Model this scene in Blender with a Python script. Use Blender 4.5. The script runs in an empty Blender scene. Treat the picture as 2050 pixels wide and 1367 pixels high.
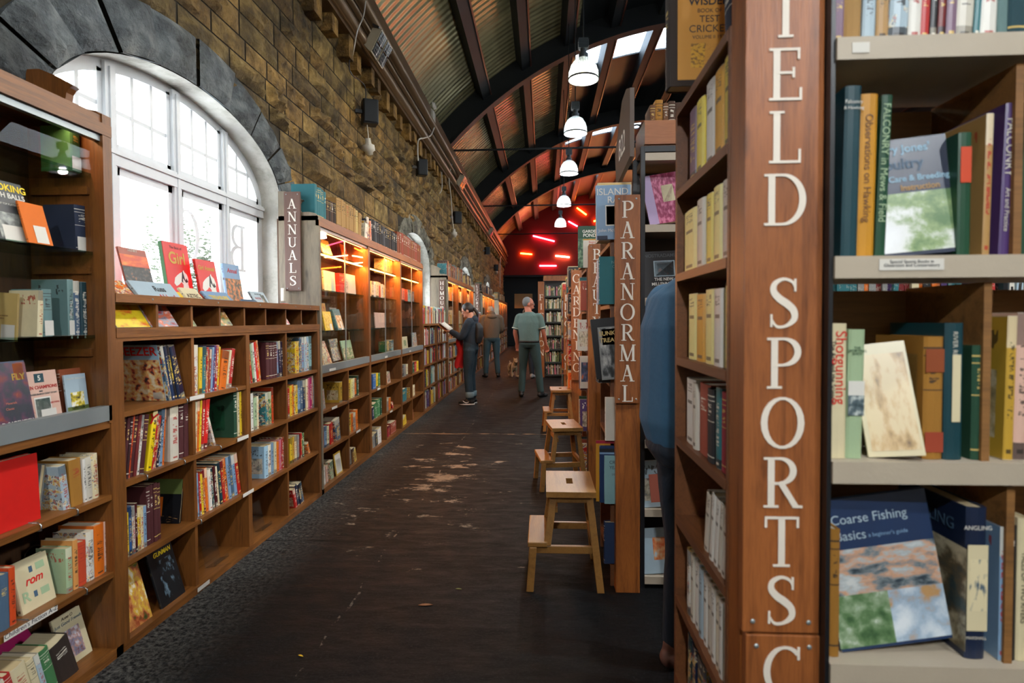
import bpy, math, random
from mathutils import Matrix, Vector
R = random.Random(7)
PI = math.pi
SC = bpy.context.scene
COL = SC.collection
# ------------------------------------------------------------------ camera model
F, CX, CY, EYE = 1150.0, 1025.0, 683.5, 1.35
PIT, ROLL, YAW = math.radians(1.6), -0.005, math.atan(63/1150)
def basis():
    cy, sy, cp, sp = math.cos(YAW), math.sin(YAW), math.cos(PIT), math.sin(PIT)
    fw = Vector((-sy*cp, cy*cp, -sp)); rt = Vector((cy, sy, 0)); up = Vector((-sy*sp, cy*sp, cp))
    c, s = math.cos(ROLL), math.sin(ROLL)
    return fw, rt*c+up*s, up*c-rt*s
FW, RT, UP = basis()
def pj(x, y, z):
    d = Vector((x, y, z-EYE)); c = d.dot(FW)
    return CX+SX+F*d.dot(RT)/c, CY+SY-F*d.dot(UP)/c
SX = SY = 0.0
_v = pj(0, 1e6, EYE); SX, SY = 1088-_v[0], 640-_v[1]
def ray(u, v): return FW+RT*((u-CX-SX)/F)-UP*((v-CY-SY)/F)
def onX(u, v, x):
    r = ray(u, v); t = x/r.x; return Vector((x, t*r.y, EYE+t*r.z))
def onY(u, v, y):
    r = ray(u, v); t = y/r.y; return Vector((t*r.x, y, EYE+t*r.z))
def onZ(u, v, z):
    r = ray(u, v); t = (z-EYE)/r.z; return Vector((t*r.x, t*r.y, z))
def Yat(u, x, z):                    # distance along the aisle where the line (x, ., z) crosses column u
    v = 640.0
    for _ in range(6):
        p = onX(u, v, x); v = pj(x, max(p.y, .2), z)[1]
    return onX(u, v, x).y
def Xat(u, y, z):
    v = 640.0
    for _ in range(4):
        p = onY(u, v, y); v = pj(p.x, y, z)[1]
    return onY(u, v, y).x
# ------------------------------------------------------------------ colours
def lin(h):
    o = []
    for i in (0, 2, 4):
        c = int(h[i:i+2], 16)/255; o.append(c/12.92 if c < .04045 else ((c+.055)/1.055)**2.4)
    return (o[0], o[1], o[2], 1)
HEX = dict(red='b3201c', brightred='d8211b', crimson='9c1535', magenta='b31d63', maroon='4a1218', dkmaroon='380e14', dkred='6e1717',
 orange='e0701a', vermilion='c9431c', orangered='cf4a1e', brick='9c4028', rust='8c4420', salmon='c9705c', apricot='dd9a55', pinkcream='dcb3a0',
 pink='c86f84', yellow='e3bf2c', brightyellow='f0cf10', gold='c29a34', mustard='c98d28', ochre='a87424', tan='b08850', buff='cbae6c', cream='dccfa8',
 paper='e4dcc4', white='dedbd2', offwhite='cfc9ba', grey='8b8c88', dkgrey='45474a', greyteal='6e8d8c', teal='2b7077', dkteal='0f3d46',
 ltteal='86aeb0', green='3f7a48', dkgreen='17472f', ltgreen='a5bd96', paleyellow='e4d987', navy='16243f', dkblue='1c3358', blue='2f5f9a',
 ltblue='7f9fbe', skyblue='9cc0d6', slate='46617a', paleblue='a9bdc8', purple='4b3369', dkpurple='251a38', mauve='7b5f74', lilac='a892b6',
 brown='4a3020', dkbrown='281a12', black='15161a', midbrown='6b4527', tartan='e0c020', olive='5d6a35', butter='ebe08e', lemon='e8d24c', amber='dca21e')
NAMES = dict(brightred='bright red', dkmaroon='dark maroon', dkred='dark red', orangered='orange red', pinkcream='pinkish cream',
 brightyellow='bright yellow', paper='ivory', offwhite='off-white', dkgrey='charcoal', greyteal='grey teal', dkteal='dark teal', ltteal='pale teal',
 dkgreen='dark green', ltgreen='pale green', paleyellow='pale yellow', navy='navy', dkblue='dark blue', ltblue='light blue', skyblue='sky blue',
 paleblue='pale blue', dkpurple='dark purple', dkbrown='dark brown', midbrown='brown', tartan='yellow and black tartan', brown='deep brown')
# ------------------------------------------------------------------ mesh builder
class MB:
    def __init__(s): s.v, s.f, s.m, s.uv, s.c = [], [], [], [], []
    def add(s, vs, fs, m=0, uv=None, c=None):
        b = len(s.v); s.v += [tuple(p) for p in vs]
        for i, f in enumerate(fs):
            s.f.append(tuple(b+k for k in f)); s.m.append(m); s.uv.append(uv[i] if uv else None); s.c.append(c)
    def box(s, x0, x1, y0, y1, z0, z1, m=0, c=None, M=None):
        vs = [Vector((x, y, z)) for z in (z0, z1) for y in (y0, y1) for x in (x0, x1)]
        if M: vs = [M@p for p in vs]
        s.add(vs, [(0, 2, 3, 1), (4, 5, 7, 6), (0, 1, 5, 4), (2, 6, 7, 3), (0, 4, 6, 2), (1, 3, 7, 5)], m, None, c); return s
    def prism(s, poly, ax, a0, a1, m=0, c=None):      # poly: 2-D points of the two other axes in order
        def mk(p, a): return {'x': (a, p[0], p[1]), 'y': (p[0], a, p[1]), 'z': (p[0], p[1], a)}[ax]
        n = len(poly); vs = [mk(p, a0) for p in poly]+[mk(p, a1) for p in poly]
        s.add(vs, [tuple(range(n))[::-1], tuple(range(n, 2*n))]+[(i, (i+1) % n, n+(i+1) % n, n+i) for i in range(n)], m, None, c); return s
    def tube(s, pts, r, n=8, m=0, rs=None, cap=True):
        pts = [Vector(p) for p in pts]; vs = []; prev = None
        for i, p in enumerate(pts):
            t = (pts[min(i+1, len(pts)-1)]-pts[max(i-1, 0)]).normalized()
            a = t.orthogonal().normalized() if prev is None else (prev-t*prev.dot(t)).normalized()
            prev = a; b = t.cross(a); rr = rs[i] if rs else r
            for k in range(n):
                w = 2*PI*k/n; vs.append(p+a*(rr*math.cos(w))+b*(rr*math.sin(w)))
        fs = [(i*n+k, i*n+(k+1) % n, (i+1)*n+(k+1) % n, (i+1)*n+k) for i in range(len(pts)-1) for k in range(n)]
        if cap: fs += [tuple(range(n))[::-1], tuple(range((len(pts)-1)*n, len(pts)*n))]
        s.add(vs, fs, m); return s
    def lathe(s, prof, n=24, m=0, o=(0, 0, 0)):
        vs = [(o[0]+r*math.cos(2*PI*k/n), o[1]+r*math.sin(2*PI*k/n), o[2]+z) for r, z in prof for k in range(n)]
        s.add(vs, [(i*n+k, i*n+(k+1) % n, (i+1)*n+(k+1) % n, (i+1)*n+k) for i in range(len(prof)-1) for k in range(n)], m); return s
    def loft(s, secs, n=16, m=0):       # secs: (centre, rx, ry[, axis]) rings stacked, closed at both ends
        vs = []; P = [Vector(q[0]) for q in secs]
        for i, q in enumerate(secs):
            t = (P[min(i+1, len(P)-1)]-P[max(i-1, 0)]).normalized()
            X = Vector((1, 0, 0)) if len(q) < 4 else Vector(q[3]); X = (X-t*X.dot(t)).normalized(); Yv = t.cross(X)
            for k in range(n):
                w = 2*PI*k/n; vs.append(P[i]+X*(q[1]*math.cos(w))+Yv*(q[2]*math.sin(w)))
        fs = [(i*n+k, i*n+(k+1) % n, (i+1)*n+(k+1) % n, (i+1)*n+k) for i in range(len(P)-1) for k in range(n)]
        fs += [tuple(range(n))[::-1], tuple(range((len(P)-1)*n, len(P)*n))]
        s.add(vs, fs, m); return s
    def ob(s, name, mats, parent=None, smooth=False, loc=None, M=None, bev=0):
        me = bpy.data.meshes.new(name); me.from_pydata(s.v, [], s.f)
        for mt in (mats if isinstance(mats, (list, tuple)) else [mats]): me.materials.append(mt)
        me.polygons.foreach_set('material_index', s.m)
        if smooth: me.polygons.foreach_set('use_smooth', [True]*len(s.f))
        if any(u is not None for u in s.uv):
            L = me.uv_layers.new(name='UVMap'); k = 0
            for i, f in enumerate(s.f):
                u = s.uv[i]
                for j in range(len(f)): L.data[k].uv = u[j] if u else (0.5, 0.5); k += 1
        if any(c is not None for c in s.c):
            A = me.color_attributes.new('Col', 'FLOAT_COLOR', 'CORNER'); k = 0; buf = []
            for i, f in enumerate(s.f): buf += list(s.c[i] or (1, 1, 1, 1))*len(f)
            A.data.foreach_set('color', buf)
        me.update()
        o = bpy.data.objects.new(name, me); COL.objects.link(o)
        if parent is not None: o.parent = parent
        if loc is not None: o.location = loc
        if M is not None: o.matrix_basis = M
        if bev:
            b = o.modifiers.new('b', 'BEVEL'); b.width = bev; b.segments = 2; b.limit_method = 'ANGLE'
        return o
def tag(o, label=None, cat=None, group=None, kind=None):
    for k, v in (('label', label), ('category', cat), ('group', group), ('kind', kind)):
        if v: o[k] = v
    return o
def empty(name, loc=(0, 0, 0), rz=0, M=None):
    o = bpy.data.objects.new(name, None); o.empty_display_size = .05; COL.objects.link(o)
    o.location = loc; o.rotation_euler = (0, 0, rz)
    if M is not None: o.matrix_basis = M
    return o
def copy_tree(o, parent=None):
    c = o.copy(); COL.objects.link(c)
    if parent: c.parent = parent
    for ch in list(o.children): copy_tree(ch, c)
    return c
def RzM(a): return Matrix.Rotation(a, 4, 'Z')
def RyM(a): return Matrix.Rotation(a, 4, 'Y')
def RxM(a): return Matrix.Rotation(a, 4, 'X')
T = Matrix.Translation
# ------------------------------------------------------------------ materials
MATS = {}
class NT:
    def __init__(s, name):
        s.m = bpy.data.materials.new(name); s.m.use_nodes = True; s.t = s.m.node_tree; s.t.nodes.clear()
        s.out = s.n('ShaderNodeOutputMaterial'); s.b = None
    def n(s, t, **k):
        x = s.t.nodes.new(t)
        for a, v in k.items():
            if a in x.bl_rna.properties.keys(): setattr(x, a, v)
        return x
    def l(s, a, b): s.t.links.new(a, b); return b
    def bsdf(s, **k):
        s.b = s.n('ShaderNodeBsdfPrincipled')
        for a, v in k.items(): s.b.inputs[a.replace('_', ' ')].default_value = v
        s.l(s.b.outputs[0], s.out.inputs[0]); return s.b
    def val(s, sock, v):
        if isinstance(v, (int, float)): sock.default_value = v
        elif isinstance(v, tuple): sock.default_value = v
        else: s.l(v, sock)
    def math(s, op, a, b=None, c=None, clamp=False):
        x = s.n('ShaderNodeMath'); x.operation = op; x.use_clamp = clamp
        s.val(x.inputs[0], a)
        if b is not None: s.val(x.inputs[1], b)
        if c is not None: s.val(x.inputs[2], c)
        return x.outputs[0]
    def coord(s, kind='Object'): return s.n('ShaderNodeTexCoord').outputs[kind]
    def pos(s): return s.n('ShaderNodeNewGeometry').outputs['Position']
    def map(s, vec, sc=(1, 1, 1), loc=(0, 0, 0)):
        x = s.n('ShaderNodeMapping'); s.l(vec, x.inputs[0]); s.val(x.inputs['Scale'], sc); s.val(x.inputs['Location'], loc); return x.outputs[0]
    def noise(s, vec, scale=5, det=3, rough=.5, dist=0, fac=True):
        x = s.n('ShaderNodeTexNoise'); s.l(vec, x.inputs['Vector']); x.inputs['Scale'].default_value = scale
        x.inputs['Detail'].default_value = det; x.inputs['Roughness'].default_value = rough; x.inputs['Distortion'].default_value = dist
        return x.outputs['Fac' if fac else 'Color']
    def vor(s, vec, scale=5, out='Color', feat='F1'):
        x = s.n('ShaderNodeTexVoronoi'); x.feature = feat; s.l(vec, x.inputs['Vector']); x.inputs['Scale'].default_value = scale; return x.outputs[out]
    def ramp(s, fac, stops, const=False):
        x = s.n('ShaderNodeValToRGB'); e = x.color_ramp.elements
        if const: x.color_ramp.interpolation = 'CONSTANT'
        while len(e) < len(stops): e.new(.5)
        for i, (p, c) in enumerate(stops):
            e[i].position = p; e[i].color = lin(c) if isinstance(c, str) else c
        s.val(x.inputs[0], fac); return x.outputs[0]
    def mix(s, f, a, b, typ='MIX'):
        x = s.n('ShaderNodeMix'); x.data_type = 'RGBA'; x.blend_type = typ
        s.val(x.inputs[0], f)
        for i, q in ((6, a), (7, b)):
            if isinstance(q, str): q = lin(q)
            s.val(x.inputs[i], q)
        return x.outputs[2]
    def bump(s, h, dist=.002, st=1.0):
        x = s.n('ShaderNodeBump'); s.l(h, x.inputs['Height']); x.inputs['Distance'].default_value = dist; x.inputs['Strength'].default_value = st
        s.l(x.outputs[0], s.b.inputs['Normal']); return x
    def base(s, c): s.val(s.b.inputs['Base Color'], lin(c) if isinstance(c, str) else c)
def plain(name, c, rough=.6, metal=0, bump=0, spec=.5):
    if name in MATS: return MATS[name]
    t = NT(name); t.bsdf(Roughness=rough, Metallic=metal); t.b.inputs['Specular IOR Level'].default_value = spec
    v = t.coord(); n = t.noise(v, 14, 4)
    t.base(t.mix(t.math('MULTIPLY', n, .35), c, tuple(x*.6 for x in lin(c)[:3])+(1,)))
    if bump: t.bump(t.noise(v, 90, 3), bump)
    MATS[name] = t.m; return t.m
def emit(name, c, st):
    t = NT(name); e = t.n('ShaderNodeEmission'); e.inputs[0].default_value = lin(c); e.inputs[1].default_value = st
    t.l(e.outputs[0], t.out.inputs[0]); return t.m
def wood(name, c1, c2, axis='Y', rough=.45, fine=1.0, knots=False):
    if name in MATS: return MATS[name]
    t = NT(name); t.bsdf(Roughness=rough)
    g = {'X': (.7, 9, 9), 'Y': (9, .7, 9), 'Z': (9, 9, .7)}[axis]
    v = t.map(t.pos(), tuple(x*fine for x in g))
    n = t.noise(v, 2.2, 5, .6, 1.2); n2 = t.noise(t.map(t.pos(), tuple(x*fine*9 for x in g)), 2.5, 3)
    f = t.math('ADD', t.math('MULTIPLY', n, .8), t.math('MULTIPLY', n2, .3))
    c = t.ramp(f, [(.25, c2), (.5, c1), (.8, c2)])
    w = t.noise(t.pos(), 1.7, 3); c = t.mix(t.ramp(w, [(.35, (0, 0, 0, 1)), (.7, (.5, .5, .5, 1))]), c, c2)
    if knots:
        d = t.vor(t.map(t.pos(), (7, 7, 3.0)), 1.0, 'Distance')
        k = t.ramp(d, [(.03, (1, 1, 1, 1)), (.13, (0, 0, 0, 1))]); c = t.mix(t.math('MULTIPLY', k, .75), c, tuple(x*.25 for x in lin(c2)[:3])+(1,))
    t.base(c); t.bump(n2, .0008, .6); MATS[name] = t.m; return t.m
CASEW = wood('dark_stained_pine', '8a5624', '4c2a0e', 'Y', .42)
CASEV = wood('dark_stained_pine_upright', '865222', '44260d', 'Z', .42)
BACKW = wood('shade_darkened_back_wood', '553517', '2c1a0b', 'Z', .6)  # back wood darkened to deepen the shade inside the shelves
GREYW = wood('weathered_board', '8e8069', '4d463c', 'Z', .6, knots=True)
POSTW = wood('varnished_post_wood', 'a8622a', '5f3012', 'Z', .42, 1.6, knots=True)
POSTB = wood('varnished_sign_board_wood', 'a36030', '5c3016', 'Z', .42, 1.5, knots=True)
SIDEW = wood('side_shelf_wood', '7a4b2a', '4d2c17', 'Y', .45)
STOOLW = wood('stool_birch', '9a6e36', '69461e', 'Y', .4, .8)
BLOND = wood('plain_pine_board', 'a0703c', '7d5128', 'Z', .5)
MATS['_'] = None
BLACKM = plain('black_painted_steel', '14161a', .4)
GREYP = plain('worn_grey_shelf_paint', 'b5a894', .5, 0, .0006)
ALU = plain('grey_sliding_track', '9aa2a2', .35, .5)
WIRE = plain('chromed_wire', '9a9a98', .25, .9)
WHITEP = plain('white_window_paint', 'd9dde0', .45)
SIGNP = plain('cream_sign_paint', 'e9dfd0', .5)
PAPER = plain('price_slip_paper', 'd9d5cb', .7)
BLKPL = plain('black_plastic', '16181b', .35)
WHTPL = plain('white_plastic', 'cfcabd', .4)
DKW = plain('sooty_iron', '090f12', .6, 0, .001)
PAGES = None
def mk_pages():
    t = NT('page_edges'); t.bsdf(Roughness=.8)
    o = t.n('ShaderNodeObjectInfo').outputs['Random']
    c = t.ramp(o, [(0, 'd8c9a4'), (.5, 'c9b182'), (1, 'e3dcc8')])
    n = t.noise(t.map(t.coord(), (900, 6, 6)), 1, 1); t.base(t.mix(t.math('MULTIPLY', n, .4), c, '8e7a55')); return t.m
PAGES = mk_pages()
def glass_mat(name, tint=(1, 1, 1, 1), fac=.06, rough=.0):
    t = NT(name); tr = t.n('ShaderNodeBsdfTransparent'); tr.inputs[0].default_value = tint
    g = t.n('ShaderNodeBsdfGlossy'); g.inputs['Roughness'].default_value = rough
    lw = t.n('ShaderNodeLayerWeight'); lw.inputs[0].default_value = .5
    mx = t.n('ShaderNodeMixShader'); t.l(t.math('ADD', t.math('MULTIPLY', t.math('POWER', lw.outputs['Facing'], 5.0), .5), fac), mx.inputs[0])
    t.l(tr.outputs[0], mx.inputs[1]); t.l(g.outputs[0], mx.inputs[2]); t.l(mx.outputs[0], t.out.inputs[0]); return t.m
GLASS = glass_mat('clear_glass', fac=0.004)
ACRYL = glass_mat('clear_acrylic', (.93, .95, .96, 1), .06, .08)
# --- book covers: colour comes from the object, details from its own coordinates
def book_mats(style):
    out = []
    for part in ('spine', 'cover'):
        t = NT('book_%s_%s' % (part, style)); t.bsdf(Roughness={'cloth': .75, 'jacket': .38, 'comic': .3, 'old': .8, 'almanack': .5}[style])
        oi = t.n('ShaderNodeObjectInfo'); rnd = oi.outputs['Random']; base = oi.outputs['Color']
        uv = t.n('ShaderNodeUVMap').outputs[0]; sp = t.n('ShaderNodeSeparateXYZ'); t.l(uv, sp.inputs[0]); u, v = sp.outputs[0], sp.outputs[1]
        off = t.n('ShaderNodeCombineXYZ'); t.l(t.math('MULTIPLY', rnd, 91.7), off.inputs[2])
        vo = t.n('ShaderNodeVectorMath'); vo.operation = 'ADD'; t.l(uv, vo.inputs[0]); t.l(off.outputs[0], vo.inputs[1]); vv = vo.outputs[0]
        bw = t.n('ShaderNodeRGBToBW'); t.l(base, bw.inputs[0]); lum = bw.outputs[0]
        fr = lambda k: t.math('FRACT', t.math('MULTIPLY', rnd, k))
        def band(x, a, b): return t.math('MULTIPLY', t.math('GREATER_THAN', x, a), t.math('LESS_THAN', x, b))
        worn = t.noise(t.map(vv, (3, 3, 3)), 2.5, 5, .65); c = t.mix(t.math('MULTIPLY', worn, .35), base, t.mix(.5, base, '2a2622'))
        ink = t.mix(t.math('GREATER_THAN', lum, .16), t.mix(t.math('GREATER_THAN', fr(7.3), .5), 'd8b968', 'e2dccb'), t.mix(t.math('GREATER_THAN', fr(5.9), .6), '2a2420', 'a3261c'))
        hue = t.n('ShaderNodeHueSaturation'); t.l(t.math('ADD', .5, t.math('MULTIPLY', t.math('SUBTRACT', fr(17.1), .5), .7)), hue.inputs['Hue']); hue.inputs['Value'].default_value = .9; t.l(base, hue.inputs['Color'])
        alt = t.mix(t.math('GREATER_THAN', fr(11.9), .5), t.mix(.65, base, '1a1c22'), t.mix(.6, base, 'e0d6bc'))
        if style == 'comic':
            cc = t.vor(t.map(vv, (3, 9, 3)) if part == 'spine' else t.map(vv, (6, 8, 6)), 1.0)
            blobs = t.ramp(t.noise(t.map(vv, (2, 7, 3)) if part == 'spine' else t.map(vv, (4, 5, 4)), 1.6, 3, .6), [(.0, 'b23a22'), (.36, 'd9b23a'), (.44, 'dcd6c4'), (.52, '2f4654'), (.58, 'c8581f'), (.66, '6f9aa8')], True)
            c = t.mix(t.math('MULTIPLY', .8 if part == 'cover' else .7, t.math('GREATER_THAN', t.noise(t.map(vv, (2, 5, 3)), 1.3, 2), .52 if part == 'spine' else .45)), c, blobs)
        if part == 'spine':
            inu = t.math('LESS_THAN', t.math('ABSOLUTE', t.math('SUBTRACT', u, .5)), .25)
            rng = band(v, .28, .82) if style != 'almanack' else band(v, .78, .93)
            tx = t.math('GREATER_THAN', t.noise(t.map(vv, (1.2, 34, 1)) if style != 'almanack' else t.map(vv, (3.4, 60, 1)), 1.0, 2, .7), .535)
            m = t.math('MULTIPLY', t.math('MULTIPLY', tx, inu), rng)
            if style in ('cloth', 'old'):
                m = t.math('MULTIPLY', m, band(v, .62, .8))
                bb = t.math('ADD', t.math('ADD', band(v, .9, .915), band(v, .08, .095)), t.math('ADD', band(v, .84, .85), band(v, .56, .57)), clamp=True)
                m = t.math('MAXIMUM', m, t.math('MULTIPLY', bb, t.math('GREATER_THAN', fr(13.7), .35)))
            elif style == 'almanack':
                m = t.math('MAXIMUM', m, t.math('MULTIPLY', inu, band(v, .62, .67))); m = t.math('MAXIMUM', m, t.math('MULTIPLY', t.math('MULTIPLY', inu, band(v, .05, .1)), 1.0)); ink = '4a4030'
            else:
                c = t.mix(t.math('MULTIPLY', t.math('GREATER_THAN', v, .78), t.math('GREATER_THAN', fr(29.3), .6)), c, alt)
                c = t.mix(t.math('MULTIPLY', t.math('LESS_THAN', v, .12), t.math('GREATER_THAN', fr(31.3), .6)), c, t.mix(.6, alt, '1c1c20'))
                m = t.math('MAXIMUM', m, t.math('MULTIPLY', inu, band(v, .045, .075)))
            c = t.mix(t.math('MULTIPLY', m, .85), c, ink)
        else:
            inn = t.math('MULTIPLY', band(u, .12, .88), band(v, .14, .62))
            if style == 'jacket':
                pic = t.ramp(t.noise(t.map(vv, (3, 4, 3)), 1.5, 4, .6), [(.3, '3a4a50'), (.45, 'a59470'), (.55, 'd4c8ac'), (.65, '7a4a34')])
                c = t.mix(t.math('MULTIPLY', t.math('MULTIPLY', inn, t.math('GREATER_THAN', fr(3.7), .45)), .8), c, pic)
                ti = t.math('MULTIPLY', t.math('MULTIPLY', band(v, .7, .9), band(u, .12, .88)), t.math('GREATER_THAN', t.noise(t.map(vv, (14, 9, 1)), 1, 1), .56))
                c = t.mix(t.math('MULTIPLY', ti, .8), c, ink)
        if style in ('jacket', 'comic', 'almanack'):
            edge = t.math('GREATER_THAN', t.math('ABSOLUTE', t.math('SUBTRACT', v, .5)), .494); c = t.mix(t.math('MULTIPLY', edge, .5), c, 'cfc6b4')
        t.base(c)
        if style in ('cloth', 'old'): t.bump(t.noise(t.map(vv, (160, 260, 1)), 1, 1), .0004)
        out.append(t.m)
    return out
BM = {s: book_mats(s) for s in ('cloth', 'jacket', 'comic', 'old', 'almanack')}
def flat_mat():
    t = NT('printed_cover'); t.bsdf(Roughness=.35); oi = t.n('ShaderNodeObjectInfo'); n = t.noise(t.coord(), 20, 3)
    t.base(t.mix(t.math('MULTIPLY', n, .2), oi.outputs['Color'], (0.02, .02, .02, 1))); return t.m
FLAT = flat_mat(); BM['blank'] = [FLAT, FLAT]
def tartan_mat():
    t = NT('tartan_cover'); t.bsdf(Roughness=.4); uv = t.n('ShaderNodeUVMap').outputs[0]; sp = t.n('ShaderNodeSeparateXYZ'); t.l(uv, sp.inputs[0])
    def st(x, k, w): return t.math('LESS_THAN', t.math('FRACT', t.math('MULTIPLY', x, k)), w)
    m = t.math('ADD', t.math('ADD', st(sp.outputs[0], 2, .35), st(sp.outputs[1], 9, .35)), t.math('ADD', st(sp.outputs[1], 36, .2), st(sp.outputs[0], 6, .2)))
    t.base(t.mix(t.math('MULTIPLY', m, .42, clamp=True), 'e6c81c', '15120c')); return t.m
BM['tartan'] = [tartan_mat()]*2
def art(name, cols, scale=3.0, stretch=(1, 1, 1), rough=.35, det=3):
    if name in MATS: return MATS[name]
    cols = sorted(cols, key=lambda c: sum(lin(c)[:3]))
    t = NT(name); t.bsdf(Roughness=rough); v = t.map(t.coord('Generated'), stretch)
    n = t.noise(v, scale, 1, .5, .1); n2 = t.noise(v, scale*3.1, 5, .7, .2); k = len(cols)
    n = t.math('ADD', t.math('MULTIPLY', n, .7), t.math('MULTIPLY', n2, .3))
    t.base(t.ramp(n, [(.36+.30*i/max(1, k-1), c) for i, c in enumerate(cols)])); MATS[name] = t.m; return t.m
def book(w, d, h, col='grey', style='jacket', name='book', page=True, t=None, rnd=None):
    t = t or min(.003, w*.18); fl = w < .008; b = 0 if fl else min(.005, w*.14)
    out = [(0, d), (0, b), (w*.16, b*.3), (w*.5, 0), (w*.84, b*.3), (w, b), (w, d)] if not fl else [(0, d), (0, 0), (w, 0), (w, d)]
    inn = [(t, d), (t, b+t)]+([] if fl else [(w*.5, t)])+[(w-t, b+t), (w-t, d)]
    m = MB(); n = len(out); vs = [(x, y, 0) for x, y in out]+[(x, y, h) for x, y in out]
    for i in range(n-1):
        sp = 0 < i < n-2; (x0, y0), (x1, y1) = out[i], out[i+1]
        q = [(x0/w, 0), (x1/w, 0), (x1/w, 1), (x0/w, 1)] if sp else [(y0/d, 0), (y1/d, 0), (y1/d, 1), (y0/d, 1)]
        m.add([vs[i], vs[i+1], vs[n+i+1], vs[n+i]], [(0, 1, 2, 3)], 0 if sp else 1, [q])
    k = len(inn); vi = [(x, y, 0) for x, y in inn]+[(x, y, h) for x, y in inn]
    m.add(vi, [(i+1, i, k+i, k+i+1) for i in range(k-1)], 1)
    for z in (0, h):
        m.add([(x, y, z) for x, y in out]+[(x, y, z) for x, y in inn[::-1]], [tuple(range(n+k)) if z else tuple(range(n+k))[::-1]], 1)
    for (a, bb) in ((0, 0), (n-1, k-1)):
        p, q = out[a], inn[bb]; f = [(p[0], p[1], 0), (q[0], q[1], 0), (q[0], q[1], h), (p[0], p[1], h)]
        m.add(f if a else f[::-1], [(0, 1, 2, 3)], 1)
    o = m.ob(name, BM['tartan' if col == 'tartan' else style]); o.color = lin(HEX.get(col, col))
    if page: MB().box(t, w-t, b+t*.9, d-.003, .003, h-.003).ob('page_block', PAGES, o)
    return o
# ------------------------------------------------------------------ lettering
def cr(pts, k=6):
    o = []; P = [pts[0]]+list(pts)+[pts[-1]]
    for i in range(1, len(P)-2):
        for j in range(k):
            s = j/k; a, b, c, d = P[i-1], P[i], P[i+1], P[i+2]
            o.append(tuple(.5*((2*b[q])+(c[q]-a[q])*s+(2*a[q]-5*b[q]+4*c[q]-d[q])*s*s+(3*b[q]-a[q]-3*c[q]+d[q])*s**3) for q in range(3)))
    o.append(tuple(P[-2])); return o
TK, TN, SF = .135, .05, .045
def arc(cx, cy, rx, ry, a0, a1, tk=TK, tn=TN, n=22):
    o = []
    for i in range(n+1):
        a = math.radians(a0+(a1-a0)*i/n); o.append((cx+rx*math.cos(a), cy+ry*math.sin(a), tn+(tk-tn)*abs(math.cos(a))**1.3))
    return ('r', o)
def st(x): return ('q', x-TK/2, 0, x+TK/2, 0, x+TK/2, 1, x-TK/2, 1)
def sf(x, y, w=.3): return ('q', x-w/2, y, x+w/2, y, x+w/2, y+SF, x-w/2, y+SF) if y < .5 else ('q', x-w/2, y-SF, x+w/2, y-SF, x+w/2, y, x-w/2, y)
def dg(x0, y0, x1, y1, w): return ('q', x0-w/2, y0, x0+w/2, y0, x1+w/2, y1, x1-w/2, y1)
def hb(x0, x1, y, w=TN): return ('q', x0, y-w/2, x1, y-w/2, x1, y+w/2, x0, y+w/2)
def vt(x, y0, y1, w=.05): return ('q', x-w/2, y0, x+w/2, y0, x+w/2, y1, x-w/2, y1)
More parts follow.
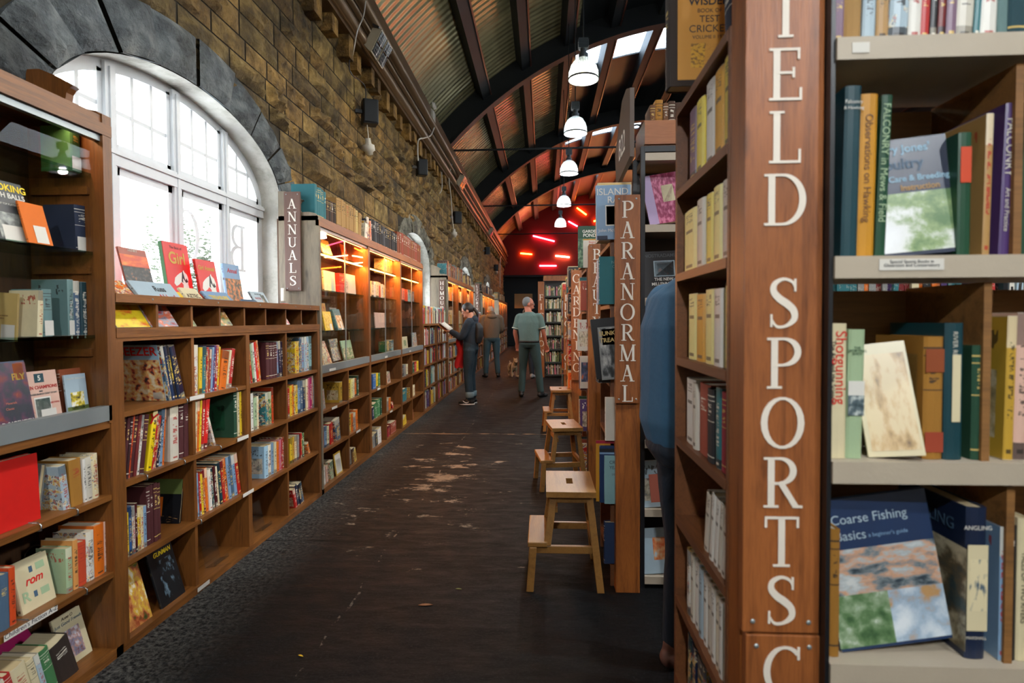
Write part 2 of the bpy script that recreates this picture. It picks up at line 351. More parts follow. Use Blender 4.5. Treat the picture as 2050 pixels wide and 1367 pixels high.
GL = {
 'I': (.34, [st(.17), sf(.17, 0), sf(.17, 1)]),
 'E': (.68, [st(.17), hb(.02, .6, 1-TN/2), hb(.17, .5, .53), hb(.02, .64, TN/2), vt(.6, .78, 1), vt(.5, .43, .63), vt(.64, 0, .24)]),
 'F': (.64, [st(.17), hb(.02, .6, 1-TN/2), hb(.17, .5, .5), vt(.6, .78, 1), vt(.5, .4, .6), sf(.17, 0, .32)]),
 'L': (.66, [st(.17), sf(.17, 1), hb(.02, .62, TN/2), vt(.62, 0, .27)]),
 'D': (.84, [st(.17), hb(.02, .42, 1-TN/2), hb(.02, .42, TN/2), arc(.38, .5, .4, .475, -90, 90)]),
 'T': (.74, [st(.37), sf(.37, 0, .34), hb(.03, .71, 1-TN/2), vt(.05, .78, 1), vt(.69, .78, 1)]),
 'H': (.86, [st(.17), st(.69), hb(.17, .69, .5), sf(.17, 0), sf(.17, 1), sf(.69, 0), sf(.69, 1)]),
 'N': (.86, [vt(.16, 0, 1, .06), vt(.72, 0, 1, .06), dg(.72, 0, .17, 1, .15), sf(.16, 0, .26), sf(.12, 1, .2), sf(.72, 1, .26)]),
 'M': (1.0, [vt(.16, 0, 1, .06), st(.84), dg(.49, 0, .17, 1, .14), dg(.49, 0, .84, 1, .06), sf(.16, 0, .26), sf(.84, 0, .3), sf(.12, 1, .18), sf(.88, 1, .2)]),
 'A': (.84, [dg(.14, 0, .41, 1, .06), dg(.68, 0, .40, 1, .145), hb(.24, .58, .34), sf(.13, 0, .28), sf(.69, 0, .3)]),
 'V': (.82, [dg(.39, 0, .14, 1, .145), dg(.41, 0, .68, 1, .06), sf(.14, 1, .3), sf(.69, 1, .26)]),
 'P': (.68, [st(.17), sf(.17, 0), hb(.02, .36, 1-TN/2), hb(.17, .36, .46), arc(.34, .72, .29, .255, -90, 90)]),
 'R': (.78, [st(.17), sf(.17, 0), hb(.02, .36, 1-TN/2), hb(.17, .36, .48), arc(.34, .73, .27, .245, -90, 90), dg(.68, 0, .36, .5, .14), hb(.6, .8, TN/2)]),
 'B': (.74, [st(.17), hb(.02, .36, 1-TN/2), hb(.17, .38, .52), hb(.02, .38, TN/2), arc(.35, .755, .25, .22, -90, 90), arc(.36, .27, .3, .245, -90, 90)]),
 'O': (.9, [arc(.45, .5, .37, .485, 0, 360)]),
 'Q': (.9, [arc(.45, .5, .37, .485, 0, 360), dg(.75, -.12, .48, .12, .1)]),
 'C': (.8, [arc(.45, .5, .37, .485, 48, 312), vt(.71, .74, 1, .05), vt(.71, .1, .22, .04)]),
 'G': (.86, [arc(.45, .5, .37, .485, 48, 318), vt(.71, .74, 1, .05), vt(.73, .02, .42, .12), hb(.6, .86, .42)]),
 'U': (.84, [vt(.17, .35, 1, TK), vt(.67, .35, 1, .06), arc(.42, .33, .25, .305, 180, 360, .13, .05), sf(.17, 1), sf(.67, 1, .24)]),
 'Y': (.8, [vt(.4, 0, .48, TK), dg(.4, .42, .13, 1, .14), dg(.41, .42, .67, 1, .06), sf(.4, 0, .32), sf(.13, 1, .28), sf(.67, 1, .24)]),
 'K': (.82, [st(.17), sf(.17, 0), sf(.17, 1), dg(.2, .42, .66, 1, .06), dg(.72, 0, .36, .58, .14), sf(.66, 1, .22), sf(.72, 0, .26)]),
 'W': (1.1, [dg(.32, 0, .12, 1, .13), dg(.34, 0, .56, 1, .05), dg(.76, 0, .54, 1, .13), dg(.78, 0, .99, 1, .05), sf(.12, 1, .26), sf(.54, 1, .2), sf(.99, 1, .22)]),
 'X': (.8, [dg(.66, 0, .15, 1, .14), dg(.13, 0, .66, 1, .055), sf(.14, 1, .26), sf(.66, 1, .22), sf(.13, 0, .22), sf(.67, 0, .26)]),
 'Z': (.7, [hb(.05, .62, 1-TN/2), hb(.04, .64, TN/2), dg(.1, 0, .57, 1, .13), vt(.06, .78, 1), vt(.64, 0, .24)]),
 'J': (.45, [vt(.28, .12, 1, TK), sf(.28, 1), ('r', cr([(.28, .16, .12), (.2, -.04, .07), (.05, -.02, .08)]))]),
 '/': (.5, [dg(.05, -.05, .45, 1.02, .07)]), ' ': (.4, []), '.': (.25, [('q', .06, 0, .18, 0, .18, .12, .06, .12)]),
 'S': (.66, [('r', cr([(.555, .79, .03), (.5, .91, .055), (.33, .965, .06), (.16, .88, .1), (.13, .73, .13), (.24, .59, .145), (.4, .48, .15), (.53, .35, .14), (.54, .18, .12), (.38, .05, .06), (.2, .04, .055), (.1, .17, .04)], 5)), vt(.56, .72, .97, .045), vt(.09, .03, .28, .045)]),
}
def glyph(mb, ch, M, dep=.0012, m=0):
    for si, s in enumerate(GL[ch][1]):
        dep = dep+.00012
        if s[0] == 'q':
            p = [(s[i], s[i+1]) for i in (1, 3, 5, 7)]
            vs = [M@Vector((x, 0, z)) for x, z in p]+[M@Vector((x, -dep, z)) for x, z in p]
            mb.add(vs, [(4, 5, 6, 7), (0, 1, 5, 4), (1, 2, 6, 5), (2, 3, 7, 6), (3, 0, 4, 7)], m)
        else:
            P = s[1]; L = []; Rr = []
            for i, (x, y, w) in enumerate(P):
                a, b = P[max(i-1, 0)], P[min(i+1, len(P)-1)]
                if len(P) > 20 and abs(P[0][0]-P[-1][0])+abs(P[0][1]-P[-1][1]) < 1e-6 and i in (0, len(P)-1): a, b = P[-2], P[1]
                tx, ty = b[0]-a[0], b[1]-a[1]; q = math.hypot(tx, ty) or 1; nx, ny = -ty/q*w/2, tx/q*w/2
                L.append((x+nx, y+ny)); Rr.append((x-nx, y-ny))
            n = len(P); vs = [M@Vector((x, -dep, z)) for x, z in L+Rr]+[M@Vector((x, 0, z)) for x, z in L+Rr]
            fs = [(i, i+1, n+i+1, n+i) for i in range(n-1)]+[(i, i+1, 2*n+i+1, 2*n+i) for i in range(n-1)]+[(n+i, n+i+1, 3*n+i+1, 3*n+i) for i in range(n-1)]
            mb.add(vs, fs, m)
def serif(txt, size, parent, M, mat, name='lettering', vertical=0, wid=1.0, dep=.0012, gap=.06):
    mb = MB(); x = 0
    tot = sum(GL[c][0]*wid+gap for c in txt)-gap
    for i, c in enumerate(txt):
        w = GL[c][0]*wid
        if vertical: Q = T((-w*size/2, 0, -i*vertical-size))
        else: Q = T(((x-tot/2)*size, 0, 0))
        glyph(mb, c, M@Q@Matrix.Diagonal((size*wid, 1 if True else size, size, 1)), dep); x += w+gap
    return mb.ob(name, mat, parent)
def sans(txt, size, parent, M, mat, name='lettering', shear=0, bold=0.0, sx=1.0, dep=.0002, al='CENTER'):
    c = bpy.data.curves.new('t', 'FONT'); c.body = txt; c.size = size; c.align_x = al; c.shear = shear; c.offset = bold*size; c.extrude = dep; c.space_line = .8
    o = bpy.data.objects.new('t', c); COL.objects.link(o); bpy.context.view_layer.update()
    me = bpy.data.meshes.new_from_object(o.evaluated_get(bpy.context.evaluated_depsgraph_get())); bpy.data.objects.remove(o)
    # text lies in XY: stand it up facing -Y
    me.transform(Matrix(((sx, 0, 0, 0), (0, 0, -1, 0), (0, 1, 0, 0), (0, 0, 0, 1)))); me.transform(M); me.materials.clear(); me.materials.append(mat)
    q = bpy.data.objects.new(name, me); COL.objects.link(q); q.parent = parent; return q
def ink(c): return plain('print_'+c, HEX.get(c, c), .5)
def polyplate(parent, mat, M, pts, name='cover_picture', t=.0005):
    mb = MB(); mb.add([M@Vector((x, -t, z)) for x, z in pts]+[M@Vector((x, 0, z)) for x, z in pts], [tuple(range(len(pts)))]+[(i, len(pts)+i, len(pts)+(i+1) % len(pts), (i+1) % len(pts)) for i in range(len(pts))]); return mb.ob(name, mat, parent)
def plate(parent, mat, M, w, h, name='cover_picture', t=.0003):      # thin printed panel facing local -Y of M
    mb = MB(); mb.box(0, w, -t, 0, 0, h, M=M); return mb.ob(name, mat, parent)
# ================================================================== ARCHITECTURE
def arc_in(dy, a=1.08, b=.50, zs=2.26): return zs+b*math.sqrt(max(0, 1-(dy/a)**2))
WINY = [3.37, 9.32, 15.27, 21.22]
XW, XF = -2.05, -2.22            # stone face, window frame plane
ZC = 4.2
def mk_stone(name, hue, disp=.012):
    t = NT(name); t.bsdf(Roughness=.85); p = t.pos()
    a = t.n('ShaderNodeVertexColor'); a.layer_name = 'Col'
    n = t.noise(p, 7, 6, .6, .1); n2 = t.noise(t.map(p, (1, 1, 1.6)), 2.6, 5, .6); c = t.ramp(n, [(.15, hue[0]), (.45, hue[1]), (.6, hue[2]), (.8, hue[3])])
    c = t.mix(1.0, c, a.outputs[0], 'MULTIPLY')
    c = t.mix(t.ramp(n2, [(.45, (0, 0, 0, 1)), (.75, (.9, .9, .9, 1))]), c, '1a160e')
    t.base(c); t.bump(t.math('ADD', t.noise(p, 28, 6, .7), t.math('MULTIPLY', t.noise(p, 8, 3, .5), 2.2)), .035, 1.0); return t.m
STONE = mk_stone('rough_sandstone', ('362c18', '7a6236', 'a08248', 'bda267'))
RING = mk_stone('daylight_grey_sandstone', ('3a4044', '62696c', '7d8484', '9a9e9a'))  # bluish grey puts the daylight's cast into the stone colour
def mk_mortar():
    t = NT('dark_mortar'); t.bsdf(Roughness=.95); n = t.noise(t.pos(), 5, 5); t.base(t.ramp(n, [(.3, '14120d'), (.7, '3b3221')])); t.bump(t.noise(t.pos(), 30, 4), .01); return t.m
MORTAR = mk_mortar()
def mk_reveal():
    t = NT('whitewashed_stone'); t.bsdf(Roughness=.8); n = t.noise(t.pos(), 4, 6, .7); t.base(t.ramp(n, [(.3, '8d8a7e'), (.5, 'b9b7ad'), (.75, 'cfcec8')])); t.bump(t.noise(t.pos(), 25, 4), .006); return t.m
REVEAL = mk_reveal()
def mk_floor():
    t = NT('worn_asphalt_floor'); t.bsdf(Roughness=.5); t.b.inputs['Specular IOR Level'].default_value = .12; p = t.pos()
    fine = t.noise(p, 75, 5, .85); mid = t.noise(t.map(p, (2.2, 7, 1)), 2.2, 6, .7); big = t.noise(p, .8, 4)
    c = t.ramp(t.math('ADD', t.math('MULTIPLY', fine, .85), t.math('MULTIPLY', mid, .22)), [(.36, '030405'), (.5, '06080a'), (.6, '0f1114'), (.72, '383838')])
    c = t.mix(t.ramp(big, [(.4, (0, 0, 0, 1)), (.65, (.3, .3, .3, 1))]), c, '0c0b0a')
    sp = t.n('ShaderNodeSeparateXYZ'); t.l(p, sp.inputs[0]); X, Y = sp.outputs[0], sp.outputs[1]
    # pale worn patches where the coating has lifted
    w = t.noise(t.map(p, (1.3, 2.4, 1)), 2.1, 8, .76, .2)
    reg = t.math('MULTIPLY', t.math('MULTIPLY', t.math('GREATER_THAN', Y, 2.9), t.math('LESS_THAN', Y, 9.0)), 1.0)
    loc = t.n('ShaderNodeVectorMath'); loc.operation = 'DISTANCE'; t.l(t.map(p, (1, .42, 0)), loc.inputs[0]); loc.inputs[1].default_value = (-.95, 2.05, 0)
    near = t.math('SUBTRACT', 1.0, t.math('MULTIPLY', loc.outputs['Value'], .8), clamp=True)
    m = t.ramp(t.math('ADD', w, t.math('MULTIPLY', near, .16)), [(.68, (0, 0, 0, 1)), (.72, (1, 1, 1, 1))])
    c = t.mix(t.math('MULTIPLY', t.math('MULTIPLY', m, reg), t.math('ADD', .15, t.math('MULTIPLY', fine, .75))), c, '9a9284')
    fk = t.math('MULTIPLY', t.math('SUBTRACT', t.noise(t.map(p, (1, 1.6, 1)), 34, 7, .88), .60), 9.0, clamp=True); c = t.mix(t.math('MULTIPLY', fk, .5), c, '6a6862')
    # grey dust along the plinth of the bookcases
    d = t.math('MULTIPLY', t.math('SUBTRACT', 1.0, t.math('MULTIPLY', t.math('ADD', X, 1.72), 2.3), clamp=True), t.math('MULTIPLY', t.math('SUBTRACT', t.noise(p, 45, 7, .85), .44), 6.0, clamp=True))
    c = t.mix(t.math('MULTIPLY', d, .42), c, '8f8c86')
    # joints across and along the floor
    wob = t.math('MULTIPLY', t.math('SUBTRACT', t.noise(p, 3, 2), .5), .05)
    for yy, wd, cc, f in ((3.42, .012, '050505', .9), (6.75, .02, '9a8468', .5), (4.9, .006, '060606', .8), (10.4, .02, '050505', .8)):
        j = t.math('LESS_THAN', t.math('ABSOLUTE', t.math('SUBTRACT', t.math('ADD', Y, wob), yy)), wd)
        c = t.mix(t.math('MULTIPLY', t.math('MULTIPLY', j, f), t.math('MULTIPLY', t.math('SUBTRACT', t.noise(p, 5, 4, .7), .40), 6.0, clamp=True)), c, cc)
    j = t.math('LESS_THAN', t.math('ABSOLUTE', t.math('SUBTRACT', t.math('ADD', X, t.math('MULTIPLY', wob, 2)), -.93)), .006)
    c = t.mix(t.math('MULTIPLY', t.math('MULTIPLY', j, t.math('GREATER_THAN', t.noise(p, 9, 5, .8), .56)), .5), c, '857f74')
    t.base(c); t.val(t.b.inputs['Roughness'], t.ramp(mid, [(.3, (.5, .5, .5, 1)), (.7, (.85, .85, .85, 1))]))
    t.bump(t.math('ADD', t.math('MULTIPLY', fine, .5), mid), .006, .8); return t.m
FLOORM = mk_floor()
tag(MB().box(-2.6, 9.4, -2.5, 30.3, -.1, 0).ob('floor', FLOORM), kind='structure')
# left wall: backing with arched openings, faced with individually laid rough stones
wb = MB()
def wallstrip(y0, y1, z0, z1): 
    if z1 > z0 and y1 > y0: wb.box(-2.6, XW-.035, y0, y1, z0, z1)
ys = [-2.5]+sum([[y-1.08, y+1.08] for y in WINY], [])+[30.3]
for i in range(0, len(ys), 2): wallstrip(ys[i], ys[i+1], 0, 5.15)
for yc in WINY:
    wallstrip(yc-1.08, yc+1.08, 0, 1.36); n = 30
    for k in range(n):
        a, b = -1.08*math.cos(PI*k/n), -1.08*math.cos(PI*(k+1)/n)
        za, zb = arc_in(a), arc_in(b)
        wb.prism([(yc+a, za), (yc+b, zb), (yc+b, 5.15), (yc+a, 5.15)], 'x', -2.6, XW-.035)
def inring(y, z, a=1.34, b=.78):
    for yc in WINY:
        if abs(y-yc) < a and z < arc_in(y-yc, a, b): return True
    return False
wall = tag(wb.ob('wall_left', MORTAR), kind='structure')
smb = MB(); rr = random.Random(3); z = 1.9
while z < ZC-.02:
    h = rr.uniform(.13, .27); h = min(h, ZC+.03-z); y = -2.4+rr.uniform(0, .3)
    far = False
    while y < 30:
        L = rr.uniform(.2, .7); y1 = y+L
        g = .009
        if any(inring(q, zz, 1.10, .52) for q in (y, y1, (y+y1)/2) for zz in (z, z+h/2)):
            y = y1; continue
        pr = rr.uniform(.01, .075) if rr.random() < .6 else rr.uniform(.005, .03); tone = rr.uniform(.6, 1.25); wm = rr.uniform(-.07, .1)
        c = (tone*(1+wm), tone, tone*(1-wm), 1)
        nx, nz = (7, 4) if y < 12 else ((4, 3) if y < 18 else (2, 2))
        vs = []
        sh = [rr.uniform(-.01, .01) for _ in range(4)]
        for iz in range(nz+1):
            for ix in range(nx+1):
                u, v = ix/nx, iz/nz
                e = min(min(u, 1-u)*L, min(v, 1-v)*h)
                f = 0 if e == 0 else 1
                xx = XW-.035+(.005 if not f else max(.008+rr.uniform(0, .008), pr+rr.uniform(-.02, .02)-.02*abs(2*u-1)**3))
                yy = y+g+u*(L-2*g)+(rr.uniform(-.012, .012) if 0 < ix < nx else 0); zz = z+g*.6+v*(h-g*1.2)+(rr.uniform(-.01, .01) if 0 < iz < nz else 0)
                if inring(yy, zz, 1.2, .6): zz = zz; xx = XW-.05
                vs.append((xx, yy, zz))
        smb.add(vs, [(a+b*(nx+1), a+1+b*(nx+1), a+1+(b+1)*(nx+1), a+(b+1)*(nx+1)) for b in range(nz) for a in range(nx)], 0, None, c)
        y = y1
    z += h
# jagged corbel course under the plate
y = -2.2
while y < 29.8:
    w = rr.uniform(.1, .2)
    smb.box(XW-.03, XW+rr.uniform(.05, .11), y, y+w, 4.0+rr.uniform(0, .1), 4.24, 0, (1.25, 1.1, .85, 1)); y += w+rr.uniform(.16, .3)
o = smb.ob('wall_facing', STONE); tag(o, kind='structure'); o.name = 'wall_left_stone_facing'; o.parent = wall
rmb = MB()
for yc in WINY:
    nv = 10; A = [PI*k/nv for k in range(nv+1)]
    def P(an, s): return (yc-(1.08+.27*s)*math.cos(an), 2.26+(.5+.28*s)*math.sin(an))
    for k in range(nv):
        a0, a1 = A[k]+.006, A[k+1]-.006; tn = rr.uniform(.8, 1.15); X1 = XW+rr.uniform(.0, .03); nn = 5; vs = []
        for i in range(nn+1):
            for j in range(nn+1):
                py, pz = P(a0+(a1-a0)*i/nn, j/nn); e = i in (0, nn) or j in (0, nn)
                vs.append((X1-.02 if e else X1+rr.uniform(-.004, .022), py, pz))
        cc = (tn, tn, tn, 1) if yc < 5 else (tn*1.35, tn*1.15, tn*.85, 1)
        rmb.add(vs, [(i*(nn+1)+j, (i+1)*(nn+1)+j, (i+1)*(nn+1)+j+1, i*(nn+1)+j+1) for i in range(nn) for j in range(nn)], 0, None, cc)
        for s in (0, 1):
            q = [P(a0, s), P(a1, s)]; rmb.add([(X1-.02, *q[0]), (X1-.02, *q[1]), (-2.1 if s else -2.065, *q[1]), (-2.1 if s else -2.065, *q[0])], [(0, 1, 2, 3)], 0, None, cc)
    # jamb stones
    for sgn in (-1, 1):
        zz = 1.36
        for hh in (.3, .31, .29):
            y0, y1 = yc+sgn*1.08, yc+sgn*1.33; tn = rr.uniform(.9, 1.15)
            rmb.box(-2.07, XW+.01, min(y0, y1), max(y0, y1), zz+.006, zz+hh-.006, 0, (tn, tn, tn*.95, 1)); zz += hh
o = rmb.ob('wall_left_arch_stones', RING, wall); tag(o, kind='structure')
# whitewashed soffit and jamb linings + windows
def window(i, yc):
    root = empty('window_%d' % i, (0, 0, 0)); tag(root, kind='structure')
    m = MB(); n = 30
    pts = [(-1.08, 1.36)]+[(-1.08*math.cos(PI*k/n), 2.26+.5*math.sin(PI*k/n)) for k in range(n+1)]+[(1.08, 1.36)]
    for k in range(len(pts)-1):
        (a, za), (b, zb) = pts[k], pts[k+1]
        m.add([(XW-.012, yc+a*.993, za-.006), (XW-.012, yc+b*.993, zb-.006), (-2.62, yc+b*.985, zb-.012), (-2.62, yc+a*.985, za-.012)], [(0, 1, 2, 3)])
    m.ob('window_reveal', REVEAL, root, smooth=True)
    fr = MB(); W = .065
    inn = lambda p, s: (yc+p[0]*(1-s/1.08), p[1]-s if p[1] > 1.4 else p[1])
    for k in range(len(pts)-1):
        p, q = pts[k], pts[k+1]
        o1, o2 = (yc+p[0], p[1]), (yc+q[0], q[1]); i1, i2 = inn(p, W), inn(q, W)
        fr.prism([o1, o2, i2, i1], 'x', -2.29, -2.215)
    fr.box(-2.29, -2.2, yc-1.08, yc+1.08, 1.36, 1.43)
    fr.ob('window_frame', WHITEP, root)
    MB().box(-2.34, -2.0 if i == 1 else -2.06, yc-1.06, yc+1.06, 1.33, 1.37).ob('window_sill', WHITEP, root)
    TZ = 2.20
    tr = MB().box(-2.29, -2.19, yc-1.05, yc+1.05, TZ-.045, TZ+.045).box(-2.29, -2.18, yc-1.05, yc+1.05, TZ+.01, TZ+.03); tr.ob('window_transom', WHITEP, root)
    D = [-1.05, -.53, 0, .53, 1.05]
    for d in D[1:-1]:
        MB().box(-2.29, -2.195, yc+d-.035, yc+d+.035, 1.4, arc_in(d)-.03).box(-2.2, -2.185, yc+d-.012, yc+d+.012, 1.4, arc_in(d)-.05).ob('window_mullion', WHITEP, root)
    for k in range(4):
        a, b = D[k]+.035, D[k+1]-.035
        zt = lambda y: arc_in(y, 1.02, .46)
        g = MB(); z0 = TZ+.045
        for dd in (a+.0, b-.03): g.box(-2.27, -2.215, yc+dd, yc+dd+.03, z0, max(z0+.02, min(zt(dd), zt(dd+.03))-.01))
        g.box(-2.27, -2.215, yc+a, yc+b, z0, z0+.03)
        for s in (1, 2):
            y = a+(b-a)*s/3
            if zt(y) > z0+.05: g.box(-2.26, -2.22, yc+y-.011, yc+y+.011, z0, zt(y)-.01)
        zm = z0+.2; aa, bb = a, b
        while aa < b and zt(aa) < zm+.02: aa += .02
        while bb > a and zt(bb) < zm+.02: bb -= .02
        if bb > aa: g.box(-2.258, -2.222, yc+aa, yc+bb, zm-.011, zm+.011)
        g.ob('glazing_bars', WHITEP, root)
        s = MB()                       # lower casement
        for dd in (a, b-.035): s.box(-2.27, -2.21, yc+dd, yc+dd+.035, 1.43, TZ-.045)
        s.box(-2.27, -2.21, yc+a, yc+b, 1.43, 1.47).box(-2.27, -2.21, yc+a, yc+b, TZ-.085, TZ-.045); s.ob('window_casement', WHITEP, root)
    gl = MB().box(-2.246, -2.242, yc-1.06, yc+1.06, 1.4, 2.74); gl.ob('window_pane', GLASS, root)
    return root
WIN = [window(i+1, y) for i, y in enumerate(WINY)]
# pale painted letters on the near window's outside face
LTM = plain('white_glass_lettering', 'e6e8ea', .5)
for ch, y in (('S', 2.86), ('O', 3.55), ('B', 4.13)):
    mb = MB(); M = T((-2.25, y, 1.72))@RzM(-PI/2)
    glyph(mb, ch, M@T((-.12, 0, 0))@Matrix.Diagonal((.3, 1, .34, 1)), .001); mb.ob('window_lettering', LTM, WIN[0])
# cornice and pipes along the top of the wall
BRN = wood('brown_painted_plate', '6b5236', '3d2d1c', 'Y', .4); PIPEM = plain('brown_painted_pipe', '7a6044', .35, .2)
cm = MB().box(-2.3, -1.93, -2.5, 30, 4.24, 4.90).box(-2.3, -1.88, -2.5, 30, 4.80, 4.94)
tag(cm.ob('trim_1', BRN), kind='structure')
for k, (x, zz, r) in enumerate(((-1.91, 4.33, .055), (-1.9, 4.52, .03), (-1.88, 4.68, .06))):
    tag(MB().tube([(x, -2.4, zz), (x, 30, zz)], r, 12).ob('wall_pipe', PIPEM, smooth=True), ['lowest of the brown pipes running along the top of the stone wall', 'thin middle brown pipe running along the top of the stone wall', 'highest brown pipe, just under the curved roof along the stone wall'][k], 'pipe', 'pipes on the wall plate')
# roof ---------------------------------------------------------------
RC, RZ0 = 3.6, 0.0
def rp(R_, a): return (RC+R_*math.cos(a), RZ0+R_*math.sin(a))
def mk_roof():
    t = NT('glossy_corrugated_lining'); t.bsdf(Roughness=.26, Metallic=.35); p = t.pos()
    sp = t.n('ShaderNodeSeparateXYZ'); t.l(p, sp.inputs[0])
    wv = t.math('SINE', t.math('MULTIPLY', sp.outputs[1], 2*PI/.16))
    n = t.noise(t.map(p, (.6, 3, .6)), 1.2, 4)
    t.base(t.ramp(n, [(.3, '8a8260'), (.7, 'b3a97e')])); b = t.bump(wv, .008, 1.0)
    return t.m
ROOFM = mk_roof()
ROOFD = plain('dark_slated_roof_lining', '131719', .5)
STEPS = [math.radians(141-i*.9375*2) for i in range(0, 50)]   # 1.875 deg steps
PURL = [math.radians(128.4-7.5*k) for k in range(0, 11)]
sky_a = (math.radians(110.5), math.radians(92))
rm = MB(); RIBY = [.3, 6.25, 12.15, 18.1, 24.05]
SKY = [(7.1, 8.6), (13.0, 14.3), (18.9, 20.2), (24.9, 26.0)]
def roofseg(y0, y1, a0, a1, m):
    p = [rp(7.92, a0), rp(7.92, a1), rp(8.0, a1), rp(8.0, a0)]; rm.prism([(q[0], q[1]) for q in p], 'y', y0, y1, m)
yb = [-2.5]+[v for s in SKY for v in s]+[30.3]
for j in range(len(yb)-1):
    sk = j % 2 == 1
    for i in range(len(STEPS)-1):
        a0, a1 = STEPS[i], STEPS[i+1]
        if sk and sky_a[1] < (a0+a1)/2 < sky_a[0]: continue
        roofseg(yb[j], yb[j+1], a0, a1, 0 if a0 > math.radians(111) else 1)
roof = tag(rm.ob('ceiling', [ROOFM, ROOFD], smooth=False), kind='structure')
pu = MB()
for k, a in enumerate(PURL):
    M = T((RC, 0, RZ0))@RyM(-(a-PI/2)); pu.box(-.10, .10, -2.5, 30, 7.66, 7.93, M=M)
o = pu.ob('ceiling_purlins', DKW, roof)
RUST = plain('rusty_red_flange', '48241a', .4, .3)
fl = MB()
for a in PURL:
    M = T((RC, 0, RZ0))@RyM(-(a-PI/2)); fl.box(.085, .115, -2.5, 30, 7.64, 7.70, M=M)
fl.ob('ceiling_purlin_flanges', RUST, roof)
for yy in RIBY:
    t_ = MB(); n = 44
    for i in range(n):
        a0, a1 = math.radians(139-98*i/n), math.radians(139-98*(i+1)/n)
        p = [rp(7.5, a0), rp(7.5, a1), rp(7.92, a1), rp(7.92, a0)]; t_.prism(p, 'y', yy-.06, yy+.06, 0)
        p = [rp(7.47, a0), rp(7.47, a1), rp(7.50, a1), rp(7.50, a0)]; t_.prism(p, 'y', yy-.11, yy+.11, 0)
    t_.tube([(-1.95, yy, 4.93), (9.15, yy, 4.93)], .022, 8, 0)
    for cx_ in (1.95, 5.3): # rings hanging on the tie rod
        if yy < 15: t_.tube([(cx_+.18*math.cos(q*PI/8), yy, 5.2+.18*math.sin(q*PI/8)) for q in range(17)], .02, 6, 0)
    o = t_.ob('roof_truss', [DKW, RUST])
    tag(o, 'dark iron arched truss with thin tie rod, %s along the roof' % {.3: 'overhead of the camera', 6.25: 'first one', 12.15: 'second one', 18.1: 'third one', 24.05: 'last before the red wall'}[yy], 'truss', 'arched roof trusses')
# corrugated translucent skylight glazing
def mk_sky():
    t = NT('skylight_glazing'); a = t.n('ShaderNodeBsdfTransparent'); a.inputs[0].default_value = (.75, .8, .85, 1)
    g = t.n('ShaderNodeBsdfTranslucent'); g.inputs[0].default_value = (.7, .75, .8, 1); mx = t.n('ShaderNodeMixShader'); sp = t.n('ShaderNodeSeparateXYZ'); t.l(t.pos(), sp.inputs[0])
    t.l(t.math('ADD', .35, t.math('MULTIPLY', t.math('SINE', t.math('MULTIPLY', sp.outputs[1], 30)), .3)), mx.inputs[0]); t.l(a.outputs[0], mx.inputs[1]); t.l(g.outputs[0], mx.inputs[2]); t.l(mx.outputs[0], t.out.inputs[0]); return t.m
SKYM = mk_sky(); sm = MB()
for (y0, y1) in SKY:
    a = sky_a[1]
    while a < sky_a[0]-1e-4:
        b = min(a+.033, sky_a[0]); p = [rp(7.95, a), rp(7.95, b), rp(7.96, b), rp(7.96, a)]; sm.prism(p, 'y', y0, y1, 0); a = b
sm.ob('ceiling_skylight_panes', SKYM, roof)
# right wall, gable walls
DARKWALL = plain('dark_painted_wall', '14191c', .8)
REDW = plain('deep_red_painted_wall', '7a120a', .8)
tag(MB().box(9.2, 9.4, -2.5, 30.3, 0, 5.6).ob('wall_right', DARKWALL), kind='structure')
g = MB(); n = 40
for i in range(n):
    x0 = -2.3+11.5*i/n; x1 = x0+11.5/n
    f = lambda x: math.sqrt(max(1, 7.93**2-(x-RC)**2))
    g.prism([(x0, 3.62), (x1, 3.62), (x1, f(x1)), (x0, f(x0))], 'y', 30.0, 30.3)
bw = tag(MB().box(-2.6, 9.4, 30.0, 30.3, 0, 3.62).ob('wall_back', DARKWALL), kind='structure'); g.ob('wall_back_red_gable', REDW, bw)
MB().box(-2.1, 9.2, 29.7, 30, 3.55, 3.66).ob('wall_back_ledge', DARKWALL, bw)
g = MB()
for i in range(n):
    x0 = -2.3+11.5*i/n; x1 = x0+11.5/n
    g.prism([(x0, 0), (x1, 0), (x1, f(x1)), (x0, f(x0))], 'y', -2.7, -2.5)
tag(g.ob('wall_front', plain('pale_front_wall', '8c8578', .8)), kind='structure')
# ================================================================== NEON on the red gable
NE = {'o': emit('orange_neon', 'ff7a1e', 26), 'p': emit('pink_neon', 'ff4a6a', 16), 'w': emit('warm_white_neon', 'ffc08a', 26)}
def neon(x0, z0, x1, z1, c, lab, r=.035, y=29.9):
    t_ = MB().tube([(x0, y, z0), (x1, y, z1)], r, 8); o = t_.ob('neon_tube', NE[c]); tag(o, lab, 'neon light', 'neon tubes on the red gable wall'); return o
def npx(u0, v0, u1, v1, c, lab):
    a, b = onY(u0, v0, 29.9), onY(u1, v1, 29.9); neon(a.x, a.z, b.x, b.z, c, lab)
npx(1042, 507, 1065, 509, 'o', 'short level orange neon tube beside the stone wall')
npx(1067, 472, 1110, 483, 'p', 'long tilted magenta neon tube, highest over the aisle')
npx(1080, 532, 1114, 532, 'p', 'thin level pink neon tube, lowest on the red wall')
npx(1112, 512, 1140, 515, 'w', 'bright level peach neon tube by the gardening bookcase')
npx(1155, 416, 1174, 430, 'o', 'steep orange neon tube high beside the hanging lamps')
npx(1138, 443, 1156, 453, 'p', 'short tilted pink neon tube under the last lamp')
for k in range(13):
    a = math.radians(-5+15*k); cx_, cz_ = 5.0, 4.5
    neon(cx_+1.0*math.cos(a), cz_+1.0*math.sin(a), cx_+1.6*math.cos(a), cz_+1.6*math.sin(a), 'wo'[k % 3 == 2], 'neon ray in the sunburst of tubes on the red wall')
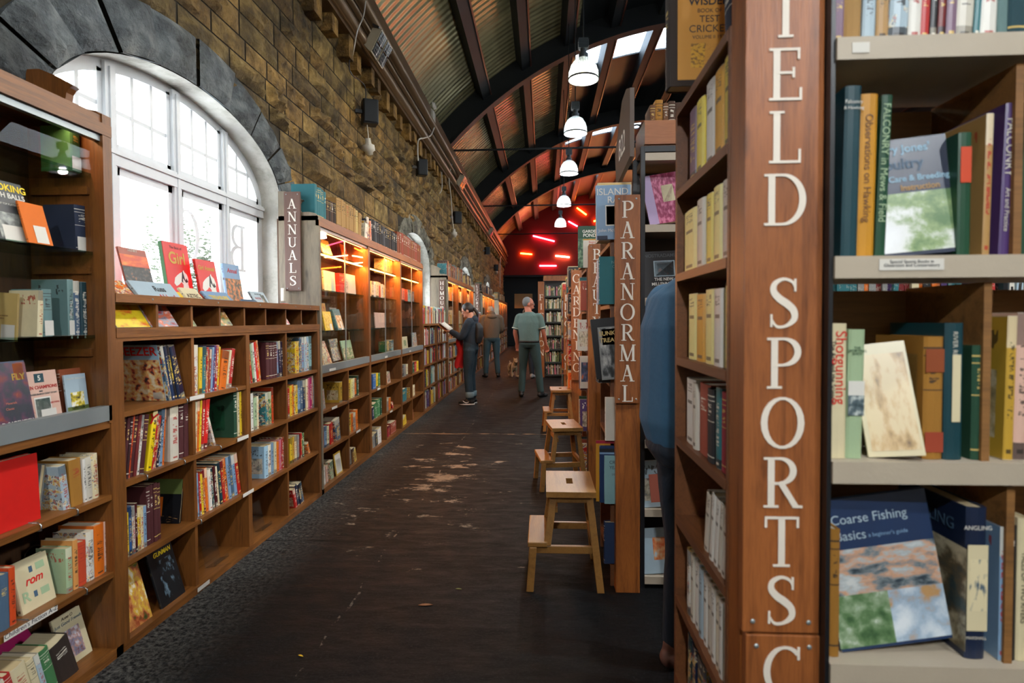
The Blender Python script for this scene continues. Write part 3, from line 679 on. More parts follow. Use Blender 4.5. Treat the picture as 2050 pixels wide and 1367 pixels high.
for k, (x0, z0, x1, z1, c) in enumerate(((2.0, 5.6, 3.0, 5.2, 'p'), (2.2, 4.6, 3.2, 4.5, 'o'), (6.9, 5.6, 8.0, 5.3, 'p'), (6.8, 4.8, 8.1, 4.7, 'w'), (7.2, 4.2, 8.4, 4.1, 'o'), (2.6, 6.4, 3.6, 6.7, 'o'))):
    neon(x0, z0, x1, z1, c, 'slanted %s neon tube on the far red wall, mirrored in glass' % ('pink', 'amber', 'rosy', 'white', 'tangerine', 'upper orange')[k])
# ================================================================== PENDANT LAMPS
def lamp_glass():
    t = NT('prismatic_lamp_glass'); tr = t.n('ShaderNodeBsdfTransparent'); tr.inputs[0].default_value = (.8, .85, .88, 1)
    g = t.n('ShaderNodeBsdfPrincipled'); g.inputs['Base Color'].default_value = lin('c2c8ca'); g.inputs['Roughness'].default_value = .2; g.inputs['Emission Color'].default_value = lin('dfe8f0'); g.inputs['Emission Strength'].default_value = .08
    wv = t.n('ShaderNodeTexWave'); wv.inputs['Scale'].default_value = 12; t.l(t.coord(), wv.inputs[0])
    mx = t.n('ShaderNodeMixShader'); t.l(t.math('ADD', .45, t.math('MULTIPLY', wv.outputs['Fac'], .2)), mx.inputs[0]); t.l(tr.outputs[0], mx.inputs[1]); t.l(g.outputs[0], mx.inputs[2]); t.l(mx.outputs[0], t.out.inputs[0]); return t.m
LAMPG = lamp_glass()
BULB = emit('white_lamp_bulb', 'fff2d8', 14); BULBW = emit('warm_lamp_bulb', 'ffe2a0', 14)
IRONG = plain('grey_lamp_housing', '5a6268', .4, .6)
def lamp(x, y, zb, lab, warm=False, e=55):
    L = empty('pendant_lamp', (x, y, zb)); tag(L, lab, 'pendant lamp', 'glass pendant lamps over the aisle')
    pr = [(.172, 0), (.176, .02), (.172, .09), (.15, .16), (.11, .22), (.06, .25), (.05, .26)]
    m = MB(); m.lathe(pr, 32); m.lathe([(r-.006, z) for r, z in pr], 32); s = m.ob('lamp_shade', LAMPG, L, smooth=True)
    m = MB(); m.lathe([(.178, -.004), (.182, .0), (.18, .016), (.175, .02)], 32); m.ob('shade_rim', BLKPL, L, smooth=True)
    m = MB(); m.lathe([(0, .25), (.055, .25), (.055, .3), (.035, .31), (.035, .36), (.0, .36)], 16); m.box(-.055, .055, -.045, .045, .36, .47)
    for k in range(5): m.box(-.062, .062, -.05, .05, .375+k*.018, .381+k*.018)
    m.ob('lamp_housing', IRONG, L)
    top = math.sqrt(7.7**2-(x-RC)**2)-zb
    MB().tube([(0, 0, .46), (0, 0, top)], .008, 6).ob('hanging_rod', BLKPL, L)
    m = MB(); m.lathe([(0, .07), (.035, .085), (.045, .12), (.03, .17), (0, .18)], 16); m.ob('bulb', BULBW if warm else BULB, L, smooth=True)
    li = bpy.data.lights.new('lamp_light', 'POINT'); li.energy = e; li.color = ((1, .96, .9) if y > 2 else (.93, .97, 1)) if not warm else (1, .87, .64); li.shadow_soft_size = .06
    lo = bpy.data.objects.new('lamp_light', li); COL.objects.link(lo); lo.location = (x, y, zb+.03)
    return L
def lpx(u, v, y, *a, **k):
    p = onY(u, v, y); return lamp(p.x, y, p.z, *a, **k)
lpx(1168, 160, 6.85, 'hanging bell glass lamp with a warm yellow glow, largest over the aisle', True, e=60)
lpx(1152, 268, 8.8, 'second hanging bell glass lamp from the large warm one, bright white', e=45)
lpx(1139, 348, 11.2, 'third hanging bell glass lamp, beside the iron ring on the tie rod', e=45)
lpx(1129, 412, 14.4, 'small white hanging lamp in front of the red wall edge', e=45)
lpx(1122, 453, 17.5, 'smallest hanging glass lamp, last one before the red wall', e=45)
# ================================================================== LEFT BOOKCASES
XFc, XB = -1.72, -2.03       # front plane, back
def led(root, y0, y1, z, x=-1.77, e=7, warm='ff9c40', mt=None):
    so = MB().box(x-.01, x+.01, y0, y1, z-.008, z).ob('light_strip', mt or WARM, root)
    so.matrix_parent_inverse = T((-root.location.x, -root.location.y, 0))
    li = bpy.data.lights.new('shelf_light', 'AREA'); li.shape = 'RECTANGLE'; li.size = .03; li.size_y = y1-y0; li.energy = e; li.color = lin(warm)[:3]
    lo = bpy.data.objects.new('shelf_light', li); COL.objects.link(lo); lo.location = (x-.015, (y0+y1)/2, z-.012); lo.rotation_euler = (0, math.radians(-18), 0)
WARM = emit('warm_led_strip', 'ffa548', 14)
def scroll_panel(y, zt, root, z0=.0, mat=GREYW, x0=-1.715, x1=-2.03, th=.035):
    pr = [(x0, z0), (x0, zt-.01), (x0-.03, zt+.02), (x0-.075, zt+.03)]+[(x0-.12-.035*math.sin(k*PI/6), zt+.07-.05*math.cos(k*PI/6)) for k in range(7)][1:]+[(x0-.2, zt+.165), (x0-.26, zt+.19), (x1, zt+.19), (x1, z0)]
    MB().prism(pr, 'y', y, y+th).ob('end_panel', mat, root).matrix_parent_inverse = T((-root.location.x, -root.location.y, 0))
def glass_case(y0, y1, divs, label, lows, zt=2.155, gl=(1.9, 1.60, 1.27), scrolls=(True, False), lit=True, zs=.955, cat='bookcase'):
    r = empty('glazed_bookcase', (0, 0, 0)); tag(r, label, cat, 'bookcases along the stone wall')
    # positions are world positions: keep the empty at the base and offset the children
    r.location = (XFc, y0, 0); r['_o'] = 1
    ch = []
    def A(mb, n, m): o = mb.ob(n, m, r); o.matrix_parent_inverse = T((-XFc, -y0, 0)); ch.append(o); return o
    if scrolls[0]: 
        q = MB(); r2 = None
        scroll_panel(y0, zt, r)
    else: A(MB().box(XB, XFc, y0, y0+.03, 0, zt), 'side_panel', CASEV)
    if scrolls[1]: scroll_panel(y1-.035, zt, r, mat=CASEV)
    else: A(MB().box(XB, XFc, y1-.03, y1, 0, zt), 'side_panel', CASEV)
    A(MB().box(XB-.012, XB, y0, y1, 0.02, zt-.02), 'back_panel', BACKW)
    A(MB().box(XB, XFc, y0, y1, zt-.035, zt), 'top_board', CASEW)
    A(MB().box(XFc-.02, XFc+.008, y0, y1, zt-.075, zt-.03), 'top_rail', CASEW)
    A(MB().box(XFc-.03, XFc-.005, y0+.03, y1-.03, zt-.10, zt-.075), 'sliding_track', ALU)
    A(MB().box(XB, XFc, y0+.03, y1-.03, zs-.045, zs-.01), 'shelf', CASEW)
    for g in gl: A(MB().box(XB, XFc-.045, y0+.03, y1-.03, g-.012, g), 'glass_shelf', GSH)
    ys_ = [y0+.0]+list(divs)+[y1]
    for d in divs: A(MB().box(XB, XFc+.004, d-.03, d+.03, 0, zt-.03), 'upright', CASEV)
    for i in range(len(ys_)-1):
        a, b = ys_[i]+.03, ys_[i+1]-.03; m_ = (a+b)/2
        A(MB().box(XFc-.03, XFc+.006, a, b, zs-.015, zs+.045), 'lower_track', ALU)
        A(MB().box(XFc-.012, XFc-.007, a, m_+.02, zs+.045, zt-.1), 'glass_door', GLASS)
        A(MB().box(XFc-.026, XFc-.021, m_-.02, b, zs+.045, zt-.1), 'glass_door', GLASS)
        A(MB().box(XFc-.012, XFc-.005, m_-.03, m_-.018, zs+.045, zt-.1), 'door_edge', ALU)
    for z in lows[0]: A(MB().box(XB, XFc, y0+.03, y1-.03, z-.022, z), 'shelf', CASEW)
    for d in lows[1]: A(MB().box(XB, XFc-.004, d-.012, d+.012, .04, zs-.045), 'divider', CASEV)
    A(MB().box(XB, XFc+.005, y0, y1, 0, .04), 'plinth', CASEW)
    return r, A
GSH = glass_mat('greenish_shelf_glass', (.55, .68, .62, 1), .005)
LOW3 = ([.655, .345], [])
# case A: nearest
ca, A = glass_case(.95, 2.215, [], 'tall glazed bookcase with glass shelves, nearest of those along the stone wall', ([.663, .352], []), scrolls=(False, True), gl=(1.93, 1.625, 1.298), zs=.975)
A(MB().box(XFc-.045, XFc+.006, 2.17, 2.215, 0.95, 2.16), 'door_post', CASEV)
led(ca, 1.0, 2.15, 2.115, x=-1.79, e=1.8, warm='ffc890', mt=plain('frosted_strip', 'cfc8b8', .4))
for z in (1.88, 1.57, 1.245): A(MB().box(XB+.02, XFc-.06, 2.165, 2.185, z-.03, z), 'shelf_batten', CASEW)
# cases C, E, G, I with lit upper shelves
cc, A = glass_case(4.33, 8.14, [5.60, 6.86], 'tall glazed bookcase with orange light inside, between the two near windows', ([.645, .335], [4.98, 6.2, 7.45]))
for a, b in ((4.4, 5.55), (5.66, 6.81), (6.92, 8.06)):
    pass
for (a, b, s) in ((4.4, 5.55, 1), (5.66, 6.81, 1), (6.92, 8.08, .7)):
    led(cc, a, b, 2.07, e=10*s)
    led(cc, a, b, 1.885, x=-1.775, e=8*s)
A(MB().lathe([(.0, .075), (.05, .07), (.085, .03), (.09, 0), (.07, .002)], 20, o=(-1.86, 4.62, 2.03)), 'dome_light', emit('white_dome_light', 'fff4e6', 5))
ce, A = glass_case(10.28, 14.1, [11.55, 12.8], 'glazed bookcase with amber light behind the woman reading', ([.645, .335], [10.9, 12.2, 13.5]), gl=(1.72, 1.27))
cg, A = glass_case(16.2, 20.1, [17.5, 18.8], 'far glazed bookcase glowing amber behind the man in the hooded top', ([.645, .335], []), gl=(1.72, 1.27))
ci, A = glass_case(22.1, 27.2, [23.4, 24.7, 26], 'last glazed bookcase, glowing amber in front of the dark end wall', ([.645, .335], []), gl=(1.72, 1.27))
for c_, y0, ab in ((ce, 10.28, ((10.35, 11.5), (11.6, 12.75), (12.85, 14.0))), (cg, 16.2, ((16.3, 17.4), (17.6, 18.7), (18.9, 20))), (ci, 22.1, ((22.2, 23.3), (23.5, 24.6), (24.8, 27)))):
    for a, b in ab:
        led(c_, a, b, 2.07, e=9 if y0 < 12 else 14)
# open cases under the windows
def open_case(y0, y1, divs, label, top=1.30, rows=(.98, .69, .36), nm='open_bookcase', extra=None):
    r = empty(nm, (XFc, y0, 0)); tag(r, label, 'bookcase', 'bookcases along the stone wall')
    def A(mb, n, m): o = mb.ob(n, m, r); o.matrix_parent_inverse = T((-XFc, -y0, 0)); return o
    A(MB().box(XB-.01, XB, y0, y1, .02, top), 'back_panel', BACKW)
    A(MB().box(XB, XFc, y0, y1, top-.03, top), 'top_board', CASEW)
    A(MB().box(XB, XFc+.004, y0, y1, 0, .035), 'plinth', CASEW)
    for d, big in divs:
        w = .02 if big else .011; A(MB().box(XB, XFc+(.004 if big else -.008), d-w, d+w, .035, top-.03), 'upright' if big else 'divider', CASEV)
    for z in rows: A(MB().box(XB, XFc, y0, y1, z-.022, z), 'shelf', CASEW)
    return r, A
cb, A = open_case(2.222, 4.325, [(2.235, 1), (2.74, 0), (3.245, 1), (3.77, 0), (4.30, 1)], 'open wooden bookcase of annuals under the first arched window')
# display slots and top rails
A(MB().box(XFc-.02, XFc+.004, 2.222, 4.325, 1.285, 1.325), 'slot_rail', CASEW)
A(MB().box(XFc-.02, XFc+.004, 2.222, 4.325, 1.43, 1.465), 'top_rail', CASEW)
A(MB().box(XB, XFc-.02, 2.222, 4.325, 1.425, 1.438), 'display_board', CASEW)
A(MB().box(XB, XB+.012, 2.222, 4.325, 1.30, 1.43), 'slot_back', CASEV)
A(MB().box(-2.2, XB, 2.3, 4.32, 1.40, 1.425), 'window_board', CASEW)
for d in (2.49, 2.745, 2.99, 3.245, 3.5, 3.78, 4.03, 4.31): A(MB().box(XB, XFc-.012, d-.008, d+.008, 1.325, 1.43), 'slot_divider', CASEV)
for yy in (2.44, 2.7, 2.95, 3.4, 3.9, 4.15):
    A(MB().lathe([(0, .003), (.004, .002), (.005, 0)], 8).box(0, 0, 0, 0, 0, 0), 'screw', ALU).matrix_basis = T((XFc+.004, yy, 1.448))@RyM(PI/2)
cd, A = open_case(8.14, 10.28, [(8.17, 1), (8.67, 0), (9.2, 1), (9.74, 0), (10.26, 1)], 'open bookcase of colourful paperbacks under the second arched window')
cf, A = open_case(14.1, 16.2, [(14.13, 1), (14.65, 0), (15.15, 1), (15.67, 0), (16.17, 1)], 'open bookcase under the third arched window, behind the man in the hooded top')
ch_, A = open_case(20.1, 22.1, [(20.13, 1), (21.1, 0), (22.07, 1)], 'distant open bookcase under the fourth arched window')
# paper labels and wire clips
def slip(x, y, z, w=.1, h=.02, lab=None, rot=0):
    o = MB().box(0, .0015, 0, w, 0, h).ob('shelf_label', PAPER, M=T((x, y, z))); return o
SL = []
for u, v, z, w in ((392, 795, .965, .12), (484, 905, .675, .12), (495, 1022, .345, .12), (60, 1235, .336, .20), (664, 764, .945, .14), (772, 716, .945, .1), (820, 703, .945, .08), (668, 795, .63, .12), (757, 743+10, .63, .1), (716, 862, .32, .12), (782, 822, .32, .1), (405, 1185, .01, .1)):
    yy = Yat(u, XFc, z); 
    o = slip(XFc+.007, yy-w/2, z, w); tag(o, 'small white printed label strip on the shelf edge of the wall bookcases', 'label', 'shelf edge labels on the wall bookcases'); SL.append((o, yy, z, w))
t_ = sans("Children's Fiction A-Z", .022, SL[3][0], T((.0018, .1, .006))@RzM(PI/2), ink('black'))
# ================================================================== SIGN BOARDS
def sign(txt, pitch, size, M, W, H, lab, mat=POSTB, wid=1.0, letter=SIGNP, top=.04, screws=True, fnt='serif', name='sign_board'):
    o = MB().box(-W/2, W/2, 0, .022, -H, 0).ob(name, mat, M=M, bev=.002); tag(o, lab, 'sign')
    serif(txt, size, o, T((0, -.0003, -top)), letter, vertical=pitch, wid=wid, dep=.0015)
    if screws:
        for sx in (-1, 1):
            for zz in (-.02, -H+.02):
                MB().lathe([(0, .002), (.0035, .0015), (.0045, 0)], 10).ob('screw', ALU, o, smooth=True, M=T((sx*(W/2-.018), -.0005, zz))@RxM(PI/2))
    return o
GREYSIGN = wood('brown_painted_sign_board', '6a4a3c', '4d342a', 'Z', .5)
sign('ANNUALS', .0975, .074, T((-1.911, 4.305, 2.335)), .125, .755, 'tall brown board reading ANNUALS on the grey end panel by the window', GREYSIGN, 1.12, top=.055)
p = onY(884, 560, 10.22); sign('HUMOUR', .088, .062, T((p.x, 10.24, p.z)), .1, .40*1.5, 'small dark board reading HUMOUR on a weathered end panel', GREYSIGN, 1.3, top=.03)
p = onY(955, 567, 16.15); sign('LIT/CRIT', .094, .066, T((p.x, 16.16, p.z)), .13, .86, 'narrow board reading LIT/CRIT behind the woman with the open book', GREYSIGN, 1.4, top=.05)
# ================================================================== RIGHT-HAND POSTS AND CASES
def post(x0, x1, y, H, lab, d=.07, mat=POSTW):
    o = MB().box(x0, x1, y, y+d, 0, H).ob('wooden_post', mat, bev=.003); tag(o, lab, 'post', 'posts along the aisle'); return o
PX0, PX1 = .352, .478
post(.354, .480, 1.045, 3.0, 'varnished wooden post carrying the large FIELD SPORTS board', mat=POSTW)
o = sign('FIELD', .1065, .0885, T((.4145, 1.02, 2.17)), .132, 2.17-.797, 'large varnished board with cream letters FIELD SPORTS on the near post', POSTB, .96, top=2.17-onY(1570, 97, 1.02).z-.213)
serif('SPORTS', .0885, o, T((0, -.0003, -(2.17-onY(1570, 555, 1.02).z))), SIGNP, vertical=.1043, wid=.96, dep=.0015)
sign('C', .11, .088, T((.4185, 1.02, .793)), .127, .76, 'lower varnished board starting with a large letter C, under FIELD SPORTS', POSTB, .98, top=.02)
post(PX0, .470, 2.825, 1.94, 'knotty orange wooden post under the PARANORMAL board')
sign('PARANORMAL', .0985, .080, T((.405, 2.8, 1.948)), .119, 1.005, 'tall varnished board with cream letters PARANORMAL', POSTB, 1.0, top=.03)
post(PX0, .475, 4.53, 1.93, 'dark brown post carrying the BEAUTY board')
sign('BEAUTY', .105, .083, T((.415, 4.505, 1.937)), .122, .64, 'brown board with cream letters BEAUTY, partly hidden by teal books', GREYSIGN if False else POSTB, 1.0, top=.04)
post(.34, .46, 7.04, 1.95, 'dark post under the GARDENING board')
sign('GARDENING', .135, .105, T((.40, 7.01, 1.95)), .125, 1.34, 'brown board with cream letters GARDENING, further along the aisle', POSTB, 1.05, top=.05)
post(.40, .52, 8.95, 1.9, 'slim dark post between GARDENING and EDUCATION')
sign('M', .16, .11, T((.452, 8.92, 1.9)), .13, 1.2, 'dark board whose first letter M shows beside GARDENING', POSTB, 1.1, top=.05)
post(.37, .49, 10.5, 1.85, 'dark post under the EDUCATION board')
sign('EDUCATION', .155, .115, T((.43, 10.47, 1.85)), .13, 1.5, 'narrow dark board with cream letters EDUCATION beyond GARDENING', POSTB, 1.1, top=.05)
o = MB().box(-.125, .02, 13.45, 13.55, 0, 2.24).ob('wooden_post', POSTW); tag(o, 'wide wooden post at the end of the aisle under the FICTION letters', 'post', 'posts along the aisle')
o = sign('FICTION', .215, .135, T((-.052, 13.43, 2.0)), .14, 1.62, 'dark board with cream letters FICTION beside the shelf behind the standing man', POSTB, 1.1, top=.06, screws=False)
def steel_case(x0, x1, y0, y1, z1, shelves, lab, uw=.02, backs=None, divs=(), nm='steel_framed_bookcase', shmat=GREYP, back=True, grp='bookcases beside the aisle posts'):
    r = empty(nm, (x0, y0, 0)); tag(r, lab, 'bookcase', grp)
    def A(mb, n, m): o = mb.ob(n, m, r); o.matrix_parent_inverse = T((-x0, -y0, 0)); return o
    for x in (x0, x1):
        for y in (y0, y1-.03): A(MB().box(x, x+uw, y, y+.03, 0, z1), 'upright', BLACKM)
    for z in shelves: A(MB().box(x0+uw, x1, y0+.002, y1-.002, z-.032, z).box(x0+uw, x1, y0-.006, y0+.002, z-.036, z+.001), 'shelf', shmat)
    if back: A(MB().box(x0+.02, x1, y1-.012, y1, 0.05, z1), 'back_panel', BLACKM)
    return r, A
# FIELD SPORTS case, facing the viewer
fs, A = steel_case(.4815, 1.75, 1.0, 1.24, 2.7, [2.17, 1.815, 1.453, 1.106, .758, .4, .06], 'grey painted bookcase of falconry and fishing books beside FIELD SPORTS', uw=.007, back=False)
BOARD = wood('brown_hardboard', '8a5f30', '5c3d1c', 'X', .6)
for z, h, xs in ((1.453, .315, (.787, 1.12, 1.45)), (1.106, .30, (.742, 1.08, 1.4)), (.758, .30, (.785, 1.1, 1.42)), (.4, .3, (.8, 1.2)), (1.815, .2, (1.2,)), (.06, .29, (.8, 1.2))):
    A(MB().box(.51, 1.74, 1.222, 1.23, z, z+h), 'back_board', BOARD)
    for x in xs: A(MB().box(x, x+.013, 1.012, 1.222, z, z+h+.004), 'divider', BOARD)
# side shelves of the near post with pale almanacks
def side_shelf(y0, y1, x0, x1, zs, z1, lab, mat=SIDEW):
    r = empty('narrow_side_shelf', (x0, y0, 0)); tag(r, lab, 'shelf unit', 'narrow shelf units facing the aisle')
    def A(mb, n, m): o = mb.ob(n, m, r); o.matrix_parent_inverse = T((-x0, -y0, 0)); return o
    A(MB().box(x0, x1, y1-.018, y1, 0, z1), 'side_panel', SIDEW); A(MB().box(x0, x1, y0, y0+.012, 0, z1), 'side_panel', SIDEW)
    A(MB().box(x1-.008, x1, y0+.012, y1-.018, 0, z1-.02), 'back_panel', SIDEW)
    for z in zs: A(MB().box(x0-.002, x1-.008, y0+.012, y1-.018, z-.02, z), 'shelf', SIDEW)
    return r
WZ = [1.898, 1.685, 1.468, 1.25, 1.038, .828, .612, .40, .18]
side_shelf(1.115, 1.56, .352, .484, WZ, 1.9, 'narrow stained shelf unit of yellow almanacks beside the near post')
SZ = [2.02-.315*k for k in range(6)]+[.1]
side_shelf(2.90, 3.42, .335, .47, [1.74, 1.425, 1.03, .745, .43, .12], 1.9, 'narrow shelf unit facing the aisle behind PARANORMAL')
side_shelf(4.61, 5.2, .345, .47, [1.76, 1.42, 1.10, .78, .45, .12], 1.9, 'narrow shelf unit facing the aisle behind BEAUTY')
side_shelf(7.12, 7.8, .345, .46, [1.76, 1.42, 1.10, .78, .45, .12], 1.9, 'narrow shelf unit facing the aisle behind GARDENING')
side_shelf(9.03, 9.6, .395, .51, [1.76, 1.42, 1.10, .78, .45, .12], 1.9, 'narrow shelf unit facing the aisle before EDUCATION')
side_shelf(10.6, 11.2, .365, .49, [1.76, 1.42, 1.10, .78, .45, .12], 1.9, 'narrow shelf unit facing the aisle behind EDUCATION')
pn, A = steel_case(.482, 2.2, 2.88, 3.16, 2.2, [2.165, 1.815, 1.455, 1.105, .745, .40, .06], 'black steel bookcase of paranormal books behind the man in blue')
A(MB().box(.50, 1.4, 2.876, 2.885, 2.172, 2.20), 'top_rail', BLACKM)
for (yy, lb) in ((4.62, 'dark steel bookcase running off behind BEAUTY'), (7.13, 'dark steel bookcase running off behind GARDENING'), (10.6, 'dark steel bookcase running off behind EDUCATION')):
    steel_case(.49, 2.6, yy, yy+.3, 2.1, [1.8, 1.45, 1.1, .74, .4], lb)
# wooden tray with old books and the end board
o = MB().box(.50, 1.30, 2.88, 2.895, 2.21, 2.325).box(.50, 1.30, 3.15, 3.165, 2.21, 2.3).box(.50, 1.3, 2.895, 3.15, 2.205, 2.215).box(.50, .515, 2.895, 3.15, 2.21, 2.33).ob('wooden_tray', wood('pale_knotty_pine', 'a8683a', '7c4622', 'X', .4, knots=True)); tag(o, 'knotty pine tray of ancient books on top of the black bookcase', 'tray')
o = MB().prism([(2.66, 2.09), (3.16, 2.07), (3.2, 2.25), (2.92, 2.44), (2.78, 2.44), (2.66, 2.40)], 'x', .395, .415).ob('bay_number_board', plain('brown_painted_board', '59473a', .5)); tag(o, 'brown end board marked with a bay number, above the PARANORMAL post', 'sign')
mb = sans('B22', .15, o, T((.3945, 2.93, 2.17))@RzM(-PI/2), SIGNP, bold=0)
# far bookcases of the right-hand side
fc, A = steel_case(.02, .56, 13.5, 13.8, 2.35, [1.91, 1.61, 1.30, .98, .665, .36, .06], 'tall fiction bookcase facing the camera at the end of the aisle', shmat=plain('dark_grey_shelf', '2c3432', .5))
A(MB().box(.0, .6, 13.48, 13.52, 2.26, 2.38), 'header_board', POSTW)
dc, A = steel_case(1.2, 4.6, 3.6, 3.9, 2.0, [1.35, 1.0], 'dark bookcase seen through the gap above the fishing books')
# poster board at the far end
o = MB().box(0, 1.05, 0, .03, 0, .9).ob('hanging_poster', plain('tan_poster', '8a6a42', .7), M=T((onY(1030, 617, 26).x, 26, onY(1030, 617, 26).z))); 
o.scale = (onY(1066, 617, 26).x-onY(1030, 617, 26).x)/1.05, 1, (onY(1066, 588, 26).z-onY(1066, 617, 26).z)/.9
tag(o, 'tan poster board hanging in the dark at the far end', 'poster')
# ================================================================== BOOKS
ORD = ['first', 'second', 'third', 'fourth', 'fifth', 'sixth', 'seventh', 'eighth', 'ninth', 'tenth', 'eleventh', 'twelfth', 'thirteenth', 'fourteenth', 'fifteenth', 'sixteenth']
GROUPS = {}
class Frame:       # along: 'L' wall cases (spines +X), 'W' side shelves (spines -X), 'C' facing the camera (spines -Y)
    def __init__(s, kind, plane): s.k, s.p = kind, plane
    def s_at(s, px, z):
        if s.k == 'C': return Xat(px, s.p, z)
        y = Yat(px, s.p, z); return y if s.k == 'L' else -y
    def M(s, a, z, off=0):
        if s.k == 'L': return T((s.p-off, a, z))@RzM(PI/2)
        if s.k == 'W': return T((s.p+off, -a, z))@RzM(-PI/2)
        return T((a, s.p+off, z))
STY = {'_': 'blank', '*': 'comic', '=': 'cloth', '~': 'old', '^': 'almanack'}
def row(fr, z, spec, loc, noun='book', name='book', dmax=.2, h0=.22, jit=.006, dfix=None):
    items = []; h = h0; lean = 0; out = []
    for it in spec.split(';'):
        q = it.split()
        if not q: continue
        px = float(q[0]); col = q[1] if len(q) > 1 else '.'
        if len(q) > 2: h = float(q[2])/100
        if len(q) > 3: lean = float(q[3])
        items.append((px, col, h, lean))
    for i in range(len(items)-1):
        px, col, hh, ln = items[i]
        if col == '.': continue
        a, b = fr.s_at(px, z), fr.s_at(items[i+1][0], z)
        out.append((a, b-a, col, hh, ln))
    return rowm(fr, z, out, loc, noun, name, dmax, jit, dfix)
def rowm(fr, z, out, loc, noun, name, dmax=.2, jit=.006, dfix=None):
    made = []; cnt = {}; tot = {}
    for a, w, col, h, ln in out: c = col.strip('*=~^_'); tot[c] = tot.get(c, 0)+1
    for a, w, col, h, ln in out:
        stl = STY.get(col[-1], 'jacket'); c = col.strip('*=~^_'); th = max(.004, w*math.cos(math.radians(ln))*.975)
        hh = h*R.uniform(.975, 1.025); d = dfix or min(dmax, hh*R.uniform(.68, .76))
        o = book(th, d, hh, c, stl, name); off = R.uniform(0, jit)
        l = math.radians(ln); M = fr.M(a, z+.0008, off)
        if ln >= 0: M = M@RyM(l)
        else: M = M@T((w, 0, 0))@RyM(l)@T((-th, 0, 0))
        o.matrix_basis = M
        cnt[c] = cnt.get(c, 0)+1
        adj = 'slim ' if th < .013 else ('thick ' if th > .034 else '')
        pat = 'illustrated ' if stl == 'comic' and not adj else ''
        od = '' if tot[c] == 1 else ', %s such from left' % ORD[min(cnt[c], 16)-1]
        lb = '%s%s%s %s%s%s, %s' % ('leaning ' if abs(ln) > 12 and not adj and not pat else '', adj, pat, NAMES.get(c, c), ' '+noun, od, loc)
        if len(lb.split()) > 16: lb = '%s %s%s, %s' % (NAMES.get(c, c), noun, od, loc)
        tag(o, ' '.join(lb.split()), 'book', 'books, '+loc); made.append(o)
    return made
def fill(fr, z, px0, px1, loc, noun, name, pal, w=(.012, .035), h=(.17, .23), lean=0, gap=.0, dmax=.2, dfix=None):
    a, e = fr.s_at(px0, z), fr.s_at(px1, z); out = []
    while a < e-.008:
        ww = min(R.uniform(*w), e-a)
        if R.random() > gap: out.append((a, ww, R.choice(pal), R.uniform(*h), lean))
        a += ww
    return rowm(fr, z, out, loc, noun, name, dmax, dfix=dfix)
def face(x, ys, z, W, H, th, col, lean, lab, style='jacket', name='book', title=(), pics=(), slipp=None, base='cloth', yaw=0):
    """book standing with its front cover towards the aisle; title: (text, size, v, colour, kind[, u]); pics: (mat, u, v, w, h)"""
    o = book(th, W, H, col, style if style != 'plain' else 'almanack', name)
    if style == 'plain': o.data.materials[1] = FLAT
    o.matrix_basis = T((x, ys, z+.0008))@RzM(math.radians(yaw))@RyM(-math.radians(lean))@T((-th, 0, 0))
    tag(o, lab, 'book'); deco(o, T((th+.0003, 0, 0))@RzM(PI/2), W, H, title, pics, slipp); return o
def facecam(x, y, z, W, H, th, col, lean, lab, style='jacket', name='book', title=(), pics=(), slipp=None, roll=0, yaw=0):
    """book standing with its front cover towards the viewer (-Y)"""
    o = book(th, W, H, col, style if style != 'plain' else 'almanack', name)
    if style == 'plain': o.data.materials[1] = FLAT
    o.matrix_basis = T((x, y, z+.0008))@RzM(math.radians(yaw))@RxM(-math.radians(lean))@RyM(math.radians(roll))@RzM(-PI/2)@T((-th, 0, 0))
    tag(o, lab, 'book'); deco(o, T((th+.0003, 0, 0))@RzM(PI/2), W, H, title, pics, slipp); return o
def deco(o, M, W, H, title, pics, slipp):
    for (mt, u, v, w, h) in pics: plate(o, mt, M@T((u*W, 0, v*H)), w*W, h*H)
    for t in title:
        txt, size, v, c, kind = t[:5]; u = t[5] if len(t) > 5 else .5; Mt = M@T((u*W, -.0006, v*H))
        if kind == 'serif': serif(txt, size, o, Mt, ink(c), 'title', dep=.0003)
        else: sans(txt, size, o, Mt, ink(c), 'title', shear=.3 if 'i' in kind else 0, bold=.02 if 'b' in kind else 0, sx=t[6] if len(t) > 6 else 1)
    if slipp: u, v, w, h = slipp; plate(o, PAPER, M@T((u*W, -.0008, v*H)), w*W, h*H, 'price_slip')
def spine_text(o, txt, size, z, c, kind='s', x=None, shift=0):
    w = o.dimensions.x if o.data else .03; w = max(v.co.x for v in o.data.vertices)
    M = T((w/2-size*.36+shift, -.0006, z))@RyM(PI/2)
    sans(txt, size, o, M, ink(c), 'title', al='LEFT')
LF = Frame('L', -1.745)
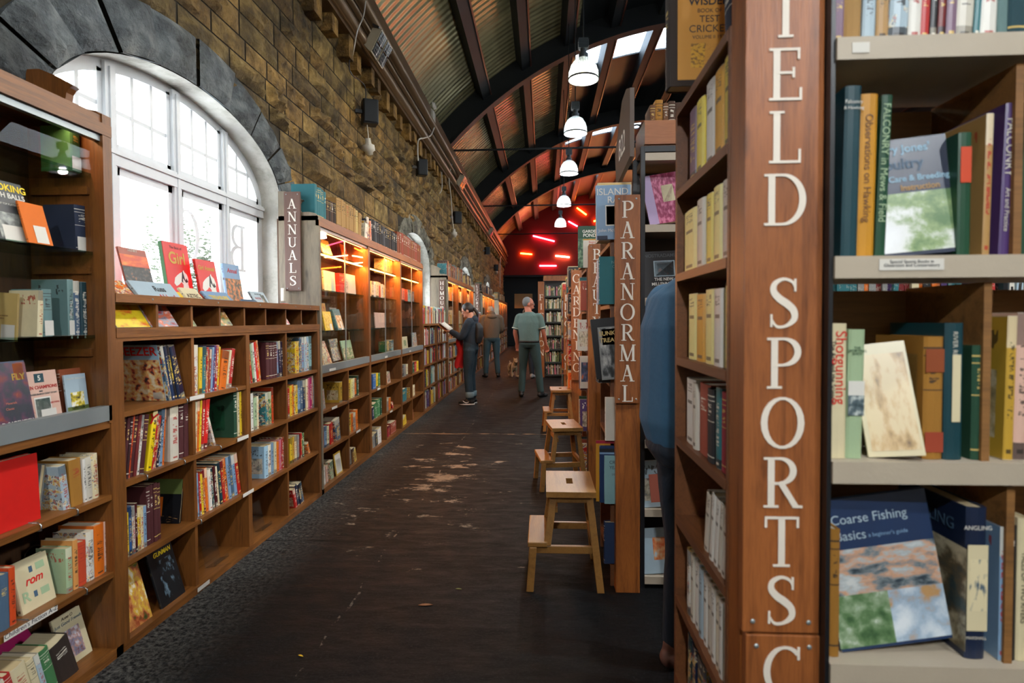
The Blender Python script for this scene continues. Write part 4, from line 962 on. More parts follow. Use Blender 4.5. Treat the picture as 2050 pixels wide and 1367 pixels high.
# ---- case A, lower shelves
row(LF, .663, '131 silver 17 -7;146 ochre= 18 -3;170 white 17 -2;176 offwhite 17 -2;188 cream* 17.5 -2;201 .'.replace('silver', 'paleblue*'), 'upper open shelf of the near glazed bookcase', name='storybook')
face(-1.76, 1.70, .663, .2, .232, .035, 'brightred', 2, 'large plain bright red book at the edge of the picture behind a wire bookend', 'plain', 'storybook')
facecam(-1.99, 1.93, .663, .18, .19, .02, 'grey', 6, 'grey silvery book cover leaning behind a wire arch bookend', 'cloth', 'storybook', roll=4)
row(LF, .352, '-60 salmon 17;-25 brick= 18;-8 pinkcream 17;2 slate= 18.5;24 orangered 19;37 .;137 ltgreen 16.5 0;150 apricot 19;160 vermilion= 16.5;177 white* 19;193 orange 20;213 pinkcream 20;221', 'middle open shelf of the near glazed bookcase', name='storybook')
face(-1.77, 1.83, .352, .135, .175, .02, 'cream', 12, 'cream book with grey ovals and red lettering propped face out', 'plain', 'storybook', title=(('rom', .04, .5, 'brightred', 'bi'), ('R', .05, .2, 'ltgreen', 'b', .2)), pics=((ink('ltgreen'), .62, .2, .25, .14), (ink('ltgreen'), .62, .72, .25, .14), (ink('slate'), .42, .72, .1, .12), (ink('slate'), .42, .22, .1, .12)))
face(-1.80, 2.03, .04, .13, .19, .012, 'cream', 16, 'pale yellow book with a drawing of two girls talking, propped face out', 'plain', 'storybook', title=(('Anne O', .016, .9, 'dkbrown', 'i'), ('Just Good Friends', .017, .8, 'slate', 'i')), pics=((art('girls_drawing', ['c9c7d8', '8a5f5a', 'e8ded2', '28293c', 'b98a7a', '8086a0'], 3.2), .2, .12, .6, .56),))
row(LF, .04, '-40 pinkcream 16 -14;-10 salmon= 16;8 offwhite 16.5;34 red= 17;48 cream 17.5;78 cream= 17;92 paleblue 17;102 green= 17.5;122 dkbrown~ 17.5 -17;163 .', 'bottom shelf of the near glazed bookcase', name='storybook')
face(-1.83, 1.88, .04, .16, .2, .02, 'magenta', 40, 'magenta book lying back behind the row on the bottom shelf', 'plain', 'storybook')
# ---- case A, behind glass
SLp = (.3, .03, .6, .32)
row(Frame('L', -1.80), 1.93, '146 green= 17.5 0;166 .', 'top glass shelf of the near bookcase', name='storybook')
face(-1.86, 1.70, 1.93, .12, .155, .02, 'apricot', 25, 'tan book with an old engraving propped under the top of the near bookcase', 'plain', 'storybook', pics=((art('engraving', ['c98a4a', '6b4226', 'e0b878'], 5), .1, .2, .8, .7),), slipp=(.2, .02, .7, .2))
face(-1.80, 1.815, 1.625, .135, .215, .02, 'dkgrey', 13, 'black cookery book with big yellow and white lettering behind glass', 'plain', 'storybook', title=(('COOKING', .034, .84, 'brightyellow', 'b'), ('WITH BALLS', .025, .72, 'white', 'b'), ('27 TOP PLAYERS', .009, .6, 'white', 's')), pics=((art('kitchen_photo', ['8a8f8c', '3a3d3c', 'c2c3b8'], 3), .1, .05, .8, .42),), slipp=(.18, 0, .62, .26))
face(-1.775, 1.90, 1.625, .1, .15, .008, 'orange', 15, 'thin orange notebook with a white price slip leaning behind glass', 'cloth', 'storybook', slipp=(.35, .03, .5, .42))
row(Frame('L', -1.80), 1.625, '155 navy= 18.5 -2;181 .', 'second glass shelf of the near bookcase', name='storybook')
row(Frame('L', -1.80), 1.298, '78 cream 17 4;90 greyteal= 17.5 -1;110 .;140 greyteal 21 0;152 slate 21;166 dkteal 20.5;180 .', 'third glass shelf of the near bookcase', name='storybook')
facecam(-2.03, 1.93, 1.298, .17, .165, .006, 'buff', 0, 'plain buff book with barcode and price slip behind glass', 'plain', 'storybook', title=(('Through a story told for horses', .008, .5, 'midbrown', 's'), ('and everyday travellers', .008, .44, 'midbrown', 's')), slipp=(.66, 0, .3, .32), pics=((ink('white'), .1, .03, .22, .16),), roll=4)
for bk in [o for o in list(bpy.data.objects) if o.name.startswith('storybook') and o.get('label', '').endswith('third glass shelf of the near bookcase') and o.matrix_basis.translation.y > 2.06]:
    spine_text(bk, 'The Magic of a Name', .017, .135, 'white')
for bk in [o for o in list(bpy.data.objects) if o.name.startswith('storybook') and 'glass shelf of the near' in o.get('label', '') and ('green' in o['label'] or 'navy' in o['label'] or 'grey teal' in o['label'])]:
    w = max(v.co.x for v in bk.data.vertices); plate(bk, PAPER, T((.002, -.001, .003)), w-.004, .055, 'price_slip')
face(-1.78, 1.745, .985, .17, .235, .012, 'dkblue', 10, 'purple and orange fly fishing book with a thread spool on the cover', 'plain', 'storybook', title=(('FLY', .032, .72, 'gold', 'b', .8), ('D. RADENCICH', .017, .08, 'white', 'b', .62), ('Materials', .011, .38, 'salmon', 's', .55), ('Classic', .011, .3, 'salmon', 's', .5)), pics=((art('fly_tying_photo', ['1b2433', '4a2340', 'b0603a', '20232e', '7a2a22'], 3), 0, .12, 1, .86), (ink('orange'), .72, .72, .22, .24)))
face(-1.80, 1.90, .985, .15, .19, .014, 'pinkcream', 8, 'pale golf history book with red lettering and old photograph, propped up', 'plain', 'storybook', title=(('OPEN CHAMPIONS', .0165, .66, 'red', 'b'), ('AND', .007, .6, 'dkteal', 'b'), ('THE MUSSELBURGH GOLF STORY', .009, .545, 'dkteal', 's'), ('5', .026, .82, 'white', 'b'), ('PARK', .014, .22, 'red', 's', .14), ('BROWN', .01, .35, 'red', 's', .84)), pics=((ink('dkteal'), .37, .78, .26, .17), (ink('white'), .28, .1, .46, .4), (art('golfers_photo', ['2a4640', '9aa49a', '2a4640', '5a6a60'], 4), .31, .13, .4, .34)), slipp=(.42, .0, .42, .26))
face(-1.79, 2.065, .985, .1, .165, .008, 'paleblue', 6, 'slim booklet with a white rescue van on the cover', 'plain', 'storybook', title=(('COUNTRY AMBULANCE', .008, .88, 'white', 's'),), pics=((ink('olive'), 0, 0, 1, .25), (art('van_photo', ['e6e6dc', '2a3338', 'd8c23a', 'e6e6dc'], 2.5), .2, .18, .62, .4)))
face(-1.82, 2.08, .985, .1, .185, .012, 'rust', 6, 'brown orange book standing behind the rescue van booklet', 'cloth', 'storybook')
# ---- case B
AN = dict(noun='annual', name='annual')
b1 = 'top shelf, near bay of the annuals case'
row(LF, .98, '234 brightred 24 1;241 green* 20 3;246 .;341 slate* 27 -13;347 dkblue 27;353 black 27;359 navy 26;365 dkpurple 27 -17;375 .', b1, **AN)
o = facecam(-1.965, Yat(341, -1.745, .98)-.008, .981, .205, .268, .004, 'skyblue', -13, 'big comic annual with red title over a cloudy cartoon cover', 'plain', 'annual', title=(('BEEZER', .056, .82, 'brightred', 'b', .52, 1.0),), pics=((art('comic_crowd', ['e9dcc0', 'd9c59a', 'b0442c', '3a3a3c', 'e0b060', 'd8986a', 'e4d4b4'], 7), .0, .0, 1, .74), (ink('offwhite'), .72, .03, .22, .12)))
for b in [x for x in bpy.data.objects if x.get('label', '').endswith(b1) and x.get('label', '').find('dark blue') >= 0 or x.get('label', '').endswith(b1) and 'black' in x.get('label', '')]: spine_text(b, 'THE DANDY BOOK', .011, .2, 'brightyellow')
row(LF, .98, '384 white* 25 2;400 yellow 24 3;406 teal 24 4;413 red* 24 5;418 brick 23 6;422 ltblue 24 7;426 purple 24 7;430 red* 25 8;436 yellow 24 8;440 orange 22 12;454 cream 22 13;458 red 22 13;465 .', 'top shelf, second bay of the annuals case', **AN)
row(LF, .98, '495 yellow* 24 -6;499 ltblue 25 -7;504 red 25 -8;508 ltgreen 24;512 white 24;517 brightred 25 -8;521 orange* 25 -8;525 .;535 maroon= 23 0;541 maroon= 23;547 maroon= 23.5;552 maroon= 23;557 ltblue 23 -4;561 dkpurple 24 -5;566 dkpurple 24 -6;572 .', 'top shelf, third bay of the annuals case', **AN)
row(LF, .98, '593 yellow* 22 0;601 slate* 25;606 ltblue 25;611 paleblue 25;616 skyblue* 25;621 ltteal 25;626 .', 'top shelf, fourth bay of the annuals case', **AN)
row(LF, .69, '223 tartan 25 0;235 maroon= 26 4;241 dkmaroon= 26 8;247 maroon= 26 9;253 dkmaroon= 26 9;258 orangered 26 9;262 maroon= 26 10;269 dkred= 26 10;275 white* 26 10;281 maroon= 26 10;290 .;296 brightyellow 27 12;306 red* 24 12;314 navy* 25 12;320 ltblue 27 7;327 orange 27 6;331 .;345 offwhite 27 1;362 maroon= 27 1;371 maroon= 27 1;380 .', 'second shelf, near bay of the annuals case', **AN)
facecam(-1.97, Yat(293, -1.75, .7)+.0, .69, .2, .26, .003, 'brightyellow', 12, 'yellow comic annual with red lettering on its cover among maroon volumes', 'plain', 'annual', title=(('DANDY', .062, .8, 'brightred', 'bi', .62),), pics=((art('comic_figures', ['e8c21a', 'e8c21a', 'd07030', 'e8c21a', 'a03a20'], 5), 0, .0, 1, .6),))
row(LF, .69, '385 white 26 3;392 cream 26 4;396 orange 26 4;400 yellow 26 5;404 red 26 6;410 brightred 26 8;418 .;430 white* 17 -20;434 .;472 dkgreen= 26 0;478 cream 26;482 yellow 26;486 white 27;492', 'second shelf, second bay of the annuals case', **AN)
facecam(-1.965, Yat(471, -1.75, .7)-.004, .69, .21, .26, .003, 'dkgreen', 0, 'dark green cloth book with a black stencilled figure behind a wire bookend', 'plain', 'annual', pics=((art('stencil', ['17472f', '17472f', '0b1c14', '17472f'], 4), .2, .15, .55, .55),))
row(LF, .69, '499 green 22;505 white 23;511 ltgreen 20;517 cream 20;521 .;534 teal* 21;540 green* 21;546 orangered 23;550 .', 'second shelf, third bay of the annuals case', **AN)
row(LF, .69, '577 red 20;582 yellow 21;587 orange 21;591 yellow* 21;598 ltblue 23;603 slate 23;609 dkblue 23;614 cream 23;618 pink 24;622 magenta 24;627 pinkcream 24;630 ltteal 24;634', 'second shelf, fourth bay of the annuals case', **AN)
row(LF, .36, '230 greyteal= 18;240 brick= 18;245 greyteal= 18;250 orange 18;255 yellow 19;261 blue 21;267 white* 21;273 maroon 21;278 yellow* 19;285 cream* 18;291 ltblue 18;297 maroon= 26;304 maroon= 26;311 maroon= 26.5;318 maroon= 26;326 .', 'third shelf, near bay of the annuals case', **AN)
facecam(-1.985, Yat(372, -1.75, .4), .36, .2, .235, .012, 'black', 10, 'green topped black book with an orange disc and running figure, face out', 'plain', 'annual', pics=((ink('olive'), 0, .6, 1, .4), (ink('orange'), .12, .14, .42, .4), (ink('navy'), .3, .08, .18, .34), (art('frieze', ['15161a', 'a07a50', '15161a', '15161a'], 6), .05, .02, .9, .14)))
row(LF, .36, '392 orange 22 -2;398 ltblue 22;402 red 22 -3;406 yellow 21 -3;411 red* 23 -3;416 orange 23;421 white 22 -4;427 dkteal* 22 -6;433 maroon 23 -6;438 cream 22;442 dkteal 24 -7;449 red 24;455 orange* 24 -8;461 ltblue 24 -8;466 slate 24 -9;473 ltblue 24 -9;479 red 24 -10;486 .', 'third shelf, second bay of the annuals case', **AN)
row(LF, .36, '532 skyblue 20;540 white* 20;546 ltblue 20;551 cream 20;556 orange 20;561 pink 20.5;566 red* 21;572', 'third shelf, third bay of the annuals case', **AN)
row(LF, .36, '583 yellow 18;588 gold 18;592 cream 18;597 grey 18;601 .;604 red 18;607 green* 17;611 .;620 orange* 10 -25;624 .', 'third shelf, fourth bay of the annuals case', **AN)
row(LF, .035, '592 red 15 -16;597 navy 17 -16;602 navy* 17 -17;607 slate 17 -17;611 .', 'bottom of the annuals case, fourth bay', **AN)
face(-1.75, 2.27, .035, .17, .25, .008, 'yellow', 15, 'bright western comic annual with a cowboy, leaning at the bottom of the case', 'plain', 'annual', pics=((art('cowboy_painting', ['d9b030', '4a5a28', 'a3482a', 'e2d8c4', '38301c', 'c78a50'], 3.5), 0, 0, 1, 1),))
face(-1.745, 2.50, .035, .17, .255, .012, 'black', 16, 'black western book with yellow lettering and a grey figure, leaning below', 'plain', 'annual', title=(('GUNMAN', .03, .88, 'brightyellow', 'bi', .55, .9),), pics=((art('grey_figure', ['14171b', '14171b', '6b8496', '14171b'], 3.2), .25, .1, .65, .7),))
# top of the annuals case
ZT = 1.44
def fpx(u0, u1, z, x): return Yat(u0, x, z), Yat(u1, x, z)
y0, y1 = fpx(252, 303, 1.5, -1.95)
face(-1.93, y0, ZT+.03, .19, .24, .012, 'brick', 14, 'annual with a burning sunset and marching crowd, against the window', 'plain', 'annual', title=(('HENRY', .02, .93, 'offwhite', 's'),), pics=((art('crowd_night', ['23272a', '3c4446', '1c1f22', '8a5a40', '2a2f33'], 9), 0, 0, 1, .62), (art('sunset', ['d85a20', 'e88a30', 'c2401c'], 2.5), 0, .6, 1, .26)))
HORSE = [(.0, .33), (.12, .2), (.3, .28), (.48, .42), (.6, .3), (.55, .0), (.8, .12), (.98, .02), (.93, .35), (1, .6), (.92, .82), (.78, .92), (.74, 1.02), (.66, .93), (.45, .84), (.28, .74), (.1, .6)]
def horse(o, W, H, u, v, w, h):
    M = T((max(p.co.x for p in o.data.vertices)+.0004, 0, 0))@RzM(PI/2)
    polyplate(o, ink('white'), M, [(u*W+x*w*W, v*H+z*h*H) for x, z in HORSE])
    polyplate(o, ink('black'), M@T((0, -.0006, 0)), [(u*W+x*w*W, v*H+z*h*H) for x, z in ((.5, .45), (.62, .9), (.66, .98), (.76, .5), (.84, .62), (.95, .45), (.8, .4), (.62, .62), (.58, .38))])
o = face(-1.96, 2.93, ZT+.005, .215, .335, .022, 'brightred', 8, 'large bright red annual with yellow title and a white horse head', 'plain', 'annual', title=(('Girl', .09, .66, 'gold', 'b'), ('The Best of', .022, .9, 'maroon', 's')), pics=((ink('yellow'), .12, .05, .84, .14),))
horse(o, .215, .335, .25, .22, .6, .34); w = .022; plate(o, ink('green'), T((.001, -.0008, .001)), w-.002, .333, 'spine_panel')
o = face(-1.90, 3.12, ZT+.0, .19, .265, .016, 'brightred', 10, 'smaller red annual with a white horse head beside the larger red one', 'plain', 'annual', title=(('Girl Annual', .034, .78, 'gold', 'b'),)); horse(o, .19, .265, .12, .2, .75, .5)
face(-1.93, 3.44, ZT+.0, .18, .27, .02, 'ltblue', 8, 'annual with blue sky, red lettering and a brown crowded scene', 'plain', 'annual', title=(('Annual', .04, .8, 'red', 'bi'),), pics=((art('crowd_scene', ['a87a50', '6b4a30', 'c9a070', 'd8722c', '5a5a4a'], 7), 0, 0, 1, .66),))
face(-1.80, 2.50, ZT+.0, .30, .125, .012, 'paleblue', 38, 'wide pale book with red and black handwriting title on the top shelf', 'plain', 'annual', title=(('Russ', .045, .55, 'black', 'b', .6), ("Abbot's", .045, .15, 'red', 'b', .7)))
face(-1.80, 2.26, ZT+.0, .1, .13, .01, 'navy', 42, 'navy book end leaning at the near corner of the top shelf', 'jacket', 'annual')
face(-1.795, 2.37, ZT+.0, .1, .125, .01, 'orange', 42, 'orange and white book leaning beside the navy one on the top shelf', 'comic', 'annual')
face(-1.79, 2.84, ZT, .14, .11, .012, 'cream', 40, 'cream book with brown block lettering low on the top shelf', 'plain', 'annual', title=(('AZTEC', .035, .4, 'brown', 'b'),))
face(-1.80, 3.06, ZT, .25, .11, .014, 'ltblue', 45, 'light blue book with yellow lettering lying back on the top shelf', 'plain', 'annual', title=(('TREASURE', .04, .45, 'yellow', 'b'),))
face(-1.79, 3.42, ZT, .17, .07, .012, 'slate', 50, 'dark slate book with gold lettering low beside the window crowd annual', 'plain', 'annual', title=(('Princess', .03, .3, 'gold', 'bi', .4),))
face(-1.84, 3.62, ZT, .19, .12, .014, 'paleblue', 30, 'grey blue book with red lettering and a dark haired face', 'plain', 'annual', title=(('AN OBITUARY', .014, .8, 'dkgrey', 's'), ('MASTER', .022, .5, 'red', 's', .35)), pics=((art('dark_hair_face', ['3a4a3c', 'c9a58a', '2c2c2a'], 2), .62, .2, .25, .6),))
face(-1.79, 3.93, ZT, .2, .06, .014, 'brightred', 55, 'red and white book with block lettering at the far end of the top shelf', 'plain', 'annual', title=(('SOCCER', .03, .2, 'white', 'b', .4),), pics=((art('soccer_photo', ['7a8a78', '4c5648', 'c2b8a4'], 4), .66, 0, .34, 1),))
# slot magazines
for (u, W, cols, lb) in ((236, .2, ['e6c92a', 'd8c020', 'c8601c', 'e6c92a'], 'yellow magazine standing in the first display slot'), (305, .19, ['c9ccd4', '8a2430', 'd8622c', '7b8b9c', 'c9ccd4'], 'white and crimson racing magazine in the second display slot'), (378, .07, ['9a9050', '4c5a38', 'c9b878'], 'narrow green magazine tucked in the third display slot'), (437, .15, ['d8d4cc', '4a2c28', 'c98a3a', 'd8d4cc', '7a8a5a'], 'white magazine with dark drawings in the fourth display slot'), (570, .09, ['d8d0c8', 'b8202c', 'e0dcd4'], 'red and white booklet in the seventh display slot'), (600, .06, ['8a9a8a', 'c9d0c4', '5a6a5a'], 'pale green booklet in the last display slot')):
    yy = Yat(u, -1.745, 1.33); m_ = art('magazine_'+lb.split()[0]+str(u), cols, 2.5)
    face(-1.748, yy, 1.326, W, .118, .004, 'offwhite', 32, lb, 'plain', 'magazine', pics=((m_, 0, 0, 1, 1),))
# ---- case C, open lower shelves
PB = dict(noun='paperback', name='paperback_book')
row(LF, .645, '641 white* 16;645 grey* 17 -12;654 .;681 gold 18 0;687 .', 'upper open shelf, near bay under the glazed case', **PB)
facecam(-1.965, Yat(680, -1.75, .7), .645, .17, .18, .003, 'gold', 0, 'gold book showing its cover inside a wire arch bookend under the glazed case', 'cloth', 'paperback_book')
row(LF, .645, '695 navy 17;699 yellow* 17;704 paleyellow 17;708 cream 17;712 orange 17;716 dkgreen 19;720 .', 'upper open shelf, second bay under the glazed case', **PB)
row(LF, .645, '748 blue= 15;754 yellow 15;758 green 15 -4;763 .', 'upper open shelf, third bay under the glazed case', **PB)
row(LF, .645, '772 orange 12 -15;776 pinkcream* 14 -20;783 .', 'upper open shelf, fourth bay under the glazed case', **PB)
row(LF, .645, '801 slate 14;805 dkgrey 14;810 grey 15;814 cream 14;818', 'upper open shelf, fifth bay under the glazed case', **PB)
row(LF, .645, '822 green 14;827 dkgreen 14;831 red 14;835 yellow 14;839', 'upper open shelf, last bay under the glazed case', **PB)
row(LF, .335, '641 orange 17;646 orangered 17;651 ltblue 17;656 cream 16;662 red 18 -7;669 .;674 slate* 19 -10;684 .', 'middle open shelf, near bay under the glazed case', **PB)
row(LF, .335, '695 cream 17 -3;700 yellow* 17;705 orange 17;709 grey* 17;714 orange 18;718 .', 'middle open shelf, second bay under the glazed case', **PB)
row(LF, .335, '741 teal 14 -10;746 navy 14;751 green 17 -10;757 green= 18 0;763 dkgreen 18;766 .', 'middle open shelf, third bay under the glazed case', **PB)
row(LF, .335, '772 cream 14 0;776 grey 14;780 orange 14;784 .;786 red 8 -22;789 .', 'middle open shelf, fourth bay under the glazed case', **PB)
row(LF, .335, '800 pink 12;804 teal= 15 0;816 .', 'middle open shelf, fifth bay under the glazed case', **PB)
row(LF, .335, '822 gold* 14;828 cream 14;832 .', 'middle open shelf, last bay under the glazed case', **PB)
row(LF, .04, '643 brown* 12 -8;648 white 15;655 pinkcream 15;659 .;665 ltgreen* 16 -10;671 .;700 grey 15 -8;706 midbrown 15;711 yellow* 14 -20;717 .', 'bottom open shelf, near bay under the glazed case', **PB)
face(-1.745, Yat(674, -1.745, .05), .04, .155, .185, .008, 'gold', 8, 'yellow framed white notice propped on the bottom shelf', 'plain', 'framed_notice', pics=((PAPER, .09, .07, .82, .86), (art('small_print', ['d9d5cb', 'a8a49a', 'd9d5cb', 'b0aca2'], 30), .2, .2, .6, .5)))['category'] = 'notice'
row(LF, .04, '740 gold 14 -10;744 tan 14;748 grey 14;753 dkgrey 15;758 white 17 -5;765 .;772 red 12 0;777 crimson 12;782 .;784 brick= 13;795 .', 'bottom open shelf, third bay under the glazed case', **PB)
row(LF, .04, '803 rust 6 -20;807 yellow= 12 -16;815 .;824 rust= 12 -10;829 .', 'bottom open shelf, fifth bay under the glazed case', **PB)
# ---- case C, behind glass
LG = Frame('L', -1.80)
GC = 'in the lit glazed case'
row(LG, 1.89, '770 cream 17 0;776 buff 17;782 apricot 17;787 .', 'top glass shelf '+GC, name='collectable_book')
face(-1.85, Yat(650, -1.85, 1.9), 1.89, .22, .17, .012, 'buff', 18, 'patterned buff book leaning on the top glass shelf of the lit case', 'comic', 'collectable_book')
face(-1.9, Yat(690, -1.9, 1.9), 1.89, .15, .2, .01, 'orange', 12, 'amber book leaning at the back of the top glass shelf', 'jacket', 'collectable_book')
row(LG, 1.60, '682 red= 17 0;692 offwhite 14;700 .;745 cream 17;750 white 17;754 cream 17;760 orangered 17;764 offwhite 16;769 yellow 15;774 .;806 salmon 16;812 orangered 16;818 ltteal 16;824 grey 15;830 .', 'second glass shelf '+GC, name='collectable_book')
face(-1.83, Yat(650, -1.83, 1.6), 1.60, .26, .175, .02, 'cream', 3, 'cream book with a wide blue spine band on the second glass shelf', 'plain', 'collectable_book', pics=((ink('ltteal'), .6, 0, .3, 1),))
face(-1.81, Yat(693, -1.81, 1.6), 1.60, .28, .185, .014, 'offwhite', 3, 'large blank off-white book on the second glass shelf', 'plain', 'collectable_book')
face(-1.86, Yat(668, -1.86, 1.3), 1.27, .16, .2, .012, 'grey', 10, 'grey clothbound book behind the yellow one on the third glass shelf', 'plain', 'collectable_book')
face(-1.88, Yat(646, -1.88, 1.3), 1.27, .14, .235, .012, 'mustard', 8, 'tall mustard book at the near end of the third glass shelf', 'jacket', 'collectable_book')
face(-1.80, Yat(652, -1.80, 1.3), 1.27, .18, .16, .012, 'yellow', 10, 'yellow ornamental book with a white slip on the third glass shelf', 'plain', 'collectable_book', pics=((art('gold_ornament', ['d8b840', 'e6d08a', 'b88a28'], 6), .12, .12, .76, .76),), slipp=(.6, 0, .28, .35))
face(-1.79, Yat(677, -1.79, 1.3), 1.27, .17, .19, .03, 'teal', 16, 'green framed picture book with a cream centre on the third glass shelf', 'plain', 'collectable_book', pics=((art('elf_scene', ['dcc8a0', 'b88a50', 'dcd0b0', '7a5030'], 3), .15, .08, .8, .62),), slipp=(.55, 0, .25, .42))
face(-1.84, Yat(752, -1.84, 1.3), 1.27, .40, .17, .012, 'pinkcream', 4, 'pinkish cream album in the middle door of the lit case', 'plain', 'collectable_book')
face(-1.90, Yat(702, -1.90, 1.0), .99, .36, .25, .012, 'tan', 3, 'tall tan book with a curling brown pattern at the back of the lit case', 'plain', 'collectable_book', pics=((art('curl_pattern', ['c8945c', '8a5a30', 'c8945c', 'c8945c'], 12), .02, .02, .96, .96),))
face(-1.82, Yat(690, -1.82, 1.0), .99, .27, .18, .012, 'ltgreen', 12, 'pale garden painting book in the bottom of the lit case', 'plain', 'collectable_book', pics=((art('garden_painting', ['8a9868', 'd8d0b0', '5a6a40', 'c0a888'], 5), 0, 0, 1, .6),))
face(-1.86, Yat(668, -1.86, 1.0), .99, .2, .2, .014, 'grey', 12, 'grey engraved book leaning in the bottom of the lit case', 'comic', 'collectable_book')
face(-1.80, Yat(655, -1.80, 1.0), .99, .12, .2, .02, 'rust', 20, 'book with a rust red spine slanting in the bottom of the lit case', 'comic', 'collectable_book')
face(-1.79, Yat(647, -1.79, 1.0), .99, .12, .17, .012, 'cream', 10, 'cream flowered book at the near corner of the lit case', 'comic', 'collectable_book')
row(LG, .99, '772 green 12;776 buff 12;780 .;785 ltteal* 13 -6;790 .', 'bottom of the second door, lit glazed case', name='collectable_book')
face(-1.79, Yat(806, -1.79, 1.0), .99, .3, .15, .012, 'cream', 5, 'cream book with a small green picture, third door of the lit case', 'plain', 'collectable_book', pics=((art('tree_vignette', ['8a9a70', 'c9c8a0', '6a7a50'], 3), .3, .2, .4, .5),))
face(-1.80, Yat(827, -1.80, 1.0), .99, .3, .19, .012, 'paleblue', 5, 'pale blue picture book, third door of the lit case', 'comic', 'collectable_book')
# ---- on top of the case
LT = Frame('L', -1.76)
TZ = 2.157
row(LT, TZ, '632 teal= 25 0;637 teal= 24.5;641 teal= 24;646 teal= 23.5;650 teal= 23;654 .;656 brown~ 19;661 dkbrown~ 19;665 brown~ 19;670 dkbrown~ 19;675 .', 'row over the lit case by ANNUALS', noun='bound volume', name='hardback_book')
row(LT, TZ, '675 tan~ 25 0;680 tan~ 25;685 tan~ 25;690 tan~ 25;695 tan~ 24.5;700 tan~ 24.5;705 tan~ 24;710 tan~ 24;714 buff~ 24;719 tan~ 24 8;725 .;731 paper 17 10;736 .', 'middle of the row over the lit case', noun='bound volume', name='hardback_book')
row(LT, TZ, '737 navy* 24 -4;742 orange* 21;745 black= 25 -8;749 black= 25;753 dkgrey= 25;757 black= 25 -6;761 black= 25;765 black= 24;769 dkgrey= 24;773 black= 24 -3;777 black= 24;781 dkbrown= 24;785 black= 24;789 black= 24 0;793 black= 23;796 .', 'dark run over the lit case', noun='bound volume', name='hardback_book')
row(LT, TZ, '797 rust= 28 0;801 rust= 28;805 brick= 28;809 rust= 28;813 rust= 28;817 brick= 28;820 rust= 28;824 rust= 27;828 rust= 27;832 brick= 27;836 rust= 27;840 rust= 26;843', 'reddish run by the second arch', noun='bound volume', name='hardback_book')
o = book(.05, .16, .03, 'dkteal', 'cloth', 'hardback_book'); o.matrix_basis = T((-1.9, 1.72, 2.35)); tag(o, 'blue book corner on top of the near glazed bookcase', 'book')
o.matrix_basis = T((-1.93, 1.78, 2.16))@RzM(PI/2); o.scale = (1, 1, 6)
# wire bookends ------------------------------------------------------
def bookend(y, z, lab, W=.12, H=.16, x=-1.99):
    o = MB(); pts = [(0, 0, 0), (0, 0, H-W/2)]+[(W/2-W/2*math.cos(k*PI/8), 0, H-W/2+W/2*math.sin(k*PI/8)) for k in range(1, 9)]+[(W, 0, 0)]
    pts += [(W+.11, 0, .002), (W+.11, .0, .002), (W+.125, 0, -.006), (W+.125, 0, -.024), (W+.10, 0, -.027)]
    o.tube([(0, 0, .001), (W, 0, .001)], .003, 6).tube(pts, .003, 6)
    q = o.ob('wire_bookend', WIRE, smooth=True, loc=(x, y, z)); q.location.x = XFc+.004-(W+.125); tag(q, lab, 'bookend', 'wire bookends on the wall shelves'); return q
for u, z, lb in ((118, .663, 'arched wire bookend in front of the silvery book, upper open shelf'), (42, .663, 'arched wire bookend in front of the big red book'), (137, .352, 'arched wire bookend against the cream book, middle open shelf'), (22, .352, 'arched wire bookend by the slate book, middle open shelf'),
                 (345, .98, 'arched wire bookend against the large comic annual'), (448, .98, 'wire bookend under the orange annual'), (340, .69, 'wire bookend by the pale grey annual'), (470, .69, 'wire bookend against the dark green book'), (415, .69, 'wire bookend beside the bright red annuals'), (374, .36, 'wire bookend in front of the green topped black book'),
                 (679, .645, 'wire bookend against the gold book'), (746, .645, 'wire bookend against the blue book'), (803, .335, 'wire bookend against the teal book'), (262, .69, 'wire bookend among the maroon annuals')):
    bookend(Yat(u, -1.8, z)-.012, z, lb)
for (y, z, w, lb) in ((2.93, .036, .14, 'clear acrylic display stand in the bottom of the annuals case'), (3.45, .036, .13, 'second clear acrylic stand, tilted, further along the bottom of the annuals case')):
    m = MB().box(0, .14, 0, .002, 0, .002).box(-.002, 0, 0, w, 0, .17).box(0, .05, 0, w, 0, .002).box(.048, .05, 0, w, 0, .02); o = m.ob('display_stand', ACRYL, M=T((-1.80, y, z))@RyM(-.2)); tag(o, lb, 'display stand')
# ================================================================== RIGHT SIDE BOOKS
FW_ = Frame('W', .358)
AL = dict(noun='almanack', name='almanack', dfix=.1)
row(FW_, 1.685, '1374 mauve 17.5;1390 lemon^ 17;1405 white^ 18.5;1424 amber^ 18;1444 lemon^ 18;1461 amber^ 18;1480', 'highest full shelf of the almanack unit', **AL)
row(FW_, 1.468, '1366 butter^ 15;1391 offwhite^ 15.5;1406 lemon^ 16;1420 butter^ 16;1438 white^ 16;1454 butter^ 16.5;1472 amber^ 16.5;1481', 'second shelf of the almanack unit', **AL)
row(FW_, 1.25, '1371 butter^ 16;1388 amber^ 16;1406 butter^ 16.5;1424 white^ 16.5;1442 butter^ 16.5;1463 amber^ 17;1481', 'third shelf of the almanack unit', **AL)
row(FW_, 1.038, '1367 white^ 16;1384 offwhite^ 16;1392 brick= 16;1413 black= 16;1425 .;1428 teal 16.5;1438 crimson= 16;1449 crimson= 16;1461 .;1465 teal= 16;1476 .', 'fourth shelf of the almanack unit', noun='book', name='almanack', dfix=.1)
row(FW_, .828, '1402 offwhite^ 14 9;1412 .;1416 white^ 15 8;1424 white^ 15;1432 offwhite^ 15;1440 white^ 15;1449 teal= 16;1457 .;1462 paper^ 16 5;1481', 'fifth shelf of the almanack unit', **AL)
